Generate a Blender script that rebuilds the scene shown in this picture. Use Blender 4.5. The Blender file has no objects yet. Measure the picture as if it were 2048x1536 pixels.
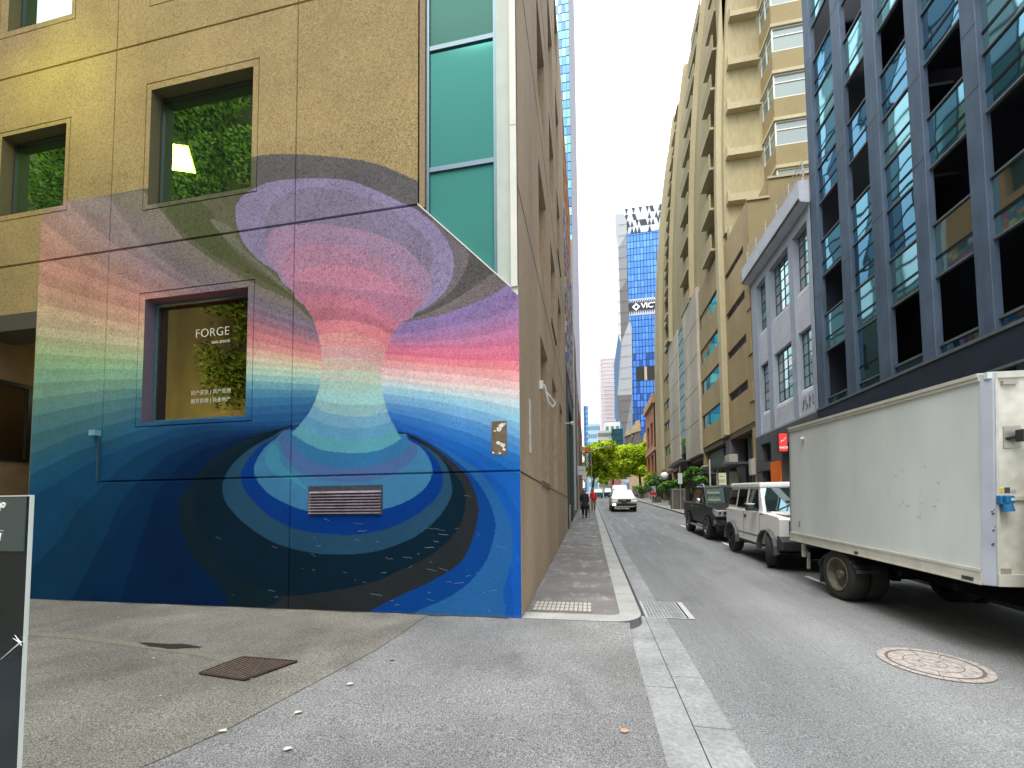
import bpy, bmesh, math, random
import numpy as np
from mathutils import Vector, Matrix
S = bpy.context.scene
COL = S.collection
rnd = random.Random(7)
R90 = math.pi/2

# ---------------------------------------------------------------- camera, sky, sun, exposure
F, CX, CY = 828., 1026.5, 982.
ya, pa, ra = -0.1824, 0.04763, -0.00843
fwd = np.array([math.sin(ya)*math.cos(pa), math.cos(ya)*math.cos(pa), math.sin(pa)])
rt = np.array([math.cos(ya), -math.sin(ya), 0.]); up = np.cross(rt, fwd)
RT = rt*math.cos(ra)+up*math.sin(ra); UP = -rt*math.sin(ra)+up*math.cos(ra)
cd = bpy.data.cameras.new('camera'); cam = bpy.data.objects.new('camera', cd); COL.objects.link(cam)
cam.matrix_world = Matrix(((RT[0], UP[0], -fwd[0], 0), (RT[1], UP[1], -fwd[1], 0), (RT[2], UP[2], -fwd[2], 0), (0, 0, 0, 1)))
cd.sensor_width = 36; cd.lens = 36*F/2048; cd.shift_x = -(CX-1024)/2048; cd.shift_y = (CY-768)/2048
cd.clip_start = 0.05; cd.clip_end = 3000
S.camera = cam
S.view_settings.view_transform = 'Standard'; S.view_settings.look = 'None'
S.view_settings.exposure = 0.70; S.view_settings.gamma = 1

SUN_EL, SUN_AZ = math.radians(62), math.radians(200)     # high, from behind the camera
w = bpy.data.worlds.new('World'); S.world = w; w.use_nodes = True
nt = w.node_tree; nt.nodes.clear(); N = nt.nodes.new; L = nt.links.new
out = N('ShaderNodeOutputWorld'); sky = N('ShaderNodeTexSky'); sky.sky_type = 'NISHITA'; sky.sun_disc = False
sky.sun_elevation = SUN_EL; sky.sun_rotation = SUN_AZ; sky.dust_density = 4; sky.air_density = 1.2
b1 = N('ShaderNodeBackground'); b1.inputs[1].default_value = 0.06; L(sky.outputs[0], b1.inputs[0])
tc = N('ShaderNodeTexCoord'); sp = N('ShaderNodeSeparateXYZ'); L(tc.outputs['Generated'], sp.inputs[0])
mr = N('ShaderNodeMapRange'); mr.inputs[1].default_value = 0.35; mr.inputs[2].default_value = 1.0
mr.inputs[3].default_value = 0.68; mr.inputs[4].default_value = 2.9; L(sp.outputs[2], mr.inputs[0])
nz = N('ShaderNodeTexNoise'); nz.inputs['Scale'].default_value = 2.2; nz.inputs['Detail'].default_value = 3
L(tc.outputs['Generated'], nz.inputs['Vector'])
mr2 = N('ShaderNodeMapRange'); mr2.inputs[3].default_value = 0.94; mr2.inputs[4].default_value = 1.05; L(nz.outputs[0], mr2.inputs[0])
mm = N('ShaderNodeMath'); mm.operation = 'MULTIPLY'; L(mr.outputs[0], mm.inputs[0]); L(mr2.outputs[0], mm.inputs[1])
b2 = N('ShaderNodeBackground'); b2.inputs[0].default_value = (0.955, 0.99, 1.0, 1); L(mm.outputs[0], b2.inputs[1])
ad = N('ShaderNodeAddShader'); L(b1.outputs[0], ad.inputs[0]); L(b2.outputs[0], ad.inputs[1]); L(ad.outputs[0], out.inputs[0])
sd = bpy.data.lights.new('sun', 'SUN'); sd.energy = 1.0; sd.angle = math.radians(25); sd.color = (1, .97, .92)
so = bpy.data.objects.new('sun', sd); COL.objects.link(so)
so.rotation_euler = Vector((-math.sin(SUN_AZ)*math.cos(SUN_EL), -math.cos(SUN_AZ)*math.cos(SUN_EL), -math.sin(SUN_EL))).to_track_quat('-Z', 'Y').to_euler()

# ---------------------------------------------------------------- helpers
def proj(x, y, z):
    w_ = x*fwd[0]+y*fwd[1]+z*fwd[2]
    return CX+F*(x*RT[0]+y*RT[1]+z*RT[2])/w_, CY-F*(x*UP[0]+y*UP[1]+z*UP[2])/w_
def ray(px, py): return (px-CX)/F*RT-(py-CY)/F*UP+fwd
def onY(px, py, Y): d = ray(px, py); return d*(Y/d[1])
def onX(px, py, X): d = ray(px, py); return d*(X/d[0])
def gz(y): return -1.69+0.046*y if y < 12 else (-1.138+0.055*(y-12) if y < 150 else 6.452)
def G(x, y, drop=.11):
    if y > 5.5: d = drop if x > 0.5 else 0.
    else:
        t = min(max((x+0.45)/0.7, 0), 1); d = drop*t*t*(3-2*t)
    return gz(y)-d
def lin(c):
    return tuple(((v/255.)/12.92 if v/255. <= .04045 else ((v/255.+.055)/1.055)**2.4) for v in c)
def s(r, g, b, k=1.): return tuple(min(v*k, .95) for v in lin((r, g, b)))

MATS = {}
def M(name, col=None, rough=.75, metal=0., n=0., ns=8., bump=0., bs=60., spec=.5, n2=0., n2s=.6, emit=None, coat=0., alpha=1, stretch=None, col2=None):
    if name in MATS: return MATS[name]
    m = bpy.data.materials.new(name); m.use_nodes = True; t = m.node_tree; p = t.nodes['Principled BSDF']
    p.inputs['Roughness'].default_value = rough; p.inputs['Metallic'].default_value = metal
    p.inputs['Specular IOR Level'].default_value = spec; p.inputs['Coat Weight'].default_value = coat
    p.inputs['Base Color'].default_value = (*col, 1)
    if emit: p.inputs['Emission Color'].default_value = (*emit[0], 1); p.inputs['Emission Strength'].default_value = emit[1]
    tc = t.nodes.new('ShaderNodeTexCoord'); vec = tc.outputs['Object']
    if stretch:
        mp = t.nodes.new('ShaderNodeMapping'); mp.inputs['Scale'].default_value = stretch; t.links.new(vec, mp.inputs[0]); vec = mp.outputs[0]
    src = None
    if n or n2:
        def noise(sc, amt, det, src):
            nn = t.nodes.new('ShaderNodeTexNoise'); nn.inputs['Scale'].default_value = sc; nn.inputs['Detail'].default_value = det
            t.links.new(vec, nn.inputs['Vector'])
            r = t.nodes.new('ShaderNodeMapRange'); r.inputs[1].default_value = .3; r.inputs[2].default_value = .7
            r.inputs[3].default_value = 1-amt; r.inputs[4].default_value = 1+amt*.7; t.links.new(nn.outputs[0], r.inputs[0])
            mx = t.nodes.new('ShaderNodeMix'); mx.data_type = 'RGBA'; mx.blend_type = 'MULTIPLY'; mx.inputs[0].default_value = 1
            if src is None: mx.inputs[6].default_value = (*col, 1)
            else: t.links.new(src, mx.inputs[6])
            t.links.new(r.outputs[0], mx.inputs[7]); return mx.outputs[2], nn
        if n: src, nn = noise(ns, n, 5, src)
        if n2: src, _ = noise(n2s, n2, 4, src)
        if col2:
            n3 = t.nodes.new('ShaderNodeTexNoise'); n3.inputs['Scale'].default_value = ns*.4; n3.inputs['Detail'].default_value = 6
            t.links.new(vec, n3.inputs['Vector']); r3 = t.nodes.new('ShaderNodeMapRange'); r3.inputs[1].default_value = .52; r3.inputs[2].default_value = .62
            t.links.new(n3.outputs[0], r3.inputs[0]); mx = t.nodes.new('ShaderNodeMix'); mx.data_type = 'RGBA'
            t.links.new(r3.outputs[0], mx.inputs[0]); t.links.new(src, mx.inputs[6]); mx.inputs[7].default_value = (*col2, 1); src = mx.outputs[2]
        t.links.new(src, p.inputs['Base Color'])
    if bump:
        nn = t.nodes.new('ShaderNodeTexNoise'); nn.inputs['Scale'].default_value = bs; nn.inputs['Detail'].default_value = 4
        t.links.new(vec, nn.inputs['Vector'])
        b = t.nodes.new('ShaderNodeBump'); b.inputs['Strength'].default_value = bump; b.inputs['Distance'].default_value = .01
        t.links.new(nn.outputs[0], b.inputs['Height']); t.links.new(b.outputs[0], p.inputs['Normal'])
    MATS[name] = m; return m
def MG(name, tint, refl=.35, see=(.02, .03, .03), rough=.02, transp=0., wav=0., ws=.6):
    """window glass: mirror-like coat over a dark tinted body (or over a see-through one)"""
    if name in MATS: return MATS[name]
    m = bpy.data.materials.new(name); m.use_nodes = True; t = m.node_tree; t.nodes.clear()
    o = t.nodes.new('ShaderNodeOutputMaterial'); gl = t.nodes.new('ShaderNodeBsdfGlossy'); gl.inputs['Roughness'].default_value = rough
    gl.inputs['Color'].default_value = (*tint, 1)
    if transp: bd = t.nodes.new('ShaderNodeBsdfTransparent'); bd.inputs[0].default_value = (*see, 1)
    else: bd = t.nodes.new('ShaderNodeBsdfDiffuse'); bd.inputs[0].default_value = (*see, 1)
    mx = t.nodes.new('ShaderNodeMixShader'); lw = t.nodes.new('ShaderNodeFresnel'); lw.inputs[0].default_value = 1.5
    ma = t.nodes.new('ShaderNodeMath'); ma.operation = 'MULTIPLY_ADD'; ma.inputs[1].default_value = 1-refl; ma.inputs[2].default_value = refl
    t.links.new(lw.outputs[0], ma.inputs[0]); t.links.new(ma.outputs[0], mx.inputs[0])
    t.links.new(bd.outputs[0], mx.inputs[1]); t.links.new(gl.outputs[0], mx.inputs[2]); t.links.new(mx.outputs[0], o.inputs[0])
    if wav:
        tc = t.nodes.new('ShaderNodeTexCoord'); nn = t.nodes.new('ShaderNodeTexNoise'); nn.inputs['Scale'].default_value = ws
        nn.inputs['Detail'].default_value = 1
        t.links.new(tc.outputs['Object'], nn.inputs['Vector']); b = t.nodes.new('ShaderNodeBump'); b.inputs['Strength'].default_value = wav
        b.inputs['Distance'].default_value = .05; t.links.new(nn.outputs[0], b.inputs['Height']); t.links.new(b.outputs[0], gl.inputs['Normal'])
    MATS[name] = m; return m

class MB:
    """collects faces; build() links them as ONE mesh object"""
    def __init__(self, X=None): self.v = []; self.f = []; self.mi = []; self.ms = []; self.X = X; self.cur = 0
    def mat(self, m):
        if m not in self.ms: self.ms.append(m)
        self.cur = self.ms.index(m); return self
    def add(self, vs, fs):
        b = len(self.v)
        if self.X is not None: vs = [tuple(self.X @ Vector(p)) for p in vs]
        self.v += [tuple(map(float, p)) for p in vs]; self.f += [tuple(b+i for i in f) for f in fs]; self.mi += [self.cur]*len(fs); return self
    def box(self, x0, x1, y0, y1, z0, z1):
        return self.add([(x0, y0, z0), (x1, y0, z0), (x1, y1, z0), (x0, y1, z0), (x0, y0, z1), (x1, y0, z1), (x1, y1, z1), (x0, y1, z1)],
                        [(0, 3, 2, 1), (4, 5, 6, 7), (0, 1, 5, 4), (1, 2, 6, 5), (2, 3, 7, 6), (3, 0, 4, 7)])
    def quad(self, a, b, c, d): return self.add([a, b, c, d], [(0, 1, 2, 3)])
    def prism(self, poly, ax, a0, a1):
        """poly in the plane across axis ax (0,1,2), swept from a0 to a1"""
        def P(p, a): q = list(p); q.insert(ax, a); return tuple(q)
        n = len(poly); vs = [P(p, a0) for p in poly]+[P(p, a1) for p in poly]
        fs = [tuple(range(n))[::-1], tuple(range(n, 2*n))]+[(i, (i+1) % n, n+(i+1) % n, n+i) for i in range(n)]
        return self.add(vs, fs)
    def cyl(self, p0, p1, r0, r1=None, n=12, cap=True):
        r1 = r0 if r1 is None else r1; a = Vector(p0); b = Vector(p1); d = (b-a).normalized()
        u = d.orthogonal().normalized(); v = d.cross(u); vs = []
        for p, r in ((a, r0), (b, r1)):
            for i in range(n):
                an = 2*math.pi*i/n; vs.append(p+u*(r*math.cos(an))+v*(r*math.sin(an)))
        fs = [(i, (i+1) % n, n+(i+1) % n, n+i) for i in range(n)]
        if cap: fs += [tuple(range(n))[::-1], tuple(range(n, 2*n))]
        return self.add(vs, fs)
    def tube(self, pts, r, n=8):
        for a, b in zip(pts, pts[1:]): self.cyl(a, b, r, r, n)
        return self
    def ring(self, c, axis, prof, n=28):
        """lathe: prof = [(radius, offset along axis)]"""
        c = Vector(c); d = Vector(axis).normalized(); u = d.orthogonal().normalized(); v = d.cross(u); vs = []
        for r, o in prof:
            for i in range(n):
                an = 2*math.pi*i/n; vs.append(c+d*o+u*(r*math.cos(an))+v*(r*math.sin(an)))
        fs = []
        for k in range(len(prof)-1):
            for i in range(n): fs.append((k*n+i, k*n+(i+1) % n, (k+1)*n+(i+1) % n, (k+1)*n+i))
        return self.add(vs, fs)
    def ball(self, c, r, n=12, sx=1, sy=1, sz=1):
        vs = []; fs = []; m = n//2
        for j in range(m+1):
            th = math.pi*j/m
            for i in range(n):
                a = 2*math.pi*i/n; vs.append((c[0]+r*sx*math.sin(th)*math.cos(a), c[1]+r*sy*math.sin(th)*math.sin(a), c[2]+r*sz*math.cos(th)))
        for j in range(m):
            for i in range(n): fs.append((j*n+i, (j+1)*n+i, (j+1)*n+(i+1) % n, j*n+(i+1) % n))
        return self.add(vs, fs)
    def facade(self, P, u0, u1, z0, z1, holes, depth, us=(), zs=()):
        """wall sheet with rectangular holes and reveals; P(u, z, d) -> point, d = depth into the wall"""
        U = sorted({u0, u1, *[h[0] for h in holes], *[h[1] for h in holes], *us}); U = [u for u in U if u0-1e-6 <= u <= u1+1e-6]
        Z = sorted({z0, z1, *[h[2] for h in holes], *[h[3] for h in holes], *zs}); Z = [z for z in Z if z0-1e-6 <= z <= z1+1e-6]
        for i in range(len(U)-1):
            for j in range(len(Z)-1):
                cu = (U[i]+U[i+1])/2; cz = (Z[j]+Z[j+1])/2
                if any(h[0] < cu < h[1] and h[2] < cz < h[3] for h in holes): continue
                self.quad(P(U[i], Z[j], 0), P(U[i+1], Z[j], 0), P(U[i+1], Z[j+1], 0), P(U[i], Z[j+1], 0))
        for a, b, c, d in holes:
            for (ua, za), (ub, zb) in (((a, c), (b, c)), ((b, c), (b, d)), ((b, d), (a, d)), ((a, d), (a, c))):
                self.quad(P(ua, za, 0), P(ub, zb, 0), P(ub, zb, depth), P(ua, za, depth))
        return self
    def build(self, name, m=None, parent=None, smooth=False, bevel=0., seg=2, local=False, kind=None, label=None):
        me = bpy.data.meshes.new(name); me.from_pydata(self.v, [], self.f)
        for k in (self.ms or [m]): me.materials.append(k)
        if self.ms: me.polygons.foreach_set('material_index', self.mi)
        if smooth: me.polygons.foreach_set('use_smooth', [True]*len(self.f))
        me.update()
        bm = bmesh.new(); bm.from_mesh(me)
        if smooth or bevel: bmesh.ops.remove_doubles(bm, verts=bm.verts, dist=1e-5)
        if self.closed if hasattr(self, 'closed') else True: bmesh.ops.recalc_face_normals(bm, faces=bm.faces)
        bm.to_mesh(me); bm.free()
        o = bpy.data.objects.new(name, me); COL.objects.link(o)
        if bevel:
            bv = o.modifiers.new('bevel', 'BEVEL'); bv.width = bevel; bv.segments = seg; bv.limit_method = 'ANGLE'; bv.angle_limit = math.radians(38)
        if parent is not None:
            o.parent = parent
            if not local: o.matrix_parent_inverse = W(parent).inverted()
        if kind: o['kind'] = kind
        if label: o['label'] = label
        return o
def W(o):
    m = o.matrix_basis.copy()
    return m if o.parent is None else W(o.parent) @ o.matrix_parent_inverse @ m
def tag(o, label, cat, group=None):
    o['label'] = label; o['category'] = cat
    if group: o['group'] = group
    return o
def thing(name, label, cat, loc=(0, 0, 0), rot=(0, 0, 0), group=None, scale=None):
    o = bpy.data.objects.new(name, None); COL.objects.link(o); o.location = loc; o.rotation_euler = rot
    o.empty_display_size = .2
    if scale: o.scale = (scale,)*3
    return tag(o, label, cat, group)
def box(name, m, parent, *b, **k): return MB().box(*b).build(name, m, parent, **k)
def text(body, name, m, parent, X, size, ext=.004, bold=0., align='CENTER', spacing=1.):
    cu = bpy.data.curves.new(name, 'FONT'); cu.body = body; cu.size = size; cu.extrude = ext; cu.align_x = align; cu.align_y = 'CENTER'
    cu.offset = bold; cu.space_character = spacing
    o = bpy.data.objects.new(name+'_src', cu); COL.objects.link(o); bpy.context.view_layer.update()
    me = bpy.data.meshes.new_from_object(o.evaluated_get(bpy.context.evaluated_depsgraph_get()))
    bpy.data.objects.remove(o); bpy.data.curves.remove(cu)
    me.transform(X); me.materials.clear(); me.materials.append(m); me.name = name
    r = bpy.data.objects.new(name, me); COL.objects.link(r)
    if parent is not None: r.parent = parent; r.matrix_parent_inverse = W(parent).inverted()
    return r
def XW(x, y, z, rx=R90, rz=0., ry=0.): return Matrix.Translation((x, y, z)) @ Matrix.Rotation(rz, 4, 'Z') @ Matrix.Rotation(ry, 4, 'Y') @ Matrix.Rotation(rx, 4, 'X')
# ---------------------------------------------------------------- ground, road, pavements
def asphalt(name, c, speck=.5, streak=.14, sy=.12, pale=0., pst=(1.6, .8, 1)):
    m = bpy.data.materials.new(name); m.use_nodes = True; t = m.node_tree; p = t.nodes['Principled BSDF']; p.inputs['Roughness'].default_value = .78
    N_ = t.nodes.new; K = t.links.new; tc_ = N_('ShaderNodeTexCoord'); cur = None
    for sc, lo_, hi, a, b_, st, det in ((105, .40, .62, 1-speck, 1+speck*1.3, None, 3), (42, .3, .7, 1-speck*.35, 1+speck*.35, None, 3), (1.1, .35, .65, 1-streak, 1+streak, (1, sy, 1), 5), (.45, .3, .7, .88, 1.12, None, 6), (.9, .60, .70, 1, .72, None, 4)):
        n_ = N_('ShaderNodeTexNoise'); n_.inputs['Scale'].default_value = sc; n_.inputs['Detail'].default_value = det; src = tc_.outputs['Object']
        if st: mp = N_('ShaderNodeMapping'); mp.inputs['Scale'].default_value = st; K(src, mp.inputs[0]); src = mp.outputs[0]
        K(src, n_.inputs['Vector']); r_ = N_('ShaderNodeMapRange'); r_.inputs[1].default_value = lo_; r_.inputs[2].default_value = hi; r_.inputs[3].default_value = a; r_.inputs[4].default_value = b_; K(n_.outputs[0], r_.inputs[0])
        if cur is None: h = n_; cur = r_.outputs[0]
        else: mu = N_('ShaderNodeMath'); mu.operation = 'MULTIPLY'; K(cur, mu.inputs[0]); K(r_.outputs[0], mu.inputs[1]); cur = mu.outputs[0]
    if pale:  # pale patches: sky reflections painted into the colour, smoother there too
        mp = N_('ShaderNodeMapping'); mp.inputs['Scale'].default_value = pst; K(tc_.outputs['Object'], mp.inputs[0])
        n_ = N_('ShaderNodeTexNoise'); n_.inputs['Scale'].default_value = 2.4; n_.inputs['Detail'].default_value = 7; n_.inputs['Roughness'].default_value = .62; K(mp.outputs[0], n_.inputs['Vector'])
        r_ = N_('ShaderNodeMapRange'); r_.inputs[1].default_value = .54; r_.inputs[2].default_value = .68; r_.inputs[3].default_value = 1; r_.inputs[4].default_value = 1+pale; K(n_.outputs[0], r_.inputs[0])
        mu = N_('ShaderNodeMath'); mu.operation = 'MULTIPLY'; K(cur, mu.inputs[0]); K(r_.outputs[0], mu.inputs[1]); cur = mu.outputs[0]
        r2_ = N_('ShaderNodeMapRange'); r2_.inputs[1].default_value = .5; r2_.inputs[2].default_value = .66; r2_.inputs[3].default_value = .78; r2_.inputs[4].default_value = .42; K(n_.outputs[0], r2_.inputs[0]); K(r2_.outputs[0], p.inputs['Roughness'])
    mx = N_('ShaderNodeMix'); mx.data_type = 'RGBA'; mx.blend_type = 'MULTIPLY'; mx.inputs[0].default_value = 1; mx.inputs[6].default_value = (*c, 1); K(cur, mx.inputs[7]); K(mx.outputs[2], p.inputs['Base Color'])
    bp = N_('ShaderNodeBump'); bp.inputs['Strength'].default_value = .8; bp.inputs['Distance'].default_value = .006; K(h.outputs[0], bp.inputs['Height']); K(bp.outputs[0], p.inputs['Normal'])
    MATS[name] = m; return m
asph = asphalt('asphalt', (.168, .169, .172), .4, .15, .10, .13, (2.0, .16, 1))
asph_lane = asphalt('asphalt_lane', (.168, .167, .164), .52, .18, 1)
asph_old = asphalt('asphalt_old', (.150, .142, .120), .58, .22, 1)
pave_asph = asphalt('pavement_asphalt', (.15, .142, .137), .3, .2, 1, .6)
blue_st = M('bluestone', (.25, .255, .255), .7, n=.25, ns=30, bump=.4, bs=70, n2=.22, n2s=2.5)
granite = M('kerb_stone', (.34, .34, .32), .7, n=.2, ns=40, bump=.35, bs=80, n2=.2, n2s=2)
soil = M('earth', (.12, .11, .10), .95, n=.3, ns=4)
white_paint = M('road_paint', (.72, .72, .70), .7, n=.25, ns=14)
concrete_lane = M('lane_concrete', (.17, .155, .12), .85, n=.3, ns=30, bump=.3, bs=60)
darkmetal = M('dark_metal', (.02, .02, .022), .5, .3)
black = M('black_void', (.004, .004, .006), .9)
rust = M('rusty_iron', (.05, .032, .022), .7, .4, n=.4, ns=20)
steel = M('steel_grey', (.33, .33, .33), .45, .6, n=.15, ns=20)

def sheet(name, xs, ys, zf, m, dz=0., kind='structure', parent=None, thick=0.):
    b = MB(); nx, ny = len(xs), len(ys)
    vs = [(x, y, zf(x, y)+dz) for y in ys for x in xs]
    b.add(vs, [(j*nx+i, j*nx+i+1, (j+1)*nx+i+1, (j+1)*nx+i) for j in range(ny-1) for i in range(nx-1)])
    return b.build(name, m, parent, kind=kind)
YS = [-60, -12, -6, -3, -2, -1, 0, 1, 2, 3, 4, 5, 5.5, 5.51, 8, 12, 20, 40, 80, 150, 400, 900]
sheet('ground', [-500, -100, -20, -1, 0, .5, 6, 20, 100, 500], YS, lambda x, y: gz(y)-.11, soil, -.14)
RY = [-30, -6, -3, -1, 0, 1, 2, 3, 4, 5.5, 7, 9, 12, 20, 40, 80, 150, 260]
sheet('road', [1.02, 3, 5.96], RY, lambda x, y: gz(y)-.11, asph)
LX = [-16, -8, -3, -1, -.6, -.45, -.35, -.25, -.15, -.05, .05, .15, .25, .35, .47]; LY = [-6, -4, -2, -1, 0, 1, 2, 3, 4, 5, 5.52]
sheet('lane', LX, LY, G, asph_lane)
sheet('lane', [-30, -16], LY, G, asph_old, .0)
# older, paler asphalt on the left part of the lane: boundary runs from the wall to the camera
b = MB(); poly = [(-2.22, 5.515), (-2.30, 4.2), (-2.62, 2.6), (-3.2, 1.2), (-4.2, -1.0), (-16, -1.0), (-16, 5.515)]
b.add([(x, y, G(x, y)+.006) for x, y in poly], [tuple(range(len(poly)))]); b.build('lane_old_surface', asph_old, kind='structure')
b = MB(); b.add([(x, y, G(x, y)+.010) for x, y in ((-12, 4.14), (-6.2, 4.02), (-4.2, 3.80), (-3.62, 3.66), (-3.60, 3.80), (-6.2, 4.14), (-12, 4.36))], [tuple(range(7))])
b.build('drain_channel', concrete_lane, kind='structure')
# dark wet spot in the channel
b = MB(); b.add([(-4.72+.38*math.cos(a)*(1+.3*math.sin(3*a)), 3.98+.07*math.sin(a)*(1+.3*math.cos(5*a)), G(-4.7, 3.95)+.014) for a in [i*.35 for i in range(18)]], [tuple(range(18))])
b.build('wet_patch', M('wet_stain', (.03, .028, .022), .4), kind='structure')

# gutter of two rows of bluestone
def gutter(name, y0, y1, x0, x1, step, m):
    b = MB(); y = y0; k = 0
    while y < y1-.01:
        ye = min(y+step*(1+.12*math.sin(k*2.1)), y1); g = .0035
        b.add([(x0+g, y+g, gz(y)-.11+.004), (x1-g, y+g, gz(y)-.11+.004), (x1-g, ye-g, gz(ye)-.11+.004), (x0+g, ye-g, gz(ye)-.11+.004)], [(0, 1, 2, 3)])
        y = ye; k += 1
    return b.build(name, m, kind='structure')
gb = MB()
for (xa, xb, ya_, yb) in ((.46, 1.03, -6, 6.2), (.66, 1.03, 6.2, 60)):
    ys = [ya_+(yb-ya_)*i/12 for i in range(13)] if ya_ < 0 else [ya_, 12, 20, 40, yb]
    for y0, y1 in zip(ys, ys[1:]): gb.quad((xa, y0, gz(y0)-.112), (xb, y0, gz(y0)-.112), (xb, y1, gz(y1)-.112), (xa, y1, gz(y1)-.112))
gb.build('gutter_bed', M('joint_dark', (.05, .05, .05), .9), kind='structure')
gutter('gutter_stone', -4.03, 6.2, .465, .740, 1.15, blue_st); gutter('gutter_stone', -4.4, 60, .742, 1.025, .78, blue_st)

# left footpath with rounded kerb corner
def kerb_outline(off):
    r = .42-off; cx, cy = .66-.42, 5.53+.42
    return [(cx+r*math.cos(a), cy+r*math.sin(a)) for a in [(-90+9*i)*math.pi/180 for i in range(11)]]
def gtop(x, y): return gz(y)+.004
pk = MB().mat(granite)
o1 = kerb_outline(0); o2 = kerb_outline(.28)
outer = [(-.915, 5.53)]+o1+[(.66, y) for y in (8, 12, 20, 40, 62)]; inner = [(-.915, 5.81)]+[(x, y) for x, y in o2]+[(.38, y) for y in (8, 12, 20, 40, 62)]
for (a, b_, c, d) in zip(outer, outer[1:], inner[1:], inner):
    pk.quad((*a, gtop(*a)), (*b_, gtop(*b_)), (*c, gtop(*c)), (*d, gtop(*d)))
for a, b_ in zip(outer, outer[1:]):
    pk.mat(M('kerb_face', (.12, .12, .12), .8, n=.2, ns=20)); A = (a[0]+.012, a[1]-.008); B = (b_[0]+.012, b_[1]-.008)  # face darker than the kerb top: shade and dirt put into its colour
    pk.quad((*a, gtop(*a)), (*b_, gtop(*b_)), (*B, gz(B[1])-.14), (*A, gz(A[1])-.14))
pk.build('kerb', None, kind='structure')
ps = MB()
pin = inner[1:]
for a, b_ in zip(pin, pin[1:]): ps.quad((-.915, a[1], gtop(*a)-.003), (*a, gtop(*a)-.003), (*b_, gtop(*b_)-.003), (-.915, b_[1], gtop(*b_)-.003))
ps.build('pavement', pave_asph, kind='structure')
jt = MB()
for y in [7, 8.3, 9.6, 11, 12.6, 14.4, 16.5, 19, 22, 26]:
    jt.quad((.38, y, gtop(0, y)+.002), (.66, y, gtop(0, y)+.002), (.66, y+.014, gtop(0, y)+.002), (.38, y+.014, gtop(0, y)+.002))
jt.build('kerb_joint', M('joint_dark'), kind='structure')
# right footpath
ry = [-30, 2, 7, 12, 20, 40, 80, 150]
sheet('pavement', [6.25, 7.5, 9.0, 12], ry, lambda x, y: gz(y), M('pavement_grey', (.24, .235, .225), .8, n=.2, ns=5, n2=.15), 0)
sheet('kerb', [5.96, 6.25], ry, lambda x, y: gz(y), granite, 0)
b = MB()
for y0, y1 in zip(ry, ry[1:]): b.quad((5.955, y0, gz(y0)), (5.955, y1, gz(y1)), (5.955, y1, gz(y1)-.14), (5.955, y0, gz(y0)-.14))
b.build('kerb', M('kerb_face', (.12, .12, .12), .8, n=.2, ns=20), kind='structure')  # same darkened face, shade and dirt in its colour
# left footpath beyond, cross street beyond the trees
sheet('pavement', [-3, .66], [62, 80, 150], lambda x, y: gz(y), M('pavement_grey'), 0)
# parking marks
b = MB()
for y0, y1 in ((8.05, 9.35), (13.9, 15.1), (20.0, 21.0)):
    for x0, x1, a, c in ((4.22, 4.32, y0, y1), (4.32, 4.95, y0+.42, y0+.52)):
        b.quad((x0, a, gz(a)-.106), (x1, a, gz(a)-.106), (x1, c, gz(c)-.106), (x0, c, gz(c)-.106))
b.build('parking_line', white_paint, kind='structure')
# paler streaks on the road far up: sky reflections painted into the asphalt
# manhole with stone segments
mh = thing('manhole_cover', 'round pale manhole cover of stone segments in the road before the truck', 'manhole cover', (3.36, 4.93, gz(4.93)-.105))
sl = .046
def disc(b, r0, r1, z, n=40, a0=0., a1=2*math.pi):
    for i in range(n):
        p, q = a0+(a1-a0)*i/n, a0+(a1-a0)*(i+1)/n
        b.quad(*[(3.36+r*math.cos(t), 4.93+r*math.sin(t), gz(4.93+r*math.sin(t))-.11+z) for r, t in ((r0, p), (r1, p), (r1, q), (r0, q))])
st_in = M('pale_stone', (.34, .31, .285), .8, n=.35, ns=25)
b = MB(); disc(b, 0, .43, .004); b.build('joint_bed', M('brown_joint', (.13, .09, .075), .9), mh)
def segs(ra_, rb, n, off, g, nm, m):
    for i in range(n):
        t0 = 2*math.pi*(i+off)/n; t1 = 2*math.pi*(i+1+off)/n; ga = g/max((ra_+rb)/2, .03)
        b = MB(); disc(b, ra_, rb, .0075, 6, t0+ga/2, t1-ga/2); b.build(nm, m, mh)
segs(.0, .10, 3, .2, .008, 'stone_segment', st_in); segs(.108, .215, 6, .5, .008, 'stone_segment', st_in); segs(.223, .335, 9, .1, .008, 'stone_segment', st_in)
segs(.362, .425, 22, 0, .006, 'rim_block', st_in)
# pit cover in the gutter
pc = thing('pit_cover', 'square chequered steel drain pit cover set in the gutter at the rounded kerb corner', 'drain cover', (1.05, 6.6, gz(6.6)-.1))
b = MB(); b.add([(x, y, gz(y)-.11+.009) for x, y in ((.76, 6.13), (1.40, 6.13), (1.40, 7.0), (.76, 7.0))], [(0, 1, 2, 3)]); b.build('frame', M('pit_frame', (.42, .42, .42), .6, n=.2), pc)
b = MB(); b.add([(x, y, gz(y)-.11+.012) for x, y in ((1.30, 6.15), (1.325, 6.15), (1.325, 6.98), (1.30, 6.98))], [(0, 1, 2, 3)]); b.build('slot', black, pc)
b = MB()
for i in range(11):
    for j in range(17):
        x = .785+i*.046; y = 6.155+j*.049; z = gz(y)-.11
        b.box(x, x+.034, y, y+.036, z+.008, z+.017)
b.build('chequer_plate', M('galvanised', (.34, .35, .36), .4, .5, n=.3, ns=15), pc)
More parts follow.
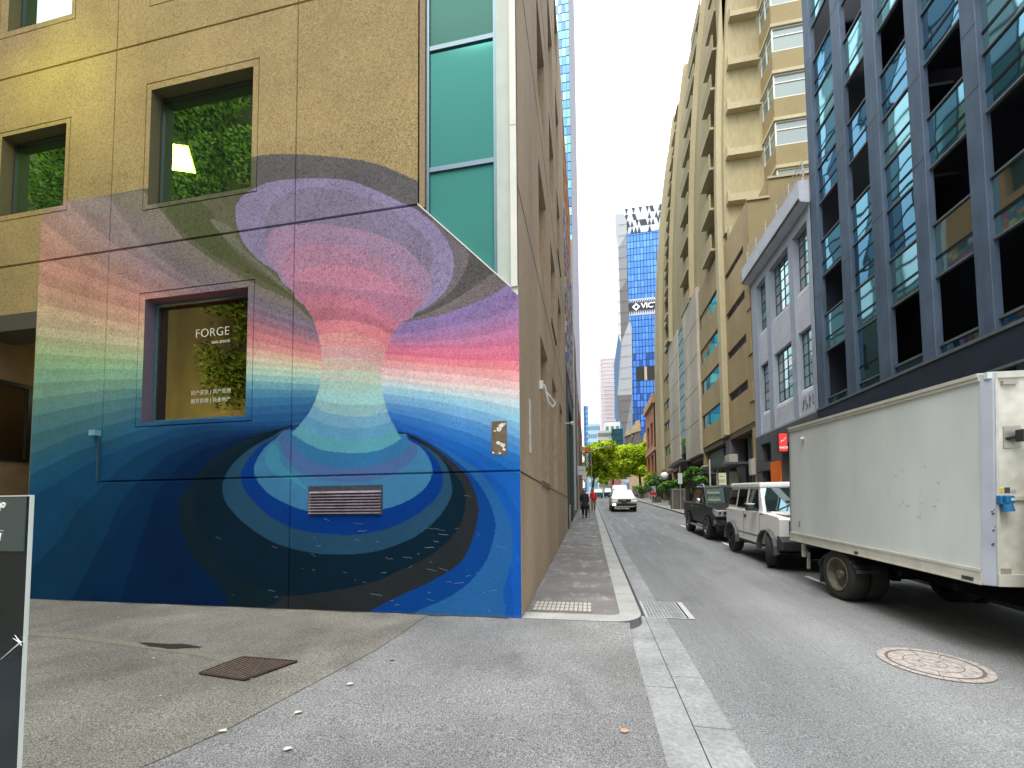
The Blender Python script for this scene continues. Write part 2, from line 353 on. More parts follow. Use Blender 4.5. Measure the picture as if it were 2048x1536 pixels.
# grid cover in the pavement
gc = thing('footpath_grate', 'pale slotted grate set in the footpath beside the brown wall corner', 'grate', (-.35, 6.1, gz(6.1)))
b = MB(); b.add([(x, y, gz(y)+.006) for x, y in ((-.86, 5.9), (.04, 5.9), (.0, 6.42), (-.80, 6.42))], [(0, 1, 2, 3)]); b.build('frame', M('grate_bed', (.16, .15, .13), .8), gc)
b = MB()
for i in range(13):
    x = -.82+i*.064
    for j in range(3): b.box(x, x+.045, 5.93+j*.16, 6.06+j*.16, gz(6.0+j*.16)-.01, gz(6.0+j*.16)+.012)
b.build('slats', M('grate_slat', (.45, .43, .38), .6, n=.2), gc)
# drain grate in the lane
dg = thing('drain_grate', 'rusty slotted iron drain grate in the lane asphalt', 'drain grate', (-3.4, 3.6, gz(3.6)))
P4 = [(-3.67, 3.40), (-3.12, 3.34), (-2.93, 3.78), (-3.58, 3.80)]
b = MB(); b.add([(x, y, G(x, y)+.016) for x, y in P4], [(0, 1, 2, 3)]); b.build('pit', black, dg)
b = MB(); 
for p, q in zip(P4, P4[1:]+P4[:1]): b.tube([(p[0], p[1], G(*p)+.018), (q[0], q[1], G(*q)+.018)], .012, 6)
b.build('frame', rust, dg)
b = MB()
for i in range(13):
    t = (i+.5)/13; a = [P4[0][k]+(P4[1][k]-P4[0][k])*t for k in (0, 1)]; c = [P4[3][k]+(P4[2][k]-P4[3][k])*t for k in (0, 1)]
    dx_ = .011; b.quad((a[0]-dx_, a[1], G(*a)+.021), (a[0]+dx_, a[1], G(*a)+.021), (c[0]+dx_, c[1], G(*c)+.021), (c[0]-dx_, c[1], G(*c)+.021))
b.build('bars', M('bar_iron', (.17, .12, .09), .7, .3, n=.4, ns=20), dg)
# litter: leaves and paper scraps
lr = random.Random(3)
scrapm = M('paper_scrap', (.6, .58, .52), .9); leafm = M('dry_leaf', (.42, .26, .16), .9)
for i in range(18):
    if i < 4: x, y = ((-2.25, 2.92), (-2.62, 2.62), (-2.12, 3.42), (-2.0, 2.5))[i]; sz = .032
    else: x = lr.uniform(-8, .3); y = lr.uniform(2.4, 5.45); sz = lr.uniform(.006, .014)
    if i in (4,): x, y, sz = .22, 3.25, .035
    if i in (5,): x, y, sz = -2.0, 3.98, .03
    b = MB(); z = G(x, y)+.012; a0 = lr.uniform(0, 6)
    pts = [(x+sz*(1+.3*lr.random())*math.cos(a0+a)*(1 if k % 2 else .6), y+sz*.8*math.sin(a0+a), z+.006*lr.random()) for k, a in enumerate([j*math.pi/3 for j in range(6)])]
    b.add(pts, [(0, 1, 2), (0, 2, 3), (0, 3, 4), (0, 4, 5)]); lf = i in (4, 5)
    o = b.build('fallen_leaf' if lf else 'paper_scrap', leafm if lf else scrapm)
    if lf: tag(o, 'small orange-brown dry leaf lying by the gutter stones' if i == 4 else 'small dry leaf lying mid-lane on dark asphalt', 'leaf')
    elif i < 4: tag(o, ('torn white scrap lying on the paler asphalt, nearer of the pair by the seam', 'white curled scrap closest to the camera on the lane', 'white scrap lying right of the rusty grate', 'small white scrap on the dark asphalt seam')[i], 'litter', 'scraps littering the lane')
    else: tag(o, 'tiny pale scrap of litter on the lane asphalt', 'litter', 'scraps littering the lane')

# ---------------------------------------------------------------- corner building with the mural
YW, XS = 5.52, -.92
cb = thing('corner_building', 'tan concrete corner building with a rainbow hourglass mural on its lane wall', 'building', (-5, 6, -1.44))
squig = None
def wall_mat(name, base, attr=False, k=1.):
    m = bpy.data.materials.new(name); m.use_nodes = True; t = m.node_tree; p = t.nodes['Principled BSDF']; p.inputs['Roughness'].default_value = .85
    p.inputs['Specular IOR Level'].default_value = .04
    N = t.nodes.new; Lk = t.links.new; tc = N('ShaderNodeTexCoord')
    dn = N('ShaderNodeTexNoise'); dn.inputs['Scale'].default_value = 11; dn.inputs['Detail'].default_value = 2; Lk(tc.outputs['Object'], dn.inputs['Vector'])
    va = N('ShaderNodeVectorMath'); va.operation = 'SCALE'; va.inputs['Scale'].default_value = .3; Lk(dn.outputs['Color'], va.inputs[0])
    vb = N('ShaderNodeVectorMath'); vb.operation = 'ADD'; Lk(tc.outputs['Object'], vb.inputs[0]); Lk(va.outputs[0], vb.inputs[1])
    n1 = N('ShaderNodeTexNoise'); n1.inputs['Scale'].default_value = 30; n1.inputs['Detail'].default_value = 3; n1.inputs['Roughness'].default_value = .65; Lk(vb.outputs[0], n1.inputs['Vector'])
    r = N('ShaderNodeMapRange'); r.inputs[1].default_value = .49; r.inputs[2].default_value = .57; Lk(n1.outputs[0], r.inputs[0])
    # the pebble texture is strong above the first storey and nearly painted over below it
    sp = N('ShaderNodeSeparateXYZ'); Lk(tc.outputs['Object'], sp.inputs[0])
    hz = N('ShaderNodeMapRange'); hz.inputs[1].default_value = .6; hz.inputs[2].default_value = 3.2; hz.inputs[3].default_value = .12; hz.inputs[4].default_value = .5 if attr else .62
    Lk(sp.outputs[2], hz.inputs[0])
    hz.inputs[4].default_value = .62 if attr else .62
    one = N('ShaderNodeMath'); one.operation = 'MULTIPLY'; Lk(r.outputs[0], one.inputs[0]); Lk(hz.outputs[0], one.inputs[1])
    if not attr: one.inputs[1].default_value = .5; t.links.remove(one.inputs[1].links[0])
    dark = N('ShaderNodeMix'); dark.data_type = 'RGBA'; Lk(one.outputs[0], dark.inputs[0])
    n4 = N('ShaderNodeTexNoise'); n4.inputs['Scale'].default_value = .9; n4.inputs['Detail'].default_value = 5; Lk(tc.outputs['Object'], n4.inputs['Vector'])
    r4 = N('ShaderNodeMapRange'); r4.inputs[1].default_value = .3; r4.inputs[2].default_value = .7; r4.inputs[3].default_value = .86; r4.inputs[4].default_value = 1.1; Lk(n4.outputs[0], r4.inputs[0])
    mul = N('ShaderNodeMix'); mul.data_type = 'RGBA'; mul.blend_type = 'MULTIPLY'; mul.inputs[0].default_value = 1
    if attr:
        at = N('ShaderNodeAttribute'); at.attribute_name = 'paint'; Lk(at.outputs['Color'], mul.inputs[6])
    else: mul.inputs[6].default_value = (*base, 1)
    Lk(r4.outputs[0], mul.inputs[7]); Lk(mul.outputs[2], dark.inputs[6])
    dk = N('ShaderNodeMix'); dk.data_type = 'RGBA'; dk.blend_type = 'MULTIPLY'; dk.inputs[0].default_value = 1; Lk(mul.outputs[2], dk.inputs[6]); dk.inputs[7].default_value = (.34, .33, .36, 1)
    Lk(dk.outputs[2], dark.inputs[7]); Lk(dark.outputs[2], p.inputs['Base Color'])
    bp = N('ShaderNodeBump'); bp.inputs['Strength'].default_value = .5; bp.inputs['Distance'].default_value = .006; bp.invert = True
    Lk(r.outputs[0], bp.inputs['Height']); Lk(bp.outputs[0], p.inputs['Normal'])
    MATS[name] = m; return m
mural_m = wall_mat('mural_paint', None, True)
tan_m = wall_mat('tan_pebble', s(184, 162, 116, .74))
brown_m = M('brown_render', s(172, 148, 120, .95), .85, n=.18, ns=30, bump=.4, bs=50, n2=.2, n2s=.8, stretch=(1, 1, .25))

# -- the mural, drawn in the photograph's pixel frame and laid onto the wall plane
def pip(px, py, poly):
    poly = np.asarray(poly, float); x0, y0 = poly.min(0); x1, y1 = poly.max(0)
    m = (px >= x0) & (px <= x1) & (py >= y0) & (py <= y1); r = np.zeros(px.shape, bool)
    X = px[m]; Y = py[m]; c = np.zeros(X.shape, bool)
    xa, ya2 = poly[-1]
    for xb, yb in poly:
        if ya2 != yb:
            k = ((ya2 > Y) != (yb > Y)) & (X < (xb-xa)*(Y-ya2)/(yb-ya2)+xa); c ^= k
        xa, ya2 = xb, yb
    r[m] = c; return r
def spl(pts, n=8):
    """closed Catmull-Rom through pts"""
    p = np.asarray(pts, float); out = []
    for i in range(len(p)):
        a, b_, c, d = p[i-1], p[i], p[(i+1) % len(p)], p[(i+2) % len(p)]
        for k in range(n):
            t = k/n; out.append(.5*((2*b_)+(-a+c)*t+(2*a-5*b_+4*c-d)*t*t+(-a+3*b_-3*c+d)*t**3))
    return np.array(out)
KM = .98
def C(r, g, b): return np.array(lin((r, g, b)))*KM
def mural(px, py):
    col = np.tile(C(92, 90, 90), px.shape+(1,))
    def paint(poly, c, smooth=True): col[pip(px, py, spl(poly) if smooth else poly)] = C(*c)
    def field(mask, curves, cols, nb, amp=.05):
        """curves: list of polylines y(x), top to bottom; cols between; nb sub-bands"""
        X = px[mask]; Y = py[mask]; ys = [np.interp(X, [p[0] for p in c], [p[1] for p in c]) for c in curves]
        lev = np.full(X.shape, -1.)
        for i in range(len(ys)-1):
            k = (Y >= ys[i]) & (Y < ys[i+1]); lev[k] = i+(Y[k]-ys[i][k])/np.maximum(ys[i+1][k]-ys[i][k], 1e-3)
        lev[Y >= ys[-1]] = len(ys)-1.001
        ok = lev >= 0; q = np.floor(lev*nb)/nb+.5/nb
        ca = np.array([C(*c) for c in cols]); o = col[mask]
        mod = 1+amp*np.where((np.floor(lev*nb).astype(int) % 2) == 0, 1, -1)
        for ch in range(3): o[ok, ch] = np.interp(q[ok], np.arange(len(cols)), ca[:, ch])*mod[ok]
        col[mask] = o
    # column outline
    colL = [(585, 560), (587.6, 591), (607, 608), (627, 639), (637, 673), (643, 702), (644.5, 730), (644, 745), (639, 775), (630, 803.6), (616, 829), (593, 857), (583, 868)]
    colR = [(803, 877), (797, 869), (783, 843), (772, 815), (765, 787), (762, 758), (763, 736), (769, 713), (777, 687), (789, 662), (806, 642), (828, 622), (850, 600)]
    # left field
    LF = [[(60, 300), (219, 392), (285, 380), (319, 417), (366, 477), (417, 514), (476, 551), (511, 569), (585, 600), (622, 637)],
          [(60, 300), (150, 392), (219, 396), (269, 470), (311, 510), (366, 550), (440, 585), (510, 608), (585, 634), (630, 652)],
          [(60, 345), (134, 402), (180, 450), (230, 490), (300, 530), (370, 570), (510, 624), (585, 652), (634, 668)],
          [(60, 420), (78, 437), (130, 480), (215, 540), (300, 580), (400, 612), (510, 645), (585, 668), (640, 686)],
          [(60, 508), (77, 513), (215, 566), (277, 590), (400, 632), (510, 662), (585, 684), (642, 698)],
          [(60, 560), (77, 566), (144, 588), (211, 606), (275, 622), (400, 655), (510, 681), (585, 699), (644, 711)],
          [(60, 602), (75, 605), (207, 638), (300, 655), (400, 675), (508, 697), (585, 712), (644, 722)],
          [(60, 650), (144, 662), (207, 668), (300, 682), (400, 698), (508, 714), (585, 724), (644, 732)],
          [(60, 690), (75, 690), (205, 704), (300, 712), (400, 718), (508, 729), (644, 742)],
          [(60, 723), (205, 727), (300, 732), (508, 742), (644, 752)],
          [(60, 752), (202, 748), (300, 748), (508, 755), (642, 763)],
          [(60, 782), (202, 770), (300, 768), (508, 769), (639, 775)],
          [(60, 816), (202, 791), (300, 784), (508, 786), (636, 788)],
          [(60, 850), (202, 815), (268, 803), (350, 800), (508, 806), (632, 799)],
          [(60, 890), (200, 845), (268, 828), (350, 818), (508, 823), (626, 813)],
          [(60, 928), (145, 884), (200, 866), (268, 845), (350, 828), (508, 838), (610, 833)],
          [(60, 972), (195, 908), (268, 882), (356, 849), (430, 842), (508, 850), (600, 847)],
          [(60, 1020), (145, 960), (202, 925), (268, 893), (340, 866), (430, 855), (508, 856), (595, 853)],
          [(60, 1260), (120, 1180), (156, 1088), (191, 1045), (230, 980), (268, 935), (340, 890), (420, 868), (508, 862), (590, 858)],
          [(60, 1500), (130, 1320), (219, 1112), (237, 1049), (286, 985), (340, 925), (400, 893), (480, 872), (588, 861)],
          [(60, 2500), (250, 1300), (299, 1090), (307, 1031), (332, 986), (370, 935), (410, 906), (490, 878), (586, 863)]]
    LC = [(120, 112, 92), (142, 128, 128), (160, 130, 134), (186, 138, 124), (202, 138, 120), (212, 150, 120), (214, 172, 132), (206, 188, 142),
          (176, 196, 140), (148, 192, 140), (130, 184, 150), (118, 166, 142), (96, 146, 142), (76, 130, 138), (66, 118, 132), (44, 102, 128), (26, 84, 120),
          (20, 72, 110), (14, 62, 96), (6, 46, 84), (2, 34, 72)]
    LC2 = [(120, 112, 92), (128, 112, 132), (134, 108, 132), (172, 112, 124), (202, 112, 124), (214, 128, 128), (222, 158, 140), (216, 190, 160),
           (194, 200, 172), (172, 206, 188), (142, 192, 186), (100, 162, 178), (62, 130, 166), (44, 110, 156), (32, 94, 146), (24, 84, 136), (18, 74, 126),
           (12, 62, 110), (10, 52, 94), (6, 40, 80), (2, 30, 66)]
    m = px < 648
    field(m, LF, LC, 2, .075); a = col.copy(); field(m, LF, LC2, 2, .07)
    t = np.clip((px-220)/260, 0, 1)[:, None]; t = np.floor(t*24)/24; col[:] = np.where(m[:, None], a*(1-t)+col*t, col)  # left end yellower: lamp tint put into the paint colours
    # right field
    RF = [[(799, 645), (835, 639), (882, 629), (934, 611), (981, 590), (1012, 569), (1045, 548)],
          [(789, 668), (848, 663), (905, 652), (961, 640), (1045, 612)], [(780, 685), (848, 684), (905, 680), (961, 671), (1045, 655)],
          [(777, 695), (848, 697), (933, 698), (1045, 690)], [(772, 708), (905, 719), (1045, 722)], [(769, 719), (905, 733), (1045, 742)],
          [(763, 736), (905, 748), (1045, 766)], [(763, 750), (876, 764), (1045, 781)], [(762, 762), (876, 778), (1045, 802)],
          [(764, 779), (876, 793), (961, 810), (1045, 834)], [(767, 795), (848, 806), (961, 832), (1045, 862)], [(773, 815), (848, 826), (961, 857), (1045, 898)],
          [(780, 832), (848, 854), (933, 880), (1045, 930)], [(787, 846), (860, 872), (940, 905), (1045, 975)], [(795, 860), (850, 880), (905, 905), (960, 940), (1010, 1000), (1045, 1100)],
          [(797, 866), (850, 884), (905, 915), (947, 955), (985, 1010), (1010, 1100), (1020, 1200), (1045, 1900)]]
    RC = [(126, 106, 168), (148, 112, 172), (186, 112, 158), (214, 104, 142), (228, 104, 134), (232, 140, 142), (230, 170, 172), (226, 196, 192), (196, 208, 210),
          (142, 196, 218), (112, 168, 210), (66, 134, 196), (30, 104, 182), (18, 90, 172), (14, 84, 168), (14, 80, 166)]
    mr_ = (px > 700) & (py > 540); field(mr_, RF, RC, 2, .06)
    # swoosh of greys, upper right
    paint([(799, 646), (835, 640), (882, 630), (934, 612), (981, 591), (1015, 567), (990, 548), (960, 566), (915, 596), (860, 622), (800, 640)], (118, 104, 108))
    paint([(795, 644), (850, 628), (905, 602), (945, 572), (975, 535), (950, 505), (935, 530), (905, 575), (870, 604), (830, 624)], (86, 82, 80))
    paint([(795, 642), (860, 615), (905, 580), (930, 540), (936, 505), (915, 475), (890, 450), (870, 440), (855, 450), (900, 520), (880, 590)], (112, 100, 108))
    # olive swoosh, upper left
    sw = [(285, 378), (319, 417), (366, 477), (417, 514), (476, 551), (511, 569), (585, 602), (624, 642), (612, 612), (586, 582), (552, 544), (515, 518), (487, 487), (474, 456), (471, 430), (472, 404), (513, 374), (513, 312), (400, 330)]
    paint(sw, (98, 98, 70), False)
    paint([(330, 425), (400, 490), (480, 540), (560, 580), (600, 606), (560, 572), (500, 530), (450, 480), (420, 420), (380, 400)], (84, 90, 52))
    paint([(420, 440), (470, 495), (530, 545), (585, 590), (540, 542), (490, 500), (462, 455)], (112, 112, 92))
    # grey lip above, then the rolled lilac head
    paint([(513, 300), (836, 300), (860, 420), (812, 412), (780, 394), (740, 376), (700, 362), (650, 357), (590, 358), (540, 364), (513, 376)], (96, 92, 94), False)
    wing = [(835, 421), (812, 409), (780, 394), (740, 376), (700, 362), (650, 357), (590, 358), (540, 364), (513, 375), (490, 388), (473, 408), (471, 430), (475, 455), (488, 487), (515, 518), (552, 544), (583, 579), (700, 600), (812, 636), (830, 626), (856, 613), (882, 592), (898, 569), (906, 546), (907.5, 522), (900, 493), (882, 465), (861, 441)]
    paint(wing, (136, 122, 164))
    paint([(555, 400), (620, 375), (700, 385), (760, 405), (800, 430), (840, 465), (865, 505), (840, 560), (700, 560), (560, 520), (530, 450)], (128, 114, 146))
    paint([(540, 467), (556, 456), (583, 452), (640, 448), (700, 456), (740, 465), (800, 489), (835, 520), (856, 546), (863.5, 566), (860, 590), (848, 608), (828, 621), (812, 637), (700, 640), (607, 609), (583, 579), (552, 540), (535, 520), (532, 495)], (160, 122, 158))
    paint([(562, 520), (575, 500), (610, 489), (652, 488), (700, 496), (750, 512), (800, 540), (828, 566), (838, 590), (822, 622), (806, 642), (700, 640), (607, 608), (583, 579), (565, 550)], (176, 118, 152))
    paint([(583, 560), (600, 540), (640, 530), (700, 531), (740, 543), (780, 563), (812, 587), (826, 604), (818, 630), (700, 650), (607, 608), (588, 588)], (196, 116, 148))
    # rings under the column, outermost first
    paint([(586, 852), (640, 846), (790, 862), (862, 884), (920, 915), (965, 950), (1000, 1000), (1024, 1061), (1024, 1114), (1008, 1177), (980, 1260), (700, 1260), (700, 900)], (34, 92, 150))
    paint([(586, 852), (790, 862), (850, 880), (910, 920), (948, 956), (973, 991), (990, 1040), (987, 1079), (966, 1132), (920, 1180), (850, 1215), (700, 1260), (600, 1000)], (6, 62, 132))
    paint([(586, 851), (568, 855), (516, 870), (456, 899), (410, 935), (375, 977), (357, 1010), (362, 1060), (385, 1110), (410, 1140), (445, 1180), (480, 1240), (560, 1290), (700, 1240), (797, 1193), (867, 1160), (920, 1125), (945, 1079), (957, 1026), (952, 991), (934, 952), (902, 921), (860, 889), (825, 871), (797, 863), (700, 850)], (38, 43, 46))
    paint([(586, 851), (568, 855), (516, 870), (456, 899), (410, 935), (375, 977), (357, 1010), (362, 1060), (385, 1110), (410, 1140), (445, 1180), (470, 1225), (530, 1215), (560, 1190), (470, 1150), (425, 1100), (400, 1060), (388, 1010), (398, 968), (425, 935), (466, 905), (516, 876)], (16, 36, 46))
    paint([(586, 853), (516, 876), (466, 905), (425, 935), (398, 968), (388, 1010), (400, 1060), (425, 1100), (470, 1150), (560, 1190), (640, 1185), (744, 1165), (797, 1142), (850, 1117), (896, 1082), (924, 1040), (931, 991), (917, 956), (888, 920), (850, 889), (810, 868), (700, 850)], (9, 33, 48))
    paint([(586, 854), (544, 873), (498, 899), (466, 928), (449, 956), (445, 984), (459, 1016), (498, 1054), (551, 1086), (621, 1105), (692, 1109), (762, 1100), (832, 1072), (878, 1033), (903, 991), (902, 963), (892, 931), (867, 903), (832, 882), (800, 868), (700, 850)], (34, 72, 98))
    paint([(586, 855), (551, 875), (516, 896), (495, 921), (482, 949), (488, 977), (516, 1012), (551, 1040), (604, 1061), (692, 1070), (762, 1061), (815, 1040), (860, 1009), (883, 977), (885, 949), (874, 921), (850, 896), (825, 878), (797, 866), (700, 850)], (2, 52, 124))
    base = [(586, 860), (551, 878), (526, 900), (509, 931), (512, 956), (537, 987), (579, 1010), (618, 1022), (690, 1026), (762, 1019), (808, 1005), (846, 980), (864, 949), (860, 921), (843, 896), (818, 880), (800, 868), (700, 900)]
    paint(base, (58, 116, 156))
    bm_ = pip(px, py, spl(base)); X = px[bm_]; Y = py[bm_]; cc = col[bm_]
    for cu, c in (([(500, 1100), (520, 950), (560, 960), (620, 985), (700, 1000), (780, 985), (840, 950), (870, 900)], (66, 108, 156)), ):
        pass
    k = pip(X, Y, spl([(586, 860), (560, 880), (575, 920), (610, 950), (690, 965), (770, 955), (820, 925), (835, 897), (800, 870)])); cc[k] = C(70, 100, 150)
    k = pip(X, Y, spl([(586, 860), (590, 895), (620, 920), (670, 934), (735, 932), (790, 915), (815, 897), (800, 870)])); cc[k] = C(46, 108, 156)
    k = pip(X, Y, spl([(545, 888), (530, 915), (545, 945), (590, 965), (620, 985), (600, 960), (565, 930), (558, 900)])); cc[k] = C(62, 132, 160)
    col[bm_] = cc
    sk = pip(px, py, np.array([(583, 867), (601, 879), (616, 888), (640, 899), (661, 903), (707, 907), (735, 905), (763, 899), (785, 889), (803, 877), (797, 868), (784, 843), (700, 830), (600, 849)])); col[sk] = C(82, 152, 168)
    # column and its bands
    colm = pip(px, py, np.array(colL+[(616, 876), (680, 889), (735, 888), (780, 880)]+colR))
    cb_ = [([(585, 590), (610, 592), (650, 586), (692, 587), (735, 601), (775, 627), (830, 680)], (196, 104, 132)),
           ([(585, 630), (621, 619), (655, 615), (695, 617), (735, 628), (777, 652), (830, 700)], (184, 96, 118)),
           ([(585, 655), (633, 643), (664, 640), (706, 642), (749, 653), (786, 671), (830, 700)], (216, 116, 128)),
           ([(585, 672), (641, 669), (664, 666), (707, 667), (749, 679), (778, 693), (830, 710)], (218, 140, 136)),
           ([(585, 700), (643, 694), (678, 690), (720, 696), (772, 710), (830, 725)], (210, 154, 154)),
           ([(585, 720), (644, 717), (678, 713), (720, 718), (766, 733), (830, 750)], (204, 176, 162)),
           ([(585, 742), (644, 741), (707, 739), (763, 747), (830, 752)], (184, 196, 176)),
           ([(585, 761), (660, 761), (707, 762), (763, 769), (830, 775)], (160, 194, 184)),
           ([(585, 776), (639, 778), (678, 784), (763, 785), (830, 784)], (148, 200, 198)),
           ([(585, 780), (634, 798), (664, 806), (707, 810), (766, 808), (830, 800)], (132, 176, 182)),
           ([(585, 785), (626, 812), (655, 826), (695, 833), (735, 833), (776, 823), (830, 800)], (106, 158, 190)),
           ([(560, 790), (616, 832), (650, 849), (695, 857), (735, 856), (784, 843), (830, 820)], (84, 148, 182)),
           ([(560, 815), (600, 849), (639, 871), (690, 883), (735, 880), (794, 863), (830, 840)], (82, 152, 168))]
    X = px[colm]; Y = py[colm]; cc = np.tile(C(176, 108, 140), X.shape+(1,))
    for cu, c in cb_: cc[Y >= np.interp(X, [p[0] for p in cu], [p[1] for p in cu])] = C(*c)
    col[colm] = cc
    # damp, chipped foot of the wall
    return col

def cuts(a, b_, step, fixed):
    fx = sorted({a, b_, *[f for f in fixed if a < f < b_]}); out = []
    for p, q in zip(fx, fx[1:]):
        n = max(1, int(round((q-p)/step))); out += [p+(q-p)*i/n for i in range(n)]
    return np.array(out+[b_])
GV = [-11.6, -8.02, -4.44]; GH = [.54, 4.50, 8.13]; gw = .013
WIN = [(-7.23, -5.25, 1.50, 3.57), (-7.25, -5.245, 5.2, 7.24), (-10.6, -9.08, 5.47, 7.0), (-10.6, -9.08, 9.06, 10.8), (-7.25, -5.245, 8.92, 10.9)]
FR = [(-7.345, -5.137, 1.43, 3.68), (-7.35, -5.14, 5.12, 7.36), (-10.8, -8.99, 5.37, 7.08), (-10.8, -8.99, 8.95, 11.0), (-7.345, -5.137, 8.78, 11.0)]
XL = -9.56
def wall_sheet(name, x0, x1, z0, z1, step, mat_, paint):
    fixx = [-2.38, -2.407]+[g+d for g in GV for d in (-gw, -.2*gw, .2*gw, gw)]+[v for h in WIN for v in h[:2]]
    fixz = [g+d for g in GH for d in (-gw*1.5, -.3*gw, .3*gw, gw*1.5)]+[v for h in WIN for v in h[2:]]
    for f in FR: fixx += [f[k]+d for k in (0, 1) for d in (-.010, -.005, .005, .010)]; fixz += [f[k]+d for k in (2, 3) for d in (-.010, -.005, .005, .010)]
    xs = cuts(x0, x1, step, fixx); zs = cuts(z0, z1, step, fixz)
    X, Z = np.meshgrid(xs, zs); Y = np.full(X.shape, YW)
    for g in GV:
        m = np.abs(X-g) < gw*.5
        if g > -9: m &= ~((g < -8) & (Z < .5))
        Y[m] += .022
    for g in GH:
        m = (np.abs(Z-g) < gw*.8)
        if g < 1: m &= X > -8.02
        Y[m] += .028
    for f in FR:   # the scored outline round each window
        on = ((np.minimum(np.abs(X-f[0]), np.abs(X-f[1])) < .0051) & (Z > f[2]-.006) & (Z < f[3]+.006)) | ((np.minimum(np.abs(Z-f[2]), np.abs(Z-f[3])) < .0051) & (X > f[0]-.006) & (X < f[1]+.006))
        Y[on] += .02
    nx, nz_ = len(xs), len(zs)
    cx = (X[:-1, :-1]+X[1:, 1:])/2; cz = (Z[:-1, :-1]+Z[1:, 1:])/2; keep = np.ones(cx.shape, bool)
    for h in WIN: keep &= ~((cx > h[0]) & (cx < h[1]) & (cz > h[2]) & (cz < h[3]))
    diag = 4.505-(cx+2.407)*(4.505-3.0)/(2.407-.92)
    keep &= ~((cx > -2.38) & (cz > 4.5)) & ~((cx > -2.407) & (cz > diag) & (cz > 2.9))
    idx = np.arange(nx*nz_).reshape(nz_, nx)
    q = np.stack([idx[:-1, :-1], idx[:-1, 1:], idx[1:, 1:], idx[1:, :-1]], -1)[keep]
    me = bpy.data.meshes.new(name); co = np.stack([X, Y, Z], -1).reshape(-1, 3)
    me.vertices.add(len(co)); me.vertices.foreach_set('co', co.ravel().astype(np.float32))
    me.loops.add(q.size); me.loops.foreach_set('vertex_index', q.ravel().astype(np.int32))
    me.polygons.add(len(q)); me.polygons.foreach_set('loop_start', np.arange(0, q.size, 4, dtype=np.int32)); me.polygons.foreach_set('loop_total', np.full(len(q), 4, np.int32))
    me.update(calc_edges=True); me.validate()
    if paint:
        px, py = proj(co[:, 0], np.full(len(co), YW), co[:, 2])
        tan = np.array(s(184, 162, 116, .74)); col = np.tile(tan, (len(co), 1))
        top = np.interp(px, [0, 78, 134, 219, 285, 319, 400, 513, 545, 590, 640, 700, 740, 780, 836, 1100], [420, 430, 402, 390, 378, 372, 330, 312, 308, 308, 311, 317, 324, 337, 362, 300])
        mk = (co[:, 0] > XL) & ((py > top) | (px > 1036)); mc = mural(px[mk], py[mk]); lum = mc.mean(1, keepdims=True); k_ = (.02+.22*np.clip((co[mk, 2]-.8)/2.5, 0, 1))[:, None]; col[mk] = mc*(1-k_)+lum*k_*1.12
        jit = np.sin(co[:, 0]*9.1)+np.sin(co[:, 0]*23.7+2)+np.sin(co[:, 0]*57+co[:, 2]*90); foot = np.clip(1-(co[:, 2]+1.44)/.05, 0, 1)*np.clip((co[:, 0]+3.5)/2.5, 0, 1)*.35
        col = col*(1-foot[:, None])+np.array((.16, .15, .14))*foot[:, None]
        at = me.color_attributes.new('paint', 'FLOAT_COLOR', 'POINT')
        at.data.foreach_set('color', np.concatenate([col, np.ones((len(co), 1))], 1).ravel().astype(np.float32))
    me.polygons.foreach_set('use_smooth', [False]*len(me.polygons))
    me.materials.append(mat_); o = bpy.data.objects.new(name, me); COL.objects.link(o)
    o.parent = cb; o.matrix_parent_inverse = W(cb).inverted(); return o
ml = wall_sheet('mural_wall', XL, XS, -1.46, 5.9, .0125, mural_m, True); ml['label'] = 'lane wall painted with rainbow bands round an hourglass column'
wall_sheet('upper_wall', -14.5, XS, 5.9, 15, .2, tan_m, False)
wall_sheet('upper_wall', -14.5, XL, 3.6, 5.9, .2, tan_m, False)
# soffit beam and recess under the overhanging left part
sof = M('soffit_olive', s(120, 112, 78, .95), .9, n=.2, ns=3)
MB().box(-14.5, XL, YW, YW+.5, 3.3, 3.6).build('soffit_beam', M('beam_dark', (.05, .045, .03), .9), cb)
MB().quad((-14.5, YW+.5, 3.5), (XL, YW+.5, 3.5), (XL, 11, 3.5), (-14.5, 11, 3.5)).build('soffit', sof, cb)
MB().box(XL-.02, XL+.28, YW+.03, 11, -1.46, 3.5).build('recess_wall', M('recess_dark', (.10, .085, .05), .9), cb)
# wall at the side of the recess with its window
rx = -11.0
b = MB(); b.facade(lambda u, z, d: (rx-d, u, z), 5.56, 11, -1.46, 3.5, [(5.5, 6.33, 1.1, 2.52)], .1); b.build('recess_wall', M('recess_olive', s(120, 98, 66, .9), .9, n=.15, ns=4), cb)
wf = MB().box(rx-.02, rx+.03, 5.5, 5.56, 1.04, 2.58).box(rx-.02, rx+.03, 6.27, 6.33, 1.04, 2.58).box(rx-.02, rx+.03, 5.56, 6.27, 2.50, 2.58).box(rx-.02, rx+.03, 5.56, 6.27, 1.04, 1.10).build('window', M('black_frame', (.006, .006, .007), .4), cb)
MB().box(rx-.03, rx-.02, 5.56, 6.27, 1.1, 2.5).build('pane', MG('recess_glass', (.5, .46, .4), .10, (.45, .42, .36), transp=1), wf)
ri = MB().box(-13.2, -13.1, 3, 9, .8, 3.0).build('room_wall', M('room_dim', s(120, 100, 78, .6), .9), cb)
for i, (y, z, l) in enumerate(((5.72, 2.05, .5), (5.72, 1.88, .6), (6.0, 1.62, .5), (6.3, 1.55, .4))):
    MB().box(-12.6, -12.55, y, y+l, z, z+.025).build('room_light', M('room_light', (1, .9, .75), emit=((1, .88, .7), 8)), ri, local=True)
# back of recess (far)
MB().box(-14.5, XL, 10.9, 11, -1.46, 3.5).build('recess_back_wall', M('recess_dark'), cb)

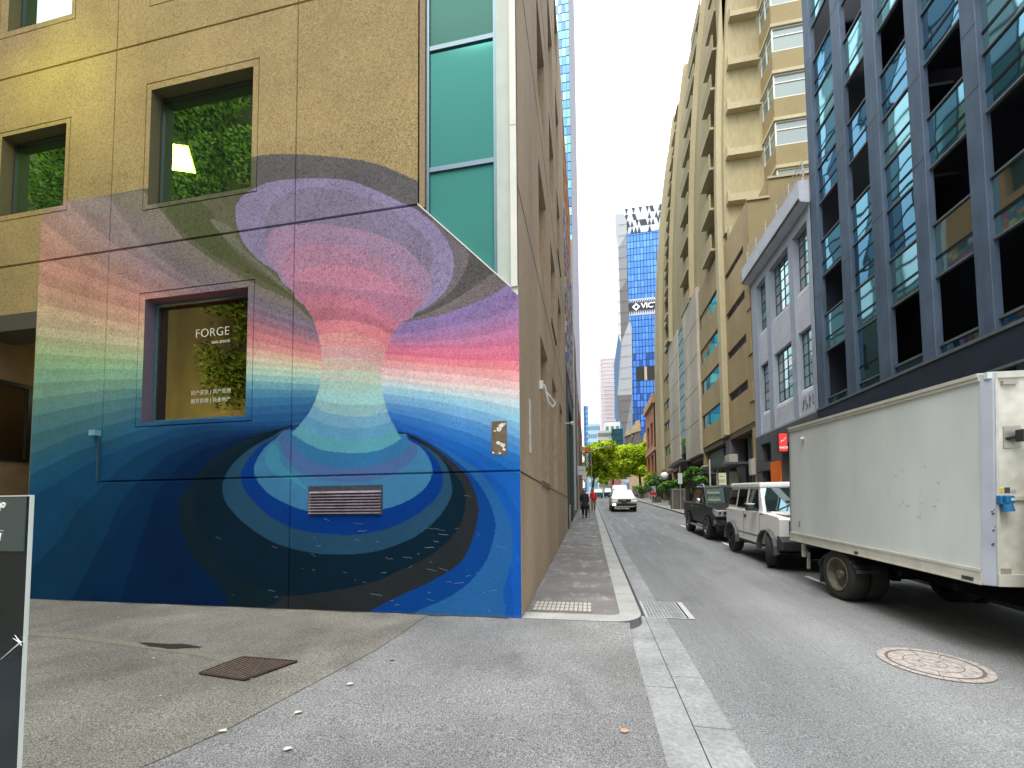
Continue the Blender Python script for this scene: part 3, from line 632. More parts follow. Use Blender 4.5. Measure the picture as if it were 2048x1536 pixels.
# windows in the mural wall
rev = [(s(120, 80, 96, .8), s(70, 100, 120, .8)), (s(96, 86, 60, .9),)*2, (s(96, 86, 60, .9),)*2, (s(110, 100, 66, .9),)*2, (s(110, 100, 66, .9),)*2]
gl_low = MG('window_glass_clear', (.95, .90, .66), .17, (.92, .85, .7), transp=1)
gl_green = MG('window_glass_green', (.62, .95, .72), .5, (.008, .02, .014), transp=0)
for k, (h, f) in enumerate(zip(WIN, FR)):
    x0, x1, z0, z1 = h; dp = .20
    b = MB().mat(M(f'reveal_top{k}', rev[k][0], .85, n=.12, ns=20))
    b.quad((x0, YW, z1), (x1, YW, z1), (x1, YW+dp, z1), (x0, YW+dp, z1))
    b.mat(M(f'reveal_side{k}', tuple((p+q)/2 for p, q in zip(*rev[k])), .85, n=.12, ns=20))
    b.quad((x0, YW, z0), (x0, YW, z1), (x0, YW+dp, z1), (x0, YW+dp, z0)); b.quad((x1, YW, z0), (x1, YW, z1), (x1, YW+dp, z1), (x1, YW+dp, z0))
    b.mat(M(f'reveal_sill{k}', rev[k][1], .85, n=.12, ns=20)).quad((x0, YW, z0), (x1, YW, z0), (x1, YW+dp, z0), (x0, YW+dp, z0))
    wo = b.build('window', None, cb)
    y = YW+dp; t = .035; fm = M('window_frame_dark', (.035, .035, .035), .4) if k else M('window_frame_blue', s(70, 110, 130, .7), .5)
    fb = MB().box(x0, x0+t, y-.03, y+.02, z0, z1).box(x1-t, x1, y-.03, y+.02, z0, z1).box(x0+t, x1-t, y-.03, y+.02, z1-t, z1).box(x0+t, x1-t, y-.03, y+.02, z0, z0+t*(2 if k == 0 else 1))
    fb.build('frame', fm, wo, local=True)
    MB().box(x0+t, x1-t, y-.004, y+.004, z0+t*(2 if k == 0 else 1), z1-t).build('pane', gl_low if k == 0 else gl_green, wo, local=True)
    if k: MB().box(x0, x1, y+.05, y+.08, z0, z1).build('backing_sheet', M('room_black', (.012, .016, .013), .9), wo, local=True)  # opaque black backing sheet, standing for the dark room behind
# room behind the ground-floor window
rm = MB().mat(M('room_wall_orange', s(158, 100, 52, .8), .8, n=.2, ns=2)).quad((-9.3, 6.2, -.2), (-9.3, 9.5, -.2), (-9.3, 9.5, 3.9), (-9.3, 6.2, 3.9)).quad((-9.3, 9.5, -.2), (-3, 9.5, -.2), (-3, 9.5, 3.9), (-9.3, 9.5, 3.9)).quad((-3, 6.2, -.2), (-3, 9.5, -.2), (-3, 9.5, 3.9), (-3, 6.2, 3.9))
rm.mat(M('room_ceiling', s(170, 160, 120, .8), .8)).quad((-9.3, 5.9, 3.9), (-3, 5.9, 3.9), (-3, 9.5, 3.9), (-9.3, 9.5, 3.9))
rm.mat(M('room_floor', s(120, 120, 110, .6), .5)).quad((-9.3, 5.9, -.2), (-3, 5.9, -.2), (-3, 9.5, -.2), (-9.3, 9.5, -.2))
room = rm.build('room', None, cb)
MB().box(-9.1, -6.6, 7.4, 8.3, .55, .62).box(-6.5, -6.44, 7.4, 9, .6, 2.3).box(-8.2, -7.4, 7.0, 7.1, .6, 1.75).build('desk', M('desk_grey', s(90, 110, 115, .6), .5), room, local=True)
MB().ring((-7.55, 7.4, 3.88), (0, 0, -1), [(0, 0), (.10, 0), (.10, .03)], 16).build('ceiling_light', M('spot_lit', (1, .95, .8), emit=((1, .93, .75), 30)), room, local=True)
MB().ring((-7.4, 7.6, 1.62), (0, -1, 0), [(0, 0), (.09, 0), (.09, .03)], 16).build('ceiling_light', M('spot_lit'), room, local=True)
ld = bpy.data.lights.new('room_lamp', 'POINT'); ld.energy = 190; ld.color = (1, .78, .42); ld.shadow_soft_size = .2
lo = bpy.data.objects.new('room_lamp', ld); COL.objects.link(lo); lo.location = (-7.6, 7.6, 3.4)
ld = bpy.data.lights.new('recess_fill', 'POINT'); ld.energy = 14; ld.color = (1, .85, .6); ld.shadow_soft_size = .1  # unseen point light added to brighten the room behind the recess window
lo = bpy.data.objects.new('recess_fill', ld); COL.objects.link(lo); lo.location = (-12.3, 6.4, 2.6)
ld = bpy.data.lights.new('soffit_fill', 'POINT'); ld.energy = 9; ld.color = (1, .9, .5); ld.shadow_soft_size = .1  # unseen point light added to lift the dark soffit and recess walls
lo = bpy.data.objects.new('soffit_fill', ld); COL.objects.link(lo); lo.location = (-10.2, 7.2, 2.6)
wht = M('lettering_white', (.62, .62, .52), .6, emit=None)
LT = YW+.19
def wtext(body, x, z, size, **k): return text(body, 'lettering', wht, room, XW(x, LT, z), size, .002, **k)
wtext('FORGE', -6.10, 2.99, .205, spacing=1.06, bold=-.003); wtext('REAL ESTATE', -5.93, 2.82, .06)
wtext('房产买卖 | 资产管理', -6.10, 1.99, .088, bold=-.001); wtext('租赁管理 | 商业地产', -6.10, 1.85, .088, bold=-.001)
# dark seam and dirt where the wall meets the lane
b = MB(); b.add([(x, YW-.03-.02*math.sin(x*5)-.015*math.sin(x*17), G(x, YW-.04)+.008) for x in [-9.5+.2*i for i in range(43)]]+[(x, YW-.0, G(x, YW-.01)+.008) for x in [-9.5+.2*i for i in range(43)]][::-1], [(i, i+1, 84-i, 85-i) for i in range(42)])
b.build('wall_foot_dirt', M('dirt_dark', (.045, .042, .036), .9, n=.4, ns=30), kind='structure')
# louvred vent
vt = MB().box(-4.13, -2.93, YW-.004, YW+.02, -.04, .39).build('vent', M('vent_plate', s(70, 76, 90, .5), .6, n=.3, ns=12), cb)
b = MB()
for i in range(8): b.prism([(YW-.03, -.02+i*.043), (YW-.004, -.02+i*.043+.03), (YW-.004, -.02+i*.043+.016)], 0, -4.11, -2.95)
b.build('louvres', M('vent_slat', s(118, 104, 118, .7), .5, .2, n=.4, ns=9), vt, local=True)
# bare patch with torn paper
pt = MB().box(-1.315, -1.10, YW-.003, YW+.01, .765, 1.235).build('patch', M('bare_patch', s(112, 98, 78, .8), .9, n=.3, ns=12, bump=.5), cb, label='bare brown patch with torn paper left in the blue paint')
b = MB(); pr = random.Random(5)
for cx, cz, r in ((-1.17, 1.17, .045), (-1.21, 1.13, .05), (-1.27, 1.10, .02), (-1.16, .90, .05), (-1.22, .93, .035), (-1.14, .84, .03), (-1.29, .80, .02), (-1.20, .79, .02), (-1.13, 1.19, .02)):
    b = MB(); b.add([(cx+r*pr.uniform(.6, 1.1)*math.cos(a), YW-.006, cz+r*.8*pr.uniform(.5, 1.1)*math.sin(a)) for a in [j*.7 for j in range(9)]], [tuple(range(9))]).build('torn_paper', M('torn_paper', (.62, .6, .55), .9, n=.2, ns=30), pt, local=True)
# small junction box and conduit at seam
jb = MB().box(-8.17, -8.04, YW-.09, YW, 1.31, 1.40).build('junction_box', M('box_blue', s(110, 170, 190, .9), .5), cb)
MB().box(-8.07, -8.04, YW-.03, YW, .55, 1.31).build('conduit', M('conduit_teal', s(30, 80, 100, .8), .6), jb, local=True)
# paint chips and scratches: pale flaking lines, part of the painted wall
b = MB(); pr = random.Random(11)
for i in range(52):
    if i < 22: px_, py_ = pr.uniform(620, 1030), pr.uniform(985, 1215)
    else: px_, py_ = pr.uniform(380, 1035), pr.uniform(1060, 1225)
    P0 = onY(px_, py_, YW); l = pr.uniform(.02, .15)*(2.2 if pr.random() < .12 else 1); n = 7; t = pr.uniform(.0008, .002); z = P0[2]
    pts = []
    for j in range(n+1): pts.append((P0[0]+l*j/n, z)); z += pr.uniform(-.011, .008)
    for (xa, za), (xb, zb) in zip(pts, pts[1:]): b.quad((xa, YW-.0025, za-t), (xb, YW-.0025, zb-t), (xb, YW-.0025, zb+t), (xa, YW-.0025, za+t))
b.build('flaking_paint', M('paint_chip', (.26, .31, .36), .9), cb)
# corner glazing
al = M('glazing_frame', s(96, 132, 148, .6), .4, .3)
cg = MB().box(-2.29, -2.25, YW+.04, YW+.12, 4.38, 15).box(-1.27, -1.22, YW+.04, YW+.12, 3.3, 15)
for z in (5.04, 6.93, 8.9, 10.9): cg.box(-2.25, -1.27, YW+.05, YW+.11, z-.035, z+.035)
cgl = cg.build('corner_glazing', al, cb)
dz = lambda x: 4.505-(x+2.407)*1.012
tg = [MG('teal_panel', s(60, 130, 122, .8), .0, s(92, 172, 162, .5), .15), MG('teal_glass', s(120, 220, 210, 1.), .03, s(60, 112, 104, .45), .05, wav=.1), MG('teal_panel_pale', s(70, 120, 112, .8), .0, s(124, 172, 160, .36), .12)]
MB().add([(-2.25, YW+.08, dz(-2.25)-.02), (-1.27, YW+.08, dz(-1.27)-.02), (-1.27, YW+.08, 5.0), (-2.25, YW+.08, 5.0)], [(0, 1, 2, 3)]).build('pane', tg[0], cgl, local=True)
for i, (a, c) in enumerate(((5.08, 6.89), (6.97, 8.86), (8.94, 10.86), (10.94, 15))):
    MB().box(-2.25, -1.27, YW+.075, YW+.085, a, c).build('pane', tg[1 if i in (0, 3) else 2], cgl, local=True)
pgrey = M('glazing_panel', s(178, 188, 178, .8), .6, n=.08, ns=4)
MB().add([(-1.22, YW+.02, dz(-1.22)), (-1.02, YW+.02, dz(-1.02)), (-1.02, YW+.02, 15), (-1.22, YW+.02, 15)], [(0, 1, 2, 3)]).build('panel', pgrey, cgl, local=True)
MB().box(-1.02, -.93, YW-.03, YW+.1, 3.1, 5.42).box(-1.02, -.93, YW-.03, YW+.1, 5.43, 15).build('downpipe_casing', M('casing_white', s(214, 214, 204, .85), .6, n=.1, ns=3), cb)
MB().box(-2.385, -2.30, YW+.003, YW+.3, 4.45, 15).build('return_wall', M('return_brown', s(150, 128, 96, .8), .9, n=.25, ns=25), cb)
b = MB(); 
for xa, xb in ((-2.407, -1.02),): b.prism([(xa, dz(xa)-.012), (xb, dz(xb)-.012), (xb, dz(xb)+.012), (xa, dz(xa)+.012)], 1, YW-.006, YW+.1)
b.prism([(-1.02, dz(-1.02)-.03), (-.925, dz(-.925)-.03), (-.925, dz(-.925)+.12), (-1.02, dz(-1.02)+.12)], 1, YW-.004, YW+.08)
b.build('edge_trim', M('trim_pale', (.55, .55, .52), .5), cb)

# side wall along the street
zb = lambda y: gz(y)
sw_h = []
for a, c in ((8.12, 9.62), (10.78, 12.28), (13.44, 14.94)):
    sw_h.append((a, c, .62, 3.55))
    for k in range(5): sw_h.append((a, c, 5.1+3.62*k, 7.25+3.62*k))
sw_h = [h for h in sw_h if h[3] < 18.5]
b = MB(); b.facade(lambda u, z, d: (XS-d, u, z), YW-.0, 17.6, -1.8, 18.7, sw_h, .42); sw1 = b.build('side_wall', brown_m, cb)
for a, c, z0, z1 in sw_h:
    wo = MB().box(XS-.44, XS-.40, a, c, z0, z0+.05).box(XS-.44, XS-.40, a, c, z1-.05, z1).box(XS-.44, XS-.40, a, a+.05, z0+.05, z1-.05).box(XS-.44, XS-.40, c-.05, c, z0+.05, z1-.05).build('window', M('window_frame_dark'), cb)
    MB().box(XS-.435, XS-.42, a+.05, c-.05, z0+.05, z1-.05).build('pane', MG('side_glass', (.7, .8, .8), .3, (.01, .012, .012)), wo, local=True)
b = MB()
for z in (.53, 4.55, 8.17, 11.79, 15.4): b.box(XS+.001, XS+.004, YW+.01, 17.6, z-.012, z+.012)
b.build('wall_joint', M('joint_brown', s(60, 48, 40, .7), .9), cb)
b = MB()
for a, c, z0, z1 in sw_h[::6]: b.box(XS, XS+.03, a-.05, c+.05, z0-.13, z0-.03)
b.build('sill', M('sill_brown', s(120, 104, 86, .7), .9), cb)
# rooftop and far faces to close the block
MB().box(-14.5, XS-.5, 11.1, 17.58, -1.8, 18.6).box(-14.5, XS-.5, 6.4, 11.1, 4.6, 18.6).build('core', brown_m, cb)
cbl = MB(); pts = [(XS+.02, 7.93, 2.45), (XS+.10, 7.93, 2.43), (XS+.12, 7.95, 2.30), (XS+.16, 8.0, 2.12), (XS+.24, 8.1, 2.04), (XS+.28, 8.12, 2.12), (XS+.2, 8.0, 2.22), (XS+.1, 7.95, 2.32)]
cbl.tube(pts, .016, 6).box(XS, XS+.07, 7.88, 7.98, 2.36, 2.52); cbl.build('cable_loop', M('cable_white', (.6, .6, .58), .5), cb)
MB().box(XS, XS+.012, 6.44, 6.60, .92, 1.78).build('wall_plate', M('plate_cream', (.55, .52, .46), .5, n=.2, ns=9), cb)
# flood lamp near the top left
fl = thing('flood_lamp', 'glowing yellow flood lamp on a dark bracket high on the left of the mural wall', 'lamp', (-10.2, 4.4, 8.7))
MB().box(-10.7, -9.45, 4.3, 4.5, 8.72, 8.9).build('bracket', M('bracket_brown', (.06, .045, .025), .7), fl)
MB().box(-9.95, -9.6, 4.35, 4.5, 8.55, 8.72).build('housing', darkmetal, fl)
MB().box(-9.93, -9.62, 4.37, 4.48, 8.52, 8.55).build('lamp_face', M('lamp_glow', (1, 1, .5), emit=((1, .95, .45), 25)), fl)
ld = bpy.data.lights.new('flood', 'AREA'); ld.energy = 26; ld.size = .5; ld.color = (.85, .95, .05)
lo = bpy.data.objects.new('flood', ld); COL.objects.link(lo); lo.location = (-9.4, 3.6, 8.4); lo.rotation_euler = Vector((0.3, .75, -.75)).to_track_quat('-Z', 'Y').to_euler()
# ---------------------------------------------------------------- right side of the street
XF = 9.0
# dark framed office building
db = thing('office_building', 'dark blue-grey framed building with deep black openings and tinted glass bays behind the truck', 'building', (XF, 12, gz(12)))
dcol = M('slate_frame', s(84, 102, 124, .8), .55, .15, n=.22, ns=3.5, n2=.25, n2s=.8, bump=.1, bs=30, stretch=(1, 1, .35))
drail = M('slate_edge', s(120, 126, 128, .7), .5, .3, n=.15, ns=6)
dglass = [MG('tower_glass_a', (.38, .62, .75), .45, (.01, .035, .045), .02, wav=.25, ws=.5), MG('tower_glass_b', (.28, .48, .64), .4, (.006, .02, .035), .02, wav=.3, ws=.6), MG('tower_glass_c', (.5, .72, .74), .5, (.02, .05, .05), .03, wav=.2, ws=.5)]
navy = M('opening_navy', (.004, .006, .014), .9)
RZ = [4.24, 6.03, 7.45, 9.0, 10.4, 11.9, 13.35, 14.8, 16.4, 17.8, 19.25, 20.8, 22.3]
cols = [(17.64, 18.10), (15.75, 16.27), (14.10, 14.62), (12.48, 12.92), (10.88, 11.27), (9.22, 9.62), (7.55, 7.95), (5.9, 6.3), (4.2, 4.6), (2.4, 2.8), (.4, .8)]
for i, (a, c) in enumerate(cols):
    MB().box(XF-.03, XF+.16, a, c, 3.86, 22.3 if i else 22.6).build('column', dcol, db, bevel=.012)
    if i > 4: continue
    b = MB()
    for z in (8.3+i*.35, 13.2-i*.5, 18): b.box(XF-.034, XF-.029, a, c, z, z+.018)
    b.build('column_joint', M('joint_dark'), db)
MB().box(XF-.10, XF+.8, .4, 18.1, 3.03, 3.82).build('fascia_beam', M('fascia_dark', s(52, 64, 80, .5), .45, .2, n=.25, ns=1.5), db)
MB().box(XF-.13, XF-.02, .4, 18.12, 3.82, 3.90).box(XF-.12, XF-.02, .4, 18.1, 3.0, 3.06).build('fascia_trim', drail, db)
MB().box(XF+.05, XF+.9, .4, 18.08, 22.3, 23).build('roof_parapet', dcol, db)
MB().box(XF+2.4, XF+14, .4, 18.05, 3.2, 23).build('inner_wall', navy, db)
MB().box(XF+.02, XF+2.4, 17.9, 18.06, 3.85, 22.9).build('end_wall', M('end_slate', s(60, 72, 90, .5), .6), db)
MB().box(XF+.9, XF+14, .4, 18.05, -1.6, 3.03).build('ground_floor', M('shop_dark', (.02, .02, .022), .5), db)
for a in (2, 6, 10, 14, 17.4): MB().box(XF, XF+.5, a, a+.5, gz(a)-.1, 3.03).build('ground_pier', dcol, db)
pat = ['HGHGHGGGGGGG', 'GGGGHGHGHGGG', 'HGGGGGHGGGGG', 'HGHGHGGHGGGG', 'HGHGGHGGHGGG', 'HGHGHGGGHGGG', 'GHGHGGHGGGGG', 'HGHGHGGGGGG', 'HGGHGGHGGGG', 'HGHGHGGGHGG']
pat[0] = 'HGHGHGGGGHGG'
for k in range(10):
    y1 = cols[k][0]; y0 = cols[k+1][1]
    # low strip glass
    MB().box(XF+.10, XF+.12, y0, y1, 3.9, 4.18).build('glass_panel', dglass[1], db)
    MB().box(XF+.05, XF+.14, y0, y1, 4.18, 4.24).build('rail', drail, db)
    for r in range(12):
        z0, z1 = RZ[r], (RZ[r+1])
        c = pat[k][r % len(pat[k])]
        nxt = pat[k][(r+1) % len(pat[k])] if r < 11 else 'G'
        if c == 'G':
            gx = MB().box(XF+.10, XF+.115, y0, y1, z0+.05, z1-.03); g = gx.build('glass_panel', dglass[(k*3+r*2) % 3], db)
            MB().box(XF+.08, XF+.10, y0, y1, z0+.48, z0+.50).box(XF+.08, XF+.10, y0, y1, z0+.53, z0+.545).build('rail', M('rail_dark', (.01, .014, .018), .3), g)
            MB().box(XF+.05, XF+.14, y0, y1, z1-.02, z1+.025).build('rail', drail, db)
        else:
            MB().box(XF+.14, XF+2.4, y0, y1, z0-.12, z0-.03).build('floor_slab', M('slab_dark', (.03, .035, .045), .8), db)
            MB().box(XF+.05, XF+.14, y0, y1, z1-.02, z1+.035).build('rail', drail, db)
# downlight strips etc. are hidden; narrow side fins in the openings
# ---- pale grey industrial building
gbd = thing('warehouse_building', 'pale blue-grey rendered warehouse with gridded windows and a dark painted ground floor', 'building', (XF, 21, gz(21)))
gm = M('grey_render', s(176, 186, 200, .75), .8, n=.08, ns=6, n2=.14, n2s=.9, bump=.2, bs=30, stretch=(1, 1, .4))
gm2 = M('spandrel_pale', s(206, 212, 222, .8), .8, n=.08, ns=8, n2=.1, n2s=1.)
gd = M('base_charcoal', s(104, 106, 108, .6), .8, n=.15, ns=5, n2=.2)
Y0, Y1 = 18.2, 24.5
wins = [(22.62, 23.8, 1), (20.18, 22.15, 3), (18.5, 19.75, 2)]
rows = [(9.5, 11.9), (5.18, 7.56)]
bh = []
b = MB(); b.facade(lambda u, z, d: (XF+d, u, z), Y0, Y1, 3.85, 12.45, [(a, c, 3.95, 11.9) for a, c, _ in wins], .30); b.build('wall', gm, gbd)
MB().box(XF+.35, XF+8, Y0, Y1, -1, 12.4).build('core', M('base_charcoal_in', (.03, .03, .032), .9), gbd)
for a, c, n in wins:
    for z0, z1 in ((3.95, 5.12), (7.6, 9.44)):
        bb = MB(); h = (z1-z0)
        bb.prism([(XF+.10, z0), (XF+.34, z0), (XF+.34, z1), (XF+.22, z1), (XF+.13, z1-.10), (XF+.10, z1-.25)], 1, a, c)
        bb.build('spandrel', gm2, gbd)
    for z0, z1 in rows:
        wo = MB(); x = XF+.27; nn = n+1 if n > 1 else 2; m_ = 5
        for i in range(nn+1): y = a+(c-a)*i/nn; wo.box(x-.02, x+.02, y-.014, y+.014, z0, z1)
        for j in range(m_+1): z = z0+(z1-z0)*j/m_; wo.box(x-.018, x+.018, a, c, z-.014, z+.014)
        w_ = wo.build('window', M('steel_window', s(90, 104, 108, .6), .5), gbd)
        pb = MB()
        for i in range(nn):
            for j in range(m_):
                t = rnd.random(); mt = MG('pane_green', (.6, .75, .72), .30, s(104, 140, 136, .6), .06) if t < .6 else (MG('pane_cream', (.8, .8, .75), .22, s(170, 168, 150, .7), .1) if t < .85 else MG('pane_dark', (.5, .6, .6), .35, s(60, 80, 80, .5), .05))
                pb.mat(mt).quad((x+.005, a+(c-a)*i/nn, z0+(z1-z0)*j/m_), (x+.005, a+(c-a)*(i+1)/nn, z0+(z1-z0)*j/m_), (x+.005, a+(c-a)*(i+1)/nn, z0+(z1-z0)*(j+1)/m_), (x+.005, a+(c-a)*i/nn, z0+(z1-z0)*(j+1)/m_))
        pb.build('pane', None, w_)
MB().prism([(XF-.02, 12.45), (XF-.34, 12.52), (XF-.38, 12.62), (XF-.40, 13.4), (XF+.4, 13.4), (XF+.4, 12.45)], 1, Y0, Y1+.1).build('cornice', gm2, gbd)
MB().box(XF-.42, XF-.38, Y0, Y1+.1, 12.58, 12.66).build('cornice_drip', M('drip_dark', (.05, .05, .05), .8), gbd)
rl = MB()
for z in (13.62, 13.84, 14.06, 14.28): rl.cyl((XF-.15, Y0, z), (XF-.15, Y1, z), .018, .018, 6)
for i in range(6): y = Y0+.1+(Y1-Y0-.2)*i/5; rl.cyl((XF-.15, y, 13.4), (XF-.15, y, 14.32), .025, .025, 6)
rl.build('roof_railing', M('railing_cream', (.5, .48, .42), .5), gbd)
gh = [(22.65, 23.85, 2.4, 3.38), (22.65, 23.85, -.7, 1.95), (21.3, 21.55, 2.9, 3.5), (20.1, 21.45, -.7, 3.0), (18.4, 19.9, -.7, 3.0)]
b = MB(); b.facade(lambda u, z, d: (XF+d-.02, u, z), Y0, Y1, -1, 3.85, gh, .33); b.build('ground_floor_wall', gd, gbd)
MB().box(XF-.08, XF-.022, 21.55, 22.62, -.65, 2.3).build('door_panel', M('orange_panel', s(246, 118, 20, .9), .5, n=.06, ns=6), gbd, label='bright orange panel beside the dark doorway')
wd = M('brown_joinery', s(96, 44, 26, .6), .5)
MB().box(XF+.2, XF+.3, 20.1, 20.3, -.6, 3).box(XF+.2, XF+.3, 20.9, 21.0, -.6, 3).box(XF+.2, XF+.3, 20.3, 20.9, 2.1, 2.2).build('door_frame', wd, gbd)
MB().box(XF+.15, XF+.2, 22.9, 23.6, -.5, 1.2).build('door', M('door_dark', (.03, .03, .035), .4), gbd)
MB().box(XF-.05, XF+.28, 22.6, 24.45, 1.98, 2.36).build('lintel', gd, gbd)
b = MB(); 
for z in (5.6, 6.6): b.tube([(XF-.02, 19.9, z), (XF-.22, 19.95, z+.02), (XF-.22, 20.1, z+.02), (XF-.02, 20.15, z)], .012, 5)
b.build('bracket', M('casing_white'), gbd)
b = MB(); gr = random.Random(4)     # pale graffiti scrawl on the spandrel
for k in range(4):
    cy = 18.7+.28*k; pts = [(XF+.085, cy+gr.uniform(-.13, .13), 4.5+gr.uniform(-.38, .38)) for _ in range(8)]
    b.tube(pts, .012, 4)
b.build('graffiti', M('graffiti_grey', s(150, 154, 164, .6), .8), gbd)
# red projecting sign
sg = thing('shop_sign', 'red backlit square projecting sign above the orange panel, partly behind the truck', 'sign', (8.7, 21, 3))
MB().box(8.60, 9.0, 20.93, 21.07, 2.58, 3.52).build('case', M('sign_case', (.09, .03, .03), .5), sg)
MB().box(8.66, 8.99, 20.915, 20.93, 2.64, 3.46).build('sign_face', M('sign_red', s(226, 60, 60, .9), .5, emit=(s(226, 70, 66), .45)), sg)
text('mon', 'lettering', M('sign_white', (.9, .85, .8), .5, emit=((1, .9, .85), .4)), sg, XW(8.83, 20.91, 2.82), .2, .002)
b = MB(); b.tube([(8.72, 20.91, 3.05), (8.76, 20.91, 3.14), (8.83, 20.91, 3.12), (8.88, 20.91, 3.22)], .008, 5).ball((8.92, 20.91, 3.26), .02, 8).build('emblem', M('sign_white'), sg)

# ---- cream apartment tower on a car-park podium
cr = thing('apartment_tower', 'cream concrete tower curving back above its podium, with balconies, fins and bay windows', 'building', (XF, 36, gz(36)))
cm = M('cream_concrete', s(190, 174, 130, .70), .85, n=.10, ns=9, n2=.16, n2s=.35, bump=.3, bs=22, stretch=(1, 1, .3))
cm2 = M('cream_podium', s(180, 158, 116, .80), .85, n=.12, ns=7, n2=.2, n2s=.4, bump=.3, bs=22, stretch=(1, 1, .3))
cm3 = M('fin_pale', s(206, 194, 156, .74), .85, n=.08, ns=9, n2=.12, n2s=.5, stretch=(1, 1, .3))
cm4 = M('olive_render', s(170, 152, 108, .72), .85, n=.06, ns=5, n2=.1)
gpan = M('concrete_panel', s(196, 186, 168, .92), .85, n=.14, ns=6, n2=.25, n2s=.5, stretch=(1, 1, .3))
teal = MG('podium_glass', (.7, .92, .92), .4, s(96, 150, 150, .55), .04, wav=.15)
winrows = [(14.32, 15.4), (11.5, 12.62), (9.05, 10.15), (6.3, 7.38)]
# podium piece 1, nearest, with louvres
lv = [(14.87, 15.28), (12.17, 12.68), (9.6, 10.1), (6.86, 7.42)]
b = MB(); b.facade(lambda u, z, d: (XF+d, u, z), 24.6, 28.75, 4.82, 17.4, [(25.4, 28.68, a, c) for a, c in lv], .3); b.build('podium_wall', cm2, cr)
for a, c in lv:
    lb = MB().box(XF+.26, XF+.3, 25.4, 28.68, a, c).build('louvre', M('louvre_bed', (.01, .01, .02), .8), cr)
    b = MB()
    for j in range(6): z = a+(c-a)*(j+.5)/6; b.box(XF+.12, XF+.22, 25.42, 28.66, z-.012, z+.014)
    b.box(XF+.1, XF+.14, 27.0, 27.06, a, c); b.build('slats', M('slat_grey', s(120, 116, 130, .6), .5), lb)
for z in (13.9, 11.3, 8.75, 6.1): MB().box(XF-.06, XF+.02, 24.55, 25.1, z-.12, z+.9).build('ledge', cm2, cr)
MB().box(XF+.3, XF+9, 24.7, 56, 4.9, 17.3).build('podium_core', M('core_dark', (.02, .02, .02), .9), cr)
MB().box(XF+.01, 10.12, 24.6, 24.72, 4.8, 17.40).box(10.12, 24, 24.6, 24.74, 4.8, 18.5).box(XF+.01, XF+.6, 24.55, 24.6, 4.8, 15.3).build('podium_end_wall', cm4, cr)
MB().box(XF-.03, 10.15, 24.52, 24.62, 17.34, 17.46).box(10.1, 24, 24.54, 24.66, 18.44, 18.56).build('coping', cm3, cr)
MB().box(10.12, 24, 24.74, 28, 17.3, 18.5).box(XF+.1, 10.12, 24.74, 28.3, 17.0, 17.3).build('podium_roof', cm2, cr)
# podium piece 2 with teal window bands
b = MB(); b.facade(lambda u, z, d: (XF-.03+d, u, z), 30.1, 35.1, 4.85, 17.6, [(30.2, 35.05, a, c) for a, c in winrows], .12); b.build('podium_wall', cm2, cr)
for a, c in winrows:
    w_ = MB().box(XF+.05, XF+.10, 30.2, 35.05, a, a+.05).box(XF+.05, XF+.1, 30.2, 35.05, c-.05, c).box(XF+.05, XF+.1, 33.25, 33.33, a+.05, c-.05).box(XF+.05, XF+.1, 34.85, 35.05, a+.05, c-.05).build('window', M('frame_navy', (.02, .035, .045), .4), cr)
    MB().box(XF+.08, XF+.1, 30.2, 34.9, a+.04, c-.04).build('pane', teal, w_)
# podium piece 3: two big concrete panels with a glass slot, then more windows
MB().box(XF-.22, XF+.3, 35.12, 40.1, 4.45, 18.1).build('podium_panel', gpan, cr, bevel=.02)
MB().box(XF-.1, XF+.3, 43.1, 47.9, 5.0, 18.0).build('podium_panel', gpan, cr, bevel=.02)
b = MB()
for z in (7.2, 9.9, 12.6, 15.3): b.box(XF-.23, XF-.21, 35.12, 40.1, z, z+.03); b.box(XF-.11, XF-.09, 43.1, 47.9, z+.3, z+.33)
b.build('panel_joint', M('joint_brown'), cr)
gsl = MB().box(XF+.0, XF+.05, 40.1, 43.1, 5.3, 17.4).build('glass_slot', teal, cr)
b = MB()
for j in range(12): z = 5.4+j*1.09; b.box(XF-.03, XF+.0, 40.1, 43.1, z, z+.06)
b.box(XF-.04, XF, 40.1, 40.2, 5.3, 17.4); b.build('transom', M('frame_navy'), gsl)
b = MB(); b.facade(lambda u, z, d: (XF-.03+d, u, z), 47.9, 58.5, 4.3, 17.8, [(48.2, 51.6, a, c) for a, c in winrows], .12); b.build('podium_wall', cm2, cr)
for a, c in winrows:
    for y0, y1 in ((48.2, 51.6),):
        w_ = MB().box(XF+.1, XF+.12, y0, y1, a, c).build('window', teal, cr)
        MB().box(XF+.06, XF+.1, y0, y1, a, a+.06).box(XF+.06, XF+.1, (y0+y1)/2-.04, (y0+y1)/2+.04, a+.06, c).build('frame', M('frame_navy'), w_)
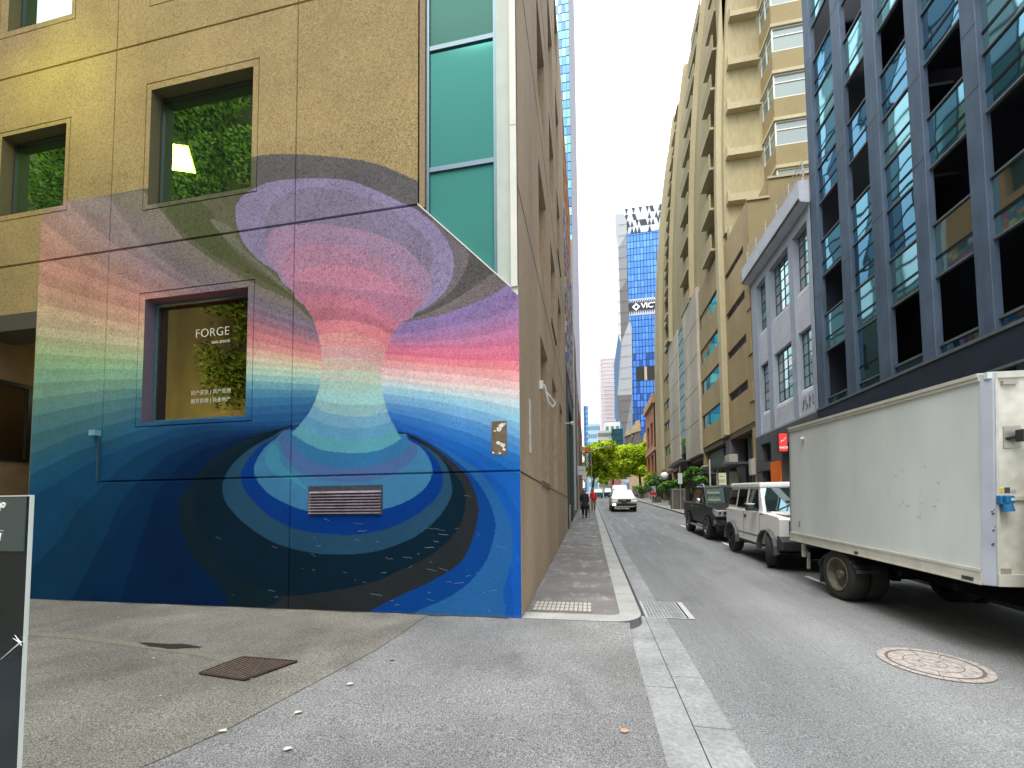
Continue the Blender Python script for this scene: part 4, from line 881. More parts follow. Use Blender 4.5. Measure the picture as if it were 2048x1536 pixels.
# curving fins (pilasters) and wall strips of the tower
def xc(z): return XF+.0024*max(z-18, 0)**2
ZS = [4.8, 12, 18]+[18+2.2*i for i in range(1, 15)]
def strip(b, y0, y1, off0, off1, zs, back=1.2):
    """upright strip following the curve, front off0, back off1"""
    n = len(zs); vs = []
    for z in zs: x = xc(z); vs += [(x+off0, y0, z), (x+off0, y1, z), (x+off1, y1, z), (x+off1, y0, z)]
    fs = []
    for k in range(n-1):
        for i in range(4): fs.append((k*4+i, k*4+(i+1) % 4, k*4+4+(i+1) % 4, k*4+4+i))
    fs += [(0, 3, 2, 1), ((n-1)*4, (n-1)*4+1, (n-1)*4+2, (n-1)*4+3)]
    return b.add(vs, fs)
ztop = ZS[-1]
for y0, y1, zb_ in ((28.75, 30.1, 4.5), (36.6, 37.4, 17), (45.9, 46.4, 16), (52.0, 54.0, 4.3)):
    b = MB(); strip(b, y0, y0+.22, -.34, .4, [z for z in ZS if z >= zb_-.5]); strip(b, y0+.22, y1, -.12, .4, [z for z in ZS if z >= zb_-.5]); b.build('fin', cm3, cr)
for y0, y1 in ((32.5, 36.6), (40.6, 45.9), (50.2, 52.0), (54.0, 58.5)):
    b = MB(); strip(b, y0, y1, .06, .8, ZS[1:]); b.build('tower_wall', cm, cr)
for y0, y1 in ((30.1, 32.5), (37.4, 40.6), (46.4, 50.2)):
    b = MB(); strip(b, y0, y1, 1.3, 1.6, ZS[1:]); b.build('recess_wall', M('recess_cream', s(150, 138, 100, .55), .9), cr)
for k in range(11):
    z = 18.0+2.93*k
    if z > ztop-2: break
    for y0, y1, pr_ in ((30.12, 32.45, .42), (37.42, 40.5, .3)):
        x = xc(z); b = MB().box(x-pr_, x+1.3, y0, y1, z, z+.16).build('balcony', cm3, cr)
        MB().box(x-pr_, x-pr_+.1, y0, y1, z+.16, z+1.15).box(x-pr_+.1, x+.1, y1-.1, y1, z+.16, z+1.15).build('parapet', cm, b)
    x = xc(z); b = MB().box(x-.40, x+1.3, 46.42, 48.4, z+.3, z+.5).box(x-.1, x+1.3, 48.4, 50.2, z+.3, z+1.4).build('balcony', cm3, cr)
b = MB(); strip(b, 30, 58.4, 1.61, 9, ZS[2:]); b.build('tower_core', M('core_cream', s(120, 110, 80, .5), .9), cr)
# end wall facing the camera, ledges, then the bays with windows
b = MB(); n = 0
vs = []; zz = ZS[2:]
for z in zz: vs += [(xc(z)-.02, 28.3, z), (14, 28.3, z), (14, 28.75, z), (xc(z)-.02, 28.75, z)]
fs = []
for k in range(len(zz)-1):
    for i in range(4): fs.append((k*4+i, k*4+(i+1) % 4, k*4+4+(i+1) % 4, k*4+4+i))
fs += [(0, 3, 2, 1), ((len(zz)-1)*4, (len(zz)-1)*4+1, (len(zz)-1)*4+2, (len(zz)-1)*4+3)]
b.add(vs, fs); b.build('end_wall', M('end_wall_cream', s(196, 182, 140, .70), .85, n=.12, ns=6, n2=.2, n2s=.4, bump=.4, bs=15, stretch=(1, 1, .3)), cr)
for k, z in enumerate((17.4, 19.8, 22.85, 25.97, 29.0, 32.3, 35.3, 38.3)):
    x = xc(z)+.1
    MB().box(x, 11.3, 27.86, 28.3, z, z+.1).box(x, x+.08, 27.86, 28.3, z+.1, z+.7).box(x+.08, 11.3, 28.16, 28.3, z+.1, z+.7).build('ledge', cm3, cr)
sills = [18.95, 21.95, 24.95, 27.95, 30.95, 33.95, 36.95]
zc = 17.3
b = MB(); prev = 17.3
for k, sl_ in enumerate(sills):
    # solid band below the window: side face X=11.45, front face Y=26.6
    b.box(11.45, 22, 26.6, 28.3, prev, sl_); prev = sl_+1.55
b.box(11.45, 22, 26.6, 28.3, prev, 44); b.build('bay', cm4, cr)
frw = M('frame_white', (.72, .72, .68), .5)
for sl_ in sills:
    z0, z1 = sl_, sl_+1.55
    MB().box(11.38, 22, 26.52, 28.3, z1, z1+.2).build('ledge', cm3, cr)
    wo = MB()
    for x in (11.47, 13.35, 15.3, 17.2, 19.1, 21): wo.box(x, x+.07, 26.63, 26.7, z0, z1)
    wo.box(11.54, 22, 26.63, 26.7, z0, z0+.07).box(11.54, 22, 26.63, 26.7, z1-.07, z1).box(11.54, 22, 26.64, 26.69, z0+.98, z0+1.04)
    for y in (27.4, 28.2): wo.box(11.47, 11.54, y, y+.07, z0, z1)
    wo.box(11.475, 11.53, 26.7, 28.2, z0, z0+.07).box(11.475, 11.53, 26.7, 28.2, z1-.07, z1).box(11.475, 11.53, 26.7, 28.2, z0+.98, z0+1.04)
    w_ = wo.build('window', frw, cr)
    MB().box(11.52, 22, 26.68, 26.69, z0, z1).box(11.51, 11.52, 26.7, 28.2, z0, z1).build('pane', MG('bay_glass', (.9, .95, .95), .06, s(150, 166, 156, .62), .05), w_)
MB().box(XF+.4, 22, 28.75, 30, 17, 44).build('tower_core', cm, cr)
# ground floor, recessed, with shopfronts
MB().box(XF+.9, XF+3, 24.6, 58, -.8, 4.9).build('shopfront', M('shop_black', (.012, .012, .012), .6), cr)
MB().box(XF+.02, XF+.95, 24.6, 35.1, 4.45, 4.80).box(XF, XF+.95, 35.1, 58, 4.0, 4.3).build('soffit', M('soffit_tan', s(120, 104, 76, .6), .9), cr)
for a, c, m_ in ((24.62, 25.0, cm2), (28.8, 29.6, M('pier_grey', (.12, .12, .13), .7)), (34.9, 35.2, cm2), (47.7, 48.2, cm2), (53.2, 54, cm2)):
    MB().box(XF, XF+.9, a, c, gz(a)-.1, 4.5).build('pier', m_, cr)
shopg = MG('shop_glass', (.6, .8, .75), .35, s(70, 110, 100, .5), .03)
for a, c, z0, z1 in ((25.0, 26.9, -.1, 4.4), (29.7, 34.8, -.0, 4.4), (48.4, 53, .6, 3.6)):
    w_ = MB().box(XF+.5, XF+.52, a, c, z0, z1).build('shop_window', shopg, cr); b = MB()
    n = int((c-a)/.9)+1
    for i in range(n+1): y = a+(c-a)*i/n; b.box(XF+.44, XF+.5, y-.04, y+.04, z0, z1)
    b.box(XF+.45, XF+.5, a, c, z0+2.4, z0+2.5); b.build('frame', M('shop_frame', s(110, 130, 136, .5), .5), w_)
MB().box(XF+.3, XF+.9, 31.2, 34.8, 2.9, 4.3).build('duct', M('duct_teal', s(130, 150, 150, .6), .4, .3, n=.4, ns=3), cr)
for a, c, z in ((26.0, 30.0, 2.62), (32.0, 37.5, 2.55), (38.5, 45, 4.25), (50, 56, 3.7)):
    pr_ = 1.3 if z < 4 else .9
    MB().box(XF-pr_, XF+.3, a, c, z, z+.12).box(XF-pr_-.03, XF-pr_, a, c, z-.03, z+.2).build('awning', M('awning_steel', (.10, .10, .11), .5, .3), cr)
for y, z in ((27.4, 2.75), (33.2, 2.68)): 
    a_ = MB().box(XF-.5, XF+.0, y, y+.9, z, z+.62).build('air_conditioner', M('ac_cream', (.42, .40, .34), .6, n=.1), cr, bevel=.02)
MB().box(XF-.25, XF+.05, 39.2, 39.9, gz(39)-.1, 4.2).build('pier', M('pier_black', (.008, .008, .01), .5), cr)
# light boxes hung under the near awning
lb = thing('menu_board', 'pale yellow lit menu board hanging under the small grey awning', 'sign', (8.2, 28.4, 1.8))
lb_m = M('menu_face', s(232, 232, 190, .9), .6, emit=(s(232, 232, 190), .35))
MB().box(7.98, 8.62, 28.36, 28.44, 1.2, 2.35).build('frame', M('black_frame'), lb); MB().box(8.02, 8.58, 28.345, 28.36, 1.25, 2.30).build('sign_face', lb_m, lb)
b = MB()
for z, l in ((2.05, .2), (1.82, .42), (1.7, .42), (1.5, .42), (1.38, .42)): b.box(8.3-l/2, 8.3+l/2, 28.338, 28.345, z, z+.04)
b.build('text_rows', M('menu_ink', s(150, 150, 120, .7), .8), lb)
lb2 = thing('menu_board', 'paler second menu board behind the lit one, beside the shop glass', 'sign', (8.8, 28.0, 1.8))
MB().box(8.68, 9.2, 28.0, 28.06, 1.25, 2.35).build('sign_face', M('menu_face2', s(200, 204, 180, .8), .6), lb2)
rsn = thing('wall_box', 'small pale meter box on the tan pier beside the warehouse', 'box', (8.9, 24.7, 1.4))
MB().box(8.75, 8.98, 24.62, 25.0, 1.85, 2.75).build('case', M('ac_cream'), rsn, bevel=.02); MB().cyl((8.9, 24.7, 1.85), (8.9, 24.7, gz(24.7)), .04, .04, 8).build('pipe', darkmetal, rsn)
# benches/planter box with slats
pb = thing('slatted_screen', 'pale slatted screen standing outside the cafe behind the white jeep', 'screen', (7.6, 24.6, gz(24.6)))
b = MB()
for j in range(5): b.box(6.9, 8.5, 24.6, 24.63, gz(24.6)+.7+j*.16, gz(24.6)+.8+j*.16)
b.build('slats', M('slat_pale', s(190, 196, 186, .8), .6), pb); MB().box(6.95, 7.0, 24.63, 24.68, gz(24.6), .95).box(8.4, 8.45, 24.63, 24.68, gz(24.6), .95).build('post', M('slat_pale'), pb)
# street poles on the right footpath
def pole(x, y, h, lab, r=.035, m=None, head=None):
    t = thing('street_pole', lab, 'pole', (x, y, gz(y))); MB().cyl((x, y, gz(y)-.02), (x, y, gz(y)+h), r, r*.9, 10).build('post', m or M('pole_grey', (.35, .35, .34), .5, .4), t)
    if head: head(t, x, y, gz(y)+h)
    return t
def signhead(wd_, hg, m, z=0.):
    def f(t, x, y, zt): MB().box(x-wd_/2, x+wd_/2, y-.03, y-.01, zt-hg+z, zt+z).build('sign_plate', m, t)
    return f
pole(6.62, 32.4, 3.2, 'thin grey pole with a small pale plate beside the grey cabinet', head=signhead(.3, .8, M('plate_pale', (.6, .62, .62), .6), -.5))
pole(7.9, 27.7, 3.1, 'silver pole in front of the cafe awning above the black pickup', .05)
pole(7.5, 27.9, 3.4, 'white-painted pole left of the silver one above the black pickup', .045, M('casing_white'))
# oval white hanging sign
ov = thing('hanging_sign', 'white oval sign hanging above the dark doorway over the pickup', 'sign', (8.3, 33, 2))
MB().ring((8.35, 33, 1.95), (0, -1, 0), [(0, .03), (.16, .03), (.2, .02), (.2, -.02)], 20).build('sign_face', M('globe_white', (.8, .8, .78), .5), ov); ov_ = ov.children[0]
for v in ov_.data.vertices: v.co.z = 1.95+(v.co.z-1.95)*2.6
MB().cyl((8.35, 33, 2.45), (8.35, 33, 2.6), .012).build('bracket', darkmetal, ov)
gl_ = thing('globe_lamp', 'white globe lamp hanging over the potted shrubs', 'lamp', (7.9, 46, 3.6)); MB().ball((7.86, 46, 3.55), .42, 20).build('globe', M('globe_white'), gl_, smooth=True); MB().cyl((7.86, 46, 3.9), (8.6, 46, 4.2), .03).build('bracket', darkmetal, gl_)
# orange-brick building further on
ob = thing('brick_building', 'orange-brown brick building with tall arched bays past the cream tower', 'building', (XF, 66, gz(66)))
om = M('orange_brick', s(190, 126, 92, .75), .85, n=.2, ns=14, n2=.15)
oh = [(y, y+2.0, z, z+3.2) for y in (60.5, 64) for z in (4.6, 9.2)]
b = MB(); b.facade(lambda u, z, d: (XF-.1+d, u, z), 58.6, 67.5, 1, 15.4, oh, .4); b.build('wall', om, ob)
MB().box(XF-.1, 22, 58.6, 59.2, 1, 15.4).box(XF+.35, 22, 59.2, 67.4, 1, 15.3).build('core', M('brick_core', (.05, .035, .03), .9), ob)
MB().box(XF-.5, XF+.3, 58.4, 67.6, 14.6, 15.1).box(XF-.35, XF+.3, 58.5, 67.6, 15.1, 15.9).build('cornice', M('stone_trim', s(196, 156, 120, .8), .85), ob); MB().box(XF-.3, XF, 58.5, 67.6, 8.1, 8.5).build('string_course', M('stone_trim'), ob)
MB().box(XF-.14, XF-.09, 58.5, 67.5, 1, 4.2).build('base_course', M('base_pale', (.42, .42, .42), .8), ob)

# ---------------------------------------------------------------- left side beyond the corner building
def simple_facade(nm, lab, cat, y0, y1, z1, m, holes, gm_, x=XS, frame=None, depth=.25, back=-14):
    t = thing(nm, lab, cat, (x, (y0+y1)/2, gz(y0)))
    b = MB(); b.facade(lambda u, z, d: (x-d, u, z), y0, y1, gz(y0)-.4, z1, holes, depth); b.build('wall', m, t)
    MB().box(back, x-depth-.03, y0, y1, gz(y0)-.4, z1-.1).build('core', M('core_dark'), t)
    for h in holes:
        w_ = MB().box(x-depth-.02, x-depth, h[0], h[1], h[2], h[3]).build('window', gm_, t)
    return t
gs = thing('glazed_building', 'narrow building with dark green steel-framed entry beyond the brown wall', 'building', (XS, 21, gz(21)))
gfm = M('green_steel', s(84, 100, 92, .5), .5, .3)
b = MB(); b.facade(lambda u, z, d: (XS-d, u, z), 17.6, 25.5, -1.2, 6.2, [(17.75, 18.3, .1, 5.9), (18.4, 18.95, .1, 5.9), (19.6, 23.6, -.6, 5.2), (24.1, 25.3, .3, 5.9)], .35); b.build('frame', gfm, gs)
MB().box(-10, XS-.32, 17.6, 25.5, -1.2, 18.2).build('core', M('entry_dark', (.01, .014, .013), .6), gs)
MB().box(XS-.30, XS-.28, 17.7, 19.0, .1, 5.9).box(XS-.30, XS-.28, 24.1, 25.3, .3, 5.9).build('pane', MG('entry_glass', (.6, .8, .75), .4, (.015, .03, .03), .03), gs)
b = MB()
for z in (1.2, 2.3, 3.4, 4.5): b.box(XS-.28, XS-.22, 17.75, 18.95, z, z+.05)
b.build('transom', gfm, gs)
# coloured mosaic screen over the entry
msc = MB(); mr_2 = random.Random(9); mcols = [M('tile_%d' % i, s(*c, .8), .5) for i, c in enumerate(((190, 180, 200), (70, 110, 170), (200, 120, 90), (90, 150, 120), (120, 110, 130), (210, 190, 120), (60, 70, 80), (180, 90, 130)))]
for i in range(26):
    for j in range(26):
        y = 16.9+.0; u0 = 17.62+i*.3; z0 = 6.25+j*.28
        mt = mcols[min(7, int(mr_2.random()*8))]; msc.mat(mt).box(XS-.02, XS+.03+.03*mr_2.random(), u0+.01, u0+.28, z0+.01, z0+.26)
msc.build('mosaic_screen', None, gs)
MB().box(XS-.3, XS-.02, 17.6, 25.5, 6.2, 13.6).build('screen_bed', M('screen_bed', (.05, .05, .05), .8), gs)
b = MB(); b.facade(lambda u, z, d: (XS-d, u, z), 17.6, 25.5, 13.6, 18.4, [(y, y+.9, z, z+1.7) for y in (18.2, 19.8, 21.4, 23) for z in (14.2, 16.3)], .3); b.build('upper_wall', M('orange_render', s(186, 124, 74, .8), .85, n=.12, ns=4), gs)
MB().box(XS-.0, XS+.12, 25.5, 25.62, 0, 17).build('downpipe', M('pipe_pale', (.45, .45, .43), .6), gs)
hr = thing('handrail', 'pale steel handrail by the step at the end of the brown wall', 'railing', (-.85, 18.6, gz(18.6)))
b = MB(); 
for y in (18.0, 18.45, 18.9): b.cyl((-.86, y, gz(y)), (-.86, y, gz(y)+1.0), .02)
for z in (.35, .65, 1.0): b.cyl((-.86, 18.0, gz(18)+z), (-.86, 18.9, gz(18.9)+z), .02)
b.build('rails', M('pole_grey'), hr)
# grey mid block, brick hotel, further blocks
simple_facade('concrete_building', 'grey-green weathered street building between the entry and the brick hotel', 'building', 25.5, 34, 13, M('grey_olive', s(128, 128, 116, .7), .85, n=.15, ns=4, n2=.2), [(y, y+1.1, z, z+1.8) for y in (26.2, 28.2, 30.2, 32.2) for z in (3.0, 6.4, 9.6)]+[(26, 33.2, .1, 2.4)], MG('side_glass', (1, 1, 1)), depth=.3)
simple_facade('hotel_building', 'red-brown brick hotel on the left with projecting signs', 'building', 38, 60, 10.8, M('red_brick', s(150, 96, 78, .7), .85, n=.2, ns=12), [(y, y+1.2, z, z+2) for y in (39.5, 43, 46.5, 50, 53.5, 57) for z in (4.6, 8.3)], MG('side_glass', (1, 1, 1)))
simple_facade('pale_building', 'pale rendered frontage just before the brick hotel on the left', 'building', 34, 38, 11.4, M('pale_render', s(186, 182, 170, .8), .85, n=.1), [(35, 36.6, 4, 6), (35, 36.6, 8, 10)], MG('side_glass', (1, 1, 1)))
# teal glass tower behind the left row
def tower(nm, lab, x0, x1, y0, y1, z0, z1, gm_, grid_m, dx, dz_, faces='SE', t=.12, group=None, cat='tower'):
    tt = thing(nm, lab, cat, ((x0+x1)/2, y0, z0), group=group)
    MB().box(x0, x1, y0, y1, z0, z1).build('glass_wall', gm_, tt)
    b = MB(); zc_ = z0
    while zc_ < z1:
        if 'S' in faces: b.box(x0, x1, y0-t*.5, y0-.01, zc_, zc_+t)
        if 'E' in faces: b.box(x1+.01, x1+t*.5, y0, y1, zc_, zc_+t)
        if 'W' in faces: b.box(x0-t*.5, x0-.01, y0, y1, zc_, zc_+t)
        zc_ += dz_
    if 'S' in faces:
        x = x0
        while x <= x1+.01: b.box(x-t*.3, x+t*.3, y0-t*.6, y0-.01, z0, z1); x += dx
    if 'E' in faces:
        y = y0
        while y <= y1+.01: b.box(x1+.01, x1+t*.6, y-t*.3, y+t*.3, z0, z1); y += dx
    if 'W' in faces:
        y = y0
        while y <= y1+.01: b.box(x0-t*.6, x0-.01, y-t*.3, y+t*.3, z0, z1); y += dx
    b.build('mullions', grid_m, tt); return tt
tw = thing('glass_tower', 'tall turquoise glass tower with a plain grey edge rising behind the brown corner building', 'tower', (-8, 95, 4))
YT = 95.; xe = onY(1150.5, 850, YT)[0]; xg = onY(1159.5, 850, YT)[0]
tgl = [MG('turq_%d' % i, c, .1, d, .03) for i, (c, d) in enumerate((((.7, .95, .95), s(70, 190, 206, .75)), ((.5, .8, 1.), s(60, 150, 214, .7)), ((.8, 1, .95), s(150, 222, 214, .8)), ((.5, .7, .9), s(50, 110, 180, .6))))]
b = MB(); tr_ = random.Random(2)
for i in range(14):
    for j in range(56):
        b.mat(tgl[tr_.choice((0, 0, 0, 1, 1, 2, 3))]); xa = xe-.86*(i+1); z0 = 14.+j*2.2
        b.quad((xa+.05, YT-.1, z0+.12), (xa+.81, YT-.1, z0+.12), (xa+.81, YT-.1, z0+2.1), (xa+.05, YT-.1, z0+2.1))
b.build('glass_wall', None, tw)
MB().box(xe-12.2, xe, YT, YT+20, 4, 140).build('frame', M('tower_frame', s(110, 130, 150, .6), .5), tw)
MB().box(xe, xg, YT-.6, YT+20, 4, 141).build('edge_wall', M('tower_grey', s(150, 150, 162, .8), .8, n=.05, ns=2), tw)
rt_ = thing('glass_office', 'teal panelled glass office block set back on the left, seen mirrored in the dark building', 'tower', (-12, 38, 0))
rg = [MG('office_%d' % i, (.6, .8, .85), .15, c, .05) for i, c in enumerate((s(60, 130, 150, .4), s(34, 90, 120, .32), s(110, 180, 184, .5), s(20, 50, 76, .3)))]
MB().box(-22, -7.6, 27, 60, -1, 62).build('frame', M('office_frame', s(40, 70, 90, .5), .5), rt_)
b = MB(); q_ = random.Random(14)
for i in range(17):
    for j in range(30):
        b.mat(rg[q_.choice((0, 0, 1, 1, 2, 3))]); y0 = 27+i*1.94; z0 = 2+j*2.0
        b.quad((-7.55, y0+.08, z0+.1), (-7.55, y0+1.86, z0+.1), (-7.55, y0+1.86, z0+1.85), (-7.55, y0+.08, z0+1.85))
b.build('glass_wall', None, rt_)
# signs on the left
ns_ = thing('hotel_sign', 'black vertical projecting sign with white NOVOTEL letters and a red top', 'sign', (-.2, 48, 5))
def at(px, py, y): return onY(px, py, y)
Y = 48.; A = at(1170.5, 935, Y); B = at(1178.5, 894, Y)
MB().box(A[0], B[0], Y, Y+.2, A[2], B[2]-.55).build('sign_face', M('sign_black', (.03, .035, .05), .5), ns_)
MB().box(A[0], B[0], Y, Y+.2, B[2]-.55, B[2]).build('sign_top', M('sign_orange', s(226, 92, 70, .9), .5), ns_)
text('NOVOTEL', 'lettering', M('letters_white', (.85, .85, .85), .5), ns_, Matrix.Translation(((A[0]+B[0])/2, Y-.03, (A[2]+B[2]-.6)/2)) @ Matrix.Rotation(-R90, 4, 'Y') @ Matrix.Rotation(R90, 4, 'X'), .36, .01, bold=.008)
MB().box(XS, A[0], Y+.08, Y+.12, A[2]+.4, A[2]+.5).build('bracket', darkmetal, ns_)
def board(nm, lab, y, pa_, pb_, m, cat='sign', rnd_=False, depth=.12):
    a = at(*pa_, y); c = at(*pb_, y); x0, x1 = sorted((a[0], c[0])); z0, z1 = sorted((a[2], c[2]))
    t = thing(nm, lab, cat, ((x0+x1)/2, y, z0))
    if rnd_: MB().ring(((x0+x1)/2, y, (z0+z1)/2), (0, -1, 0), [(0, depth), ((x1-x0)/2, depth), ((x1-x0)/2, 0)], 20).build('sign_face', m, t)
    else: MB().box(x0, x1, y, y+depth, z0, z1).build('sign_face', m, t)
    MB().box(XS-.1, x0+.02, y+.03, y+.07, (z0+z1)/2, (z0+z1)/2+.06).build('bracket', darkmetal, t); return t, x0, x1, z0, z1
wb = board('street_sign', 'white box sign with small grey marks projecting below the hotel sign', 33.3, (1154.8, 950), (1170.8, 932), M('sign_pale', (.62, .63, .64), .5))
MB().box(wb[1]+.12, wb[1]+.26, 33.28, 33.3, (wb[3]+wb[4])/2-.03, (wb[3]+wb[4])/2+.04).box(wb[2]-.28, wb[2]-.14, 33.28, 33.3, (wb[3]+wb[4])/2-.03, (wb[3]+wb[4])/2+.04).build('marks', M('ink_grey', (.2, .2, .22), .6), wb[0])
board('round_sign', 'round tan sign beside the black vertical hotel sign', 40, (1160.5, 907), (1169, 889), M('sign_tan', s(200, 160, 130, .8), .6), rnd_=True)
board('street_sign', 'small white and yellow sign under the white box sign', 42, (1164, 958), (1173, 946), M('sign_pale2', (.7, .72, .6), .5))
board('street_sign', 'yellow square sign on the footpath pole at left', 44, (1167, 964), (1174, 955), M('sign_yellow', s(236, 200, 40, .9), .5))
board('banner', 'small red banner high on the pale frontage', 36.5, (1154.6, 849), (1161, 838), M('banner_red', s(200, 60, 50, .8), .6))
cm_ = thing('wall_camera', 'white security camera on a bracket above the green steel entry', 'camera', (-.8, 16.3, 3.4)); MB().cyl((-.92, 16.9, 3.55), (-.62, 16.9, 3.55), .025).cyl((-.66, 16.9, 3.55), (-.60, 16.6, 3.45), .07, .06).build('housing', M('casing_white'), cm_)
stl = thing('street_lamp', 'slender street lamp arm reaching over the road in front of the left tree', 'street lamp', (-.2, 58, gz(58)))
MB().cyl((.3, 58, gz(58)), (.3, 58, 8.2), .07, .05).tube([(.3, 58, 8.0), (1.2, 58, 8.5), (2.6, 58, 8.75)], .04).build('post', M('pole_grey'), stl); MB().box(2.4, 3.1, 57.9, 58.1, 8.68, 8.78).build('lamp_head', M('pole_grey'), stl)

# ---------------------------------------------------------------- the city behind
def bx2(px0, px1, pyt, y, dep, z0=0.):
    a = onY(px0, pyt, y); c = onY(px1, pyt, y); return a[0], c[0], y, y+dep, z0, a[2]
# stepped blue-glass office tower with faceted grey panels
vt_ = thing('faceted_tower', 'blue glass office tower with folded grey panels, triangle-patterned crown and a white VICTORIA name', 'tower', (22, 170, 8))
YV = 170.
def V(px, py, y=YV): return tuple(onY(px, py, y))
vb = MG('blue_glass', (.22, .5, 1.), .32, s(14, 92, 214, .75), .04, wav=.5, ws=.12); vb2 = MG('blue_glass_b', (.26, .56, 1.), .36, s(20, 108, 226, .8), .04, wav=.5, ws=.12); vb3 = MG('blue_glass_c', (.14, .32, .75), .25, s(4, 50, 140, .7), .04, wav=.6, ws=.15)
zt = V(1250, 424)[2]; x0 = V(1252, 700)[0]; x1 = V(1345, 700)[0]
b = MB(); vr = random.Random(8); nx, nz_ = 14, 40; zlo = 8.
for i in range(nx):
    for j in range(nz_):
        za = zlo+(zt-5-zlo)*j/nz_; zb2 = zlo+(zt-5-zlo)*(j+1)/nz_; xa = x0+(x1-x0)*i/nx; xb = x0+(x1-x0)*(i+1)/nx
        zmid = (za+zb2)/2; dark_ = zmid < 62
        b.mat((vb3 if vr.random() < (.75 if zmid < 40 else .35) else vb) if dark_ else (vb2 if vr.random() < .35 else vb))  # more dark panes low down: dark reflections put into the glass colour
        b.quad((xa+.12, YV, za+.3), (xb-.12, YV, za+.3), (xb-.12, YV, zb2), (xa+.12, YV, zb2))
b.build('glass_wall', None, vt_)
MB().box(x0, x1, YV+.05, YV+30, 6, zt-2).build('frame', M('tower_frame_blue', s(10, 36, 84, .4), .5), vt_)
# crown of triangles
b = MB(); wt = M('triangle_pale', s(210, 220, 240, .8), .4); dk = M('triangle_dark', s(40, 40, 54, .5), .4); n = 13
for r in range(4):
    za = zt-9.5+r*2.7; zb2 = za+2.7
    for i in range(n):
        xa = x0+(x1-x0)*i/n; xb = x0+(x1-x0)*(i+1)/n; xm = (xa+xb)/2
        b.mat(dk if vr.random() < .5 else wt).add([(xa, YV-.15, za), (xb, YV-.15, za), (xm, YV-.15, zb2)], [(0, 1, 2)])
        b.mat(wt if vr.random() < .6 else dk).add([(xm, YV-.15, zb2), (xb, YV-.15, za), (xm+(xb-xa), YV-.15, zb2)], [(0, 1, 2)])
b.build('crown', None, vt_)
zs_ = V(1268, 615)[2]
b = MB().mat(dk)
b.box(x0, x1, YV-.12, YV-.02, zs_-3.4, zs_+3.4)
for i in range(n*2):
    xa = x0+(x1-x0)*i/n/2; xb = xa+(x1-x0)/n/2; b.mat(wt).add([(xa, YV-.2, zs_-3.4), (xb, YV-.2, zs_-3.4), ((xa+xb)/2, YV-.2, zs_-1.2)], [(0, 1, 2)])
    b.add([(xa, YV-.2, zs_+3.4), (xb, YV-.2, zs_+3.4), ((xa+xb)/2+.5, YV-.2, zs_+1.6)], [(0, 1, 2)])
b.build('sign_band', None, vt_)
lw_ = M('name_white', (.9, .9, .9), .5, emit=((1, 1, 1), .2))
px_ = V(1282, 615); text('VICTORIA', 'lettering', lw_, vt_, XW(px_[0], YV-.5, zs_+.1), 3.0, .1, bold=.06, align='LEFT')
c_ = V(1272, 615); MB().add([(c_[0]-1.6, YV-.4, zs_), (c_[0], YV-.4, zs_-1.6), (c_[0]+1.6, YV-.4, zs_), (c_[0], YV-.4, zs_+1.6), (c_[0]-.8, YV-.4, zs_), (c_[0], YV-.4, zs_-.8), (c_[0]+.8, YV-.4, zs_), (c_[0], YV-.4, zs_+.8)], [(0, 1, 5, 4), (1, 2, 6, 5), (2, 3, 7, 6), (3, 0, 4, 7)]).build('emblem', lw_, vt_)
# terrace opening
o1_, o2_ = V(1273, 762), V(1318, 732); MB().box(o1_[0], x1, YV-.25, YV-.1, o1_[2], o2_[2]).build('terrace_opening', M('opening_brown', s(70, 62, 60, .5), .9), vt_); a_ = V(1291, 740); MB().box(a_[0]-.5, a_[0]+.5, YV-.4, YV-.26, o1_[2], o2_[2]).build('terrace_column', M('stone_pale', s(190, 180, 150, .8), .8), vt_)
# folded grey panels on its left flank
fm1, fm2, fm3, fdark = M('panel_light', s(176, 180, 184, .78), .5, .2, n=.04, ns=.4), M('panel_mid', s(150, 152, 154, .7), .5, .2, n=.04, ns=.4), M('panel_dark', s(128, 124, 122, .62), .5, .2), MG('side_navy', (.35, .5, .7), .3, s(30, 56, 84, .6))
P_ = {k: v for k, v in dict(a=(1230, 431), a2=(1243, 429), b=(1253, 470), c=(1255, 640), d=(1263, 640), e=(1240, 478), f=(1238, 655), g=(1262, 740), h=(1264, 868), i=(1242, 690), j=(1230, 668), k=(1243, 868), l=(1228, 730), m=(1229, 770), n=(1240, 805), o=(1244, 830), p=(1250, 868), q=(1238, 868)).items()}
def fan(ps, m, off=0.): b_.mat(m).add([tuple(onY(x, y, YV-1.0-off)) for x, y in ps], [tuple(range(len(ps)))])
b_ = MB()
fan([(1230, 431), (1247, 431), (1253, 445), (1253, 470), (1236, 500), (1231, 470)], fm1); fan([(1236, 500), (1253, 470), (1254, 560), (1239, 585)], fm2); fan([(1239, 585), (1254, 560), (1258, 645), (1242, 688)], fm3); fan([(1231, 470), (1236, 500), (1239, 585), (1242, 688), (1236, 672), (1233, 560)], M('panel_white', s(206, 208, 212, .85), .5, .2))
fan([(1242, 688), (1258, 645), (1263, 655), (1264, 790), (1234, 792)], fm1); fan([(1234, 792), (1264, 790), (1250, 868), (1238, 835)], fm3); fan([(1250, 868), (1264, 790), (1265, 900), (1246, 900)], fm2)
fan([(1236, 672), (1242, 688), (1234, 792), (1229, 800), (1228, 730)], fdark, .3); fan([(1229, 800), (1234, 792), (1238, 835), (1250, 868), (1246, 880), (1238, 860), (1229, 830)], fdark, .3)
ob_ = b_.build('folded_panels', None, vt_)
so_ = ob_.modifiers.new('thickness', 'SOLIDIFY'); so_.thickness = 2.; so_.offset = 1 if False else 0
b = MB()
for k in range(30): z = 12+k*3.6; pz = proj(18, YV, z)
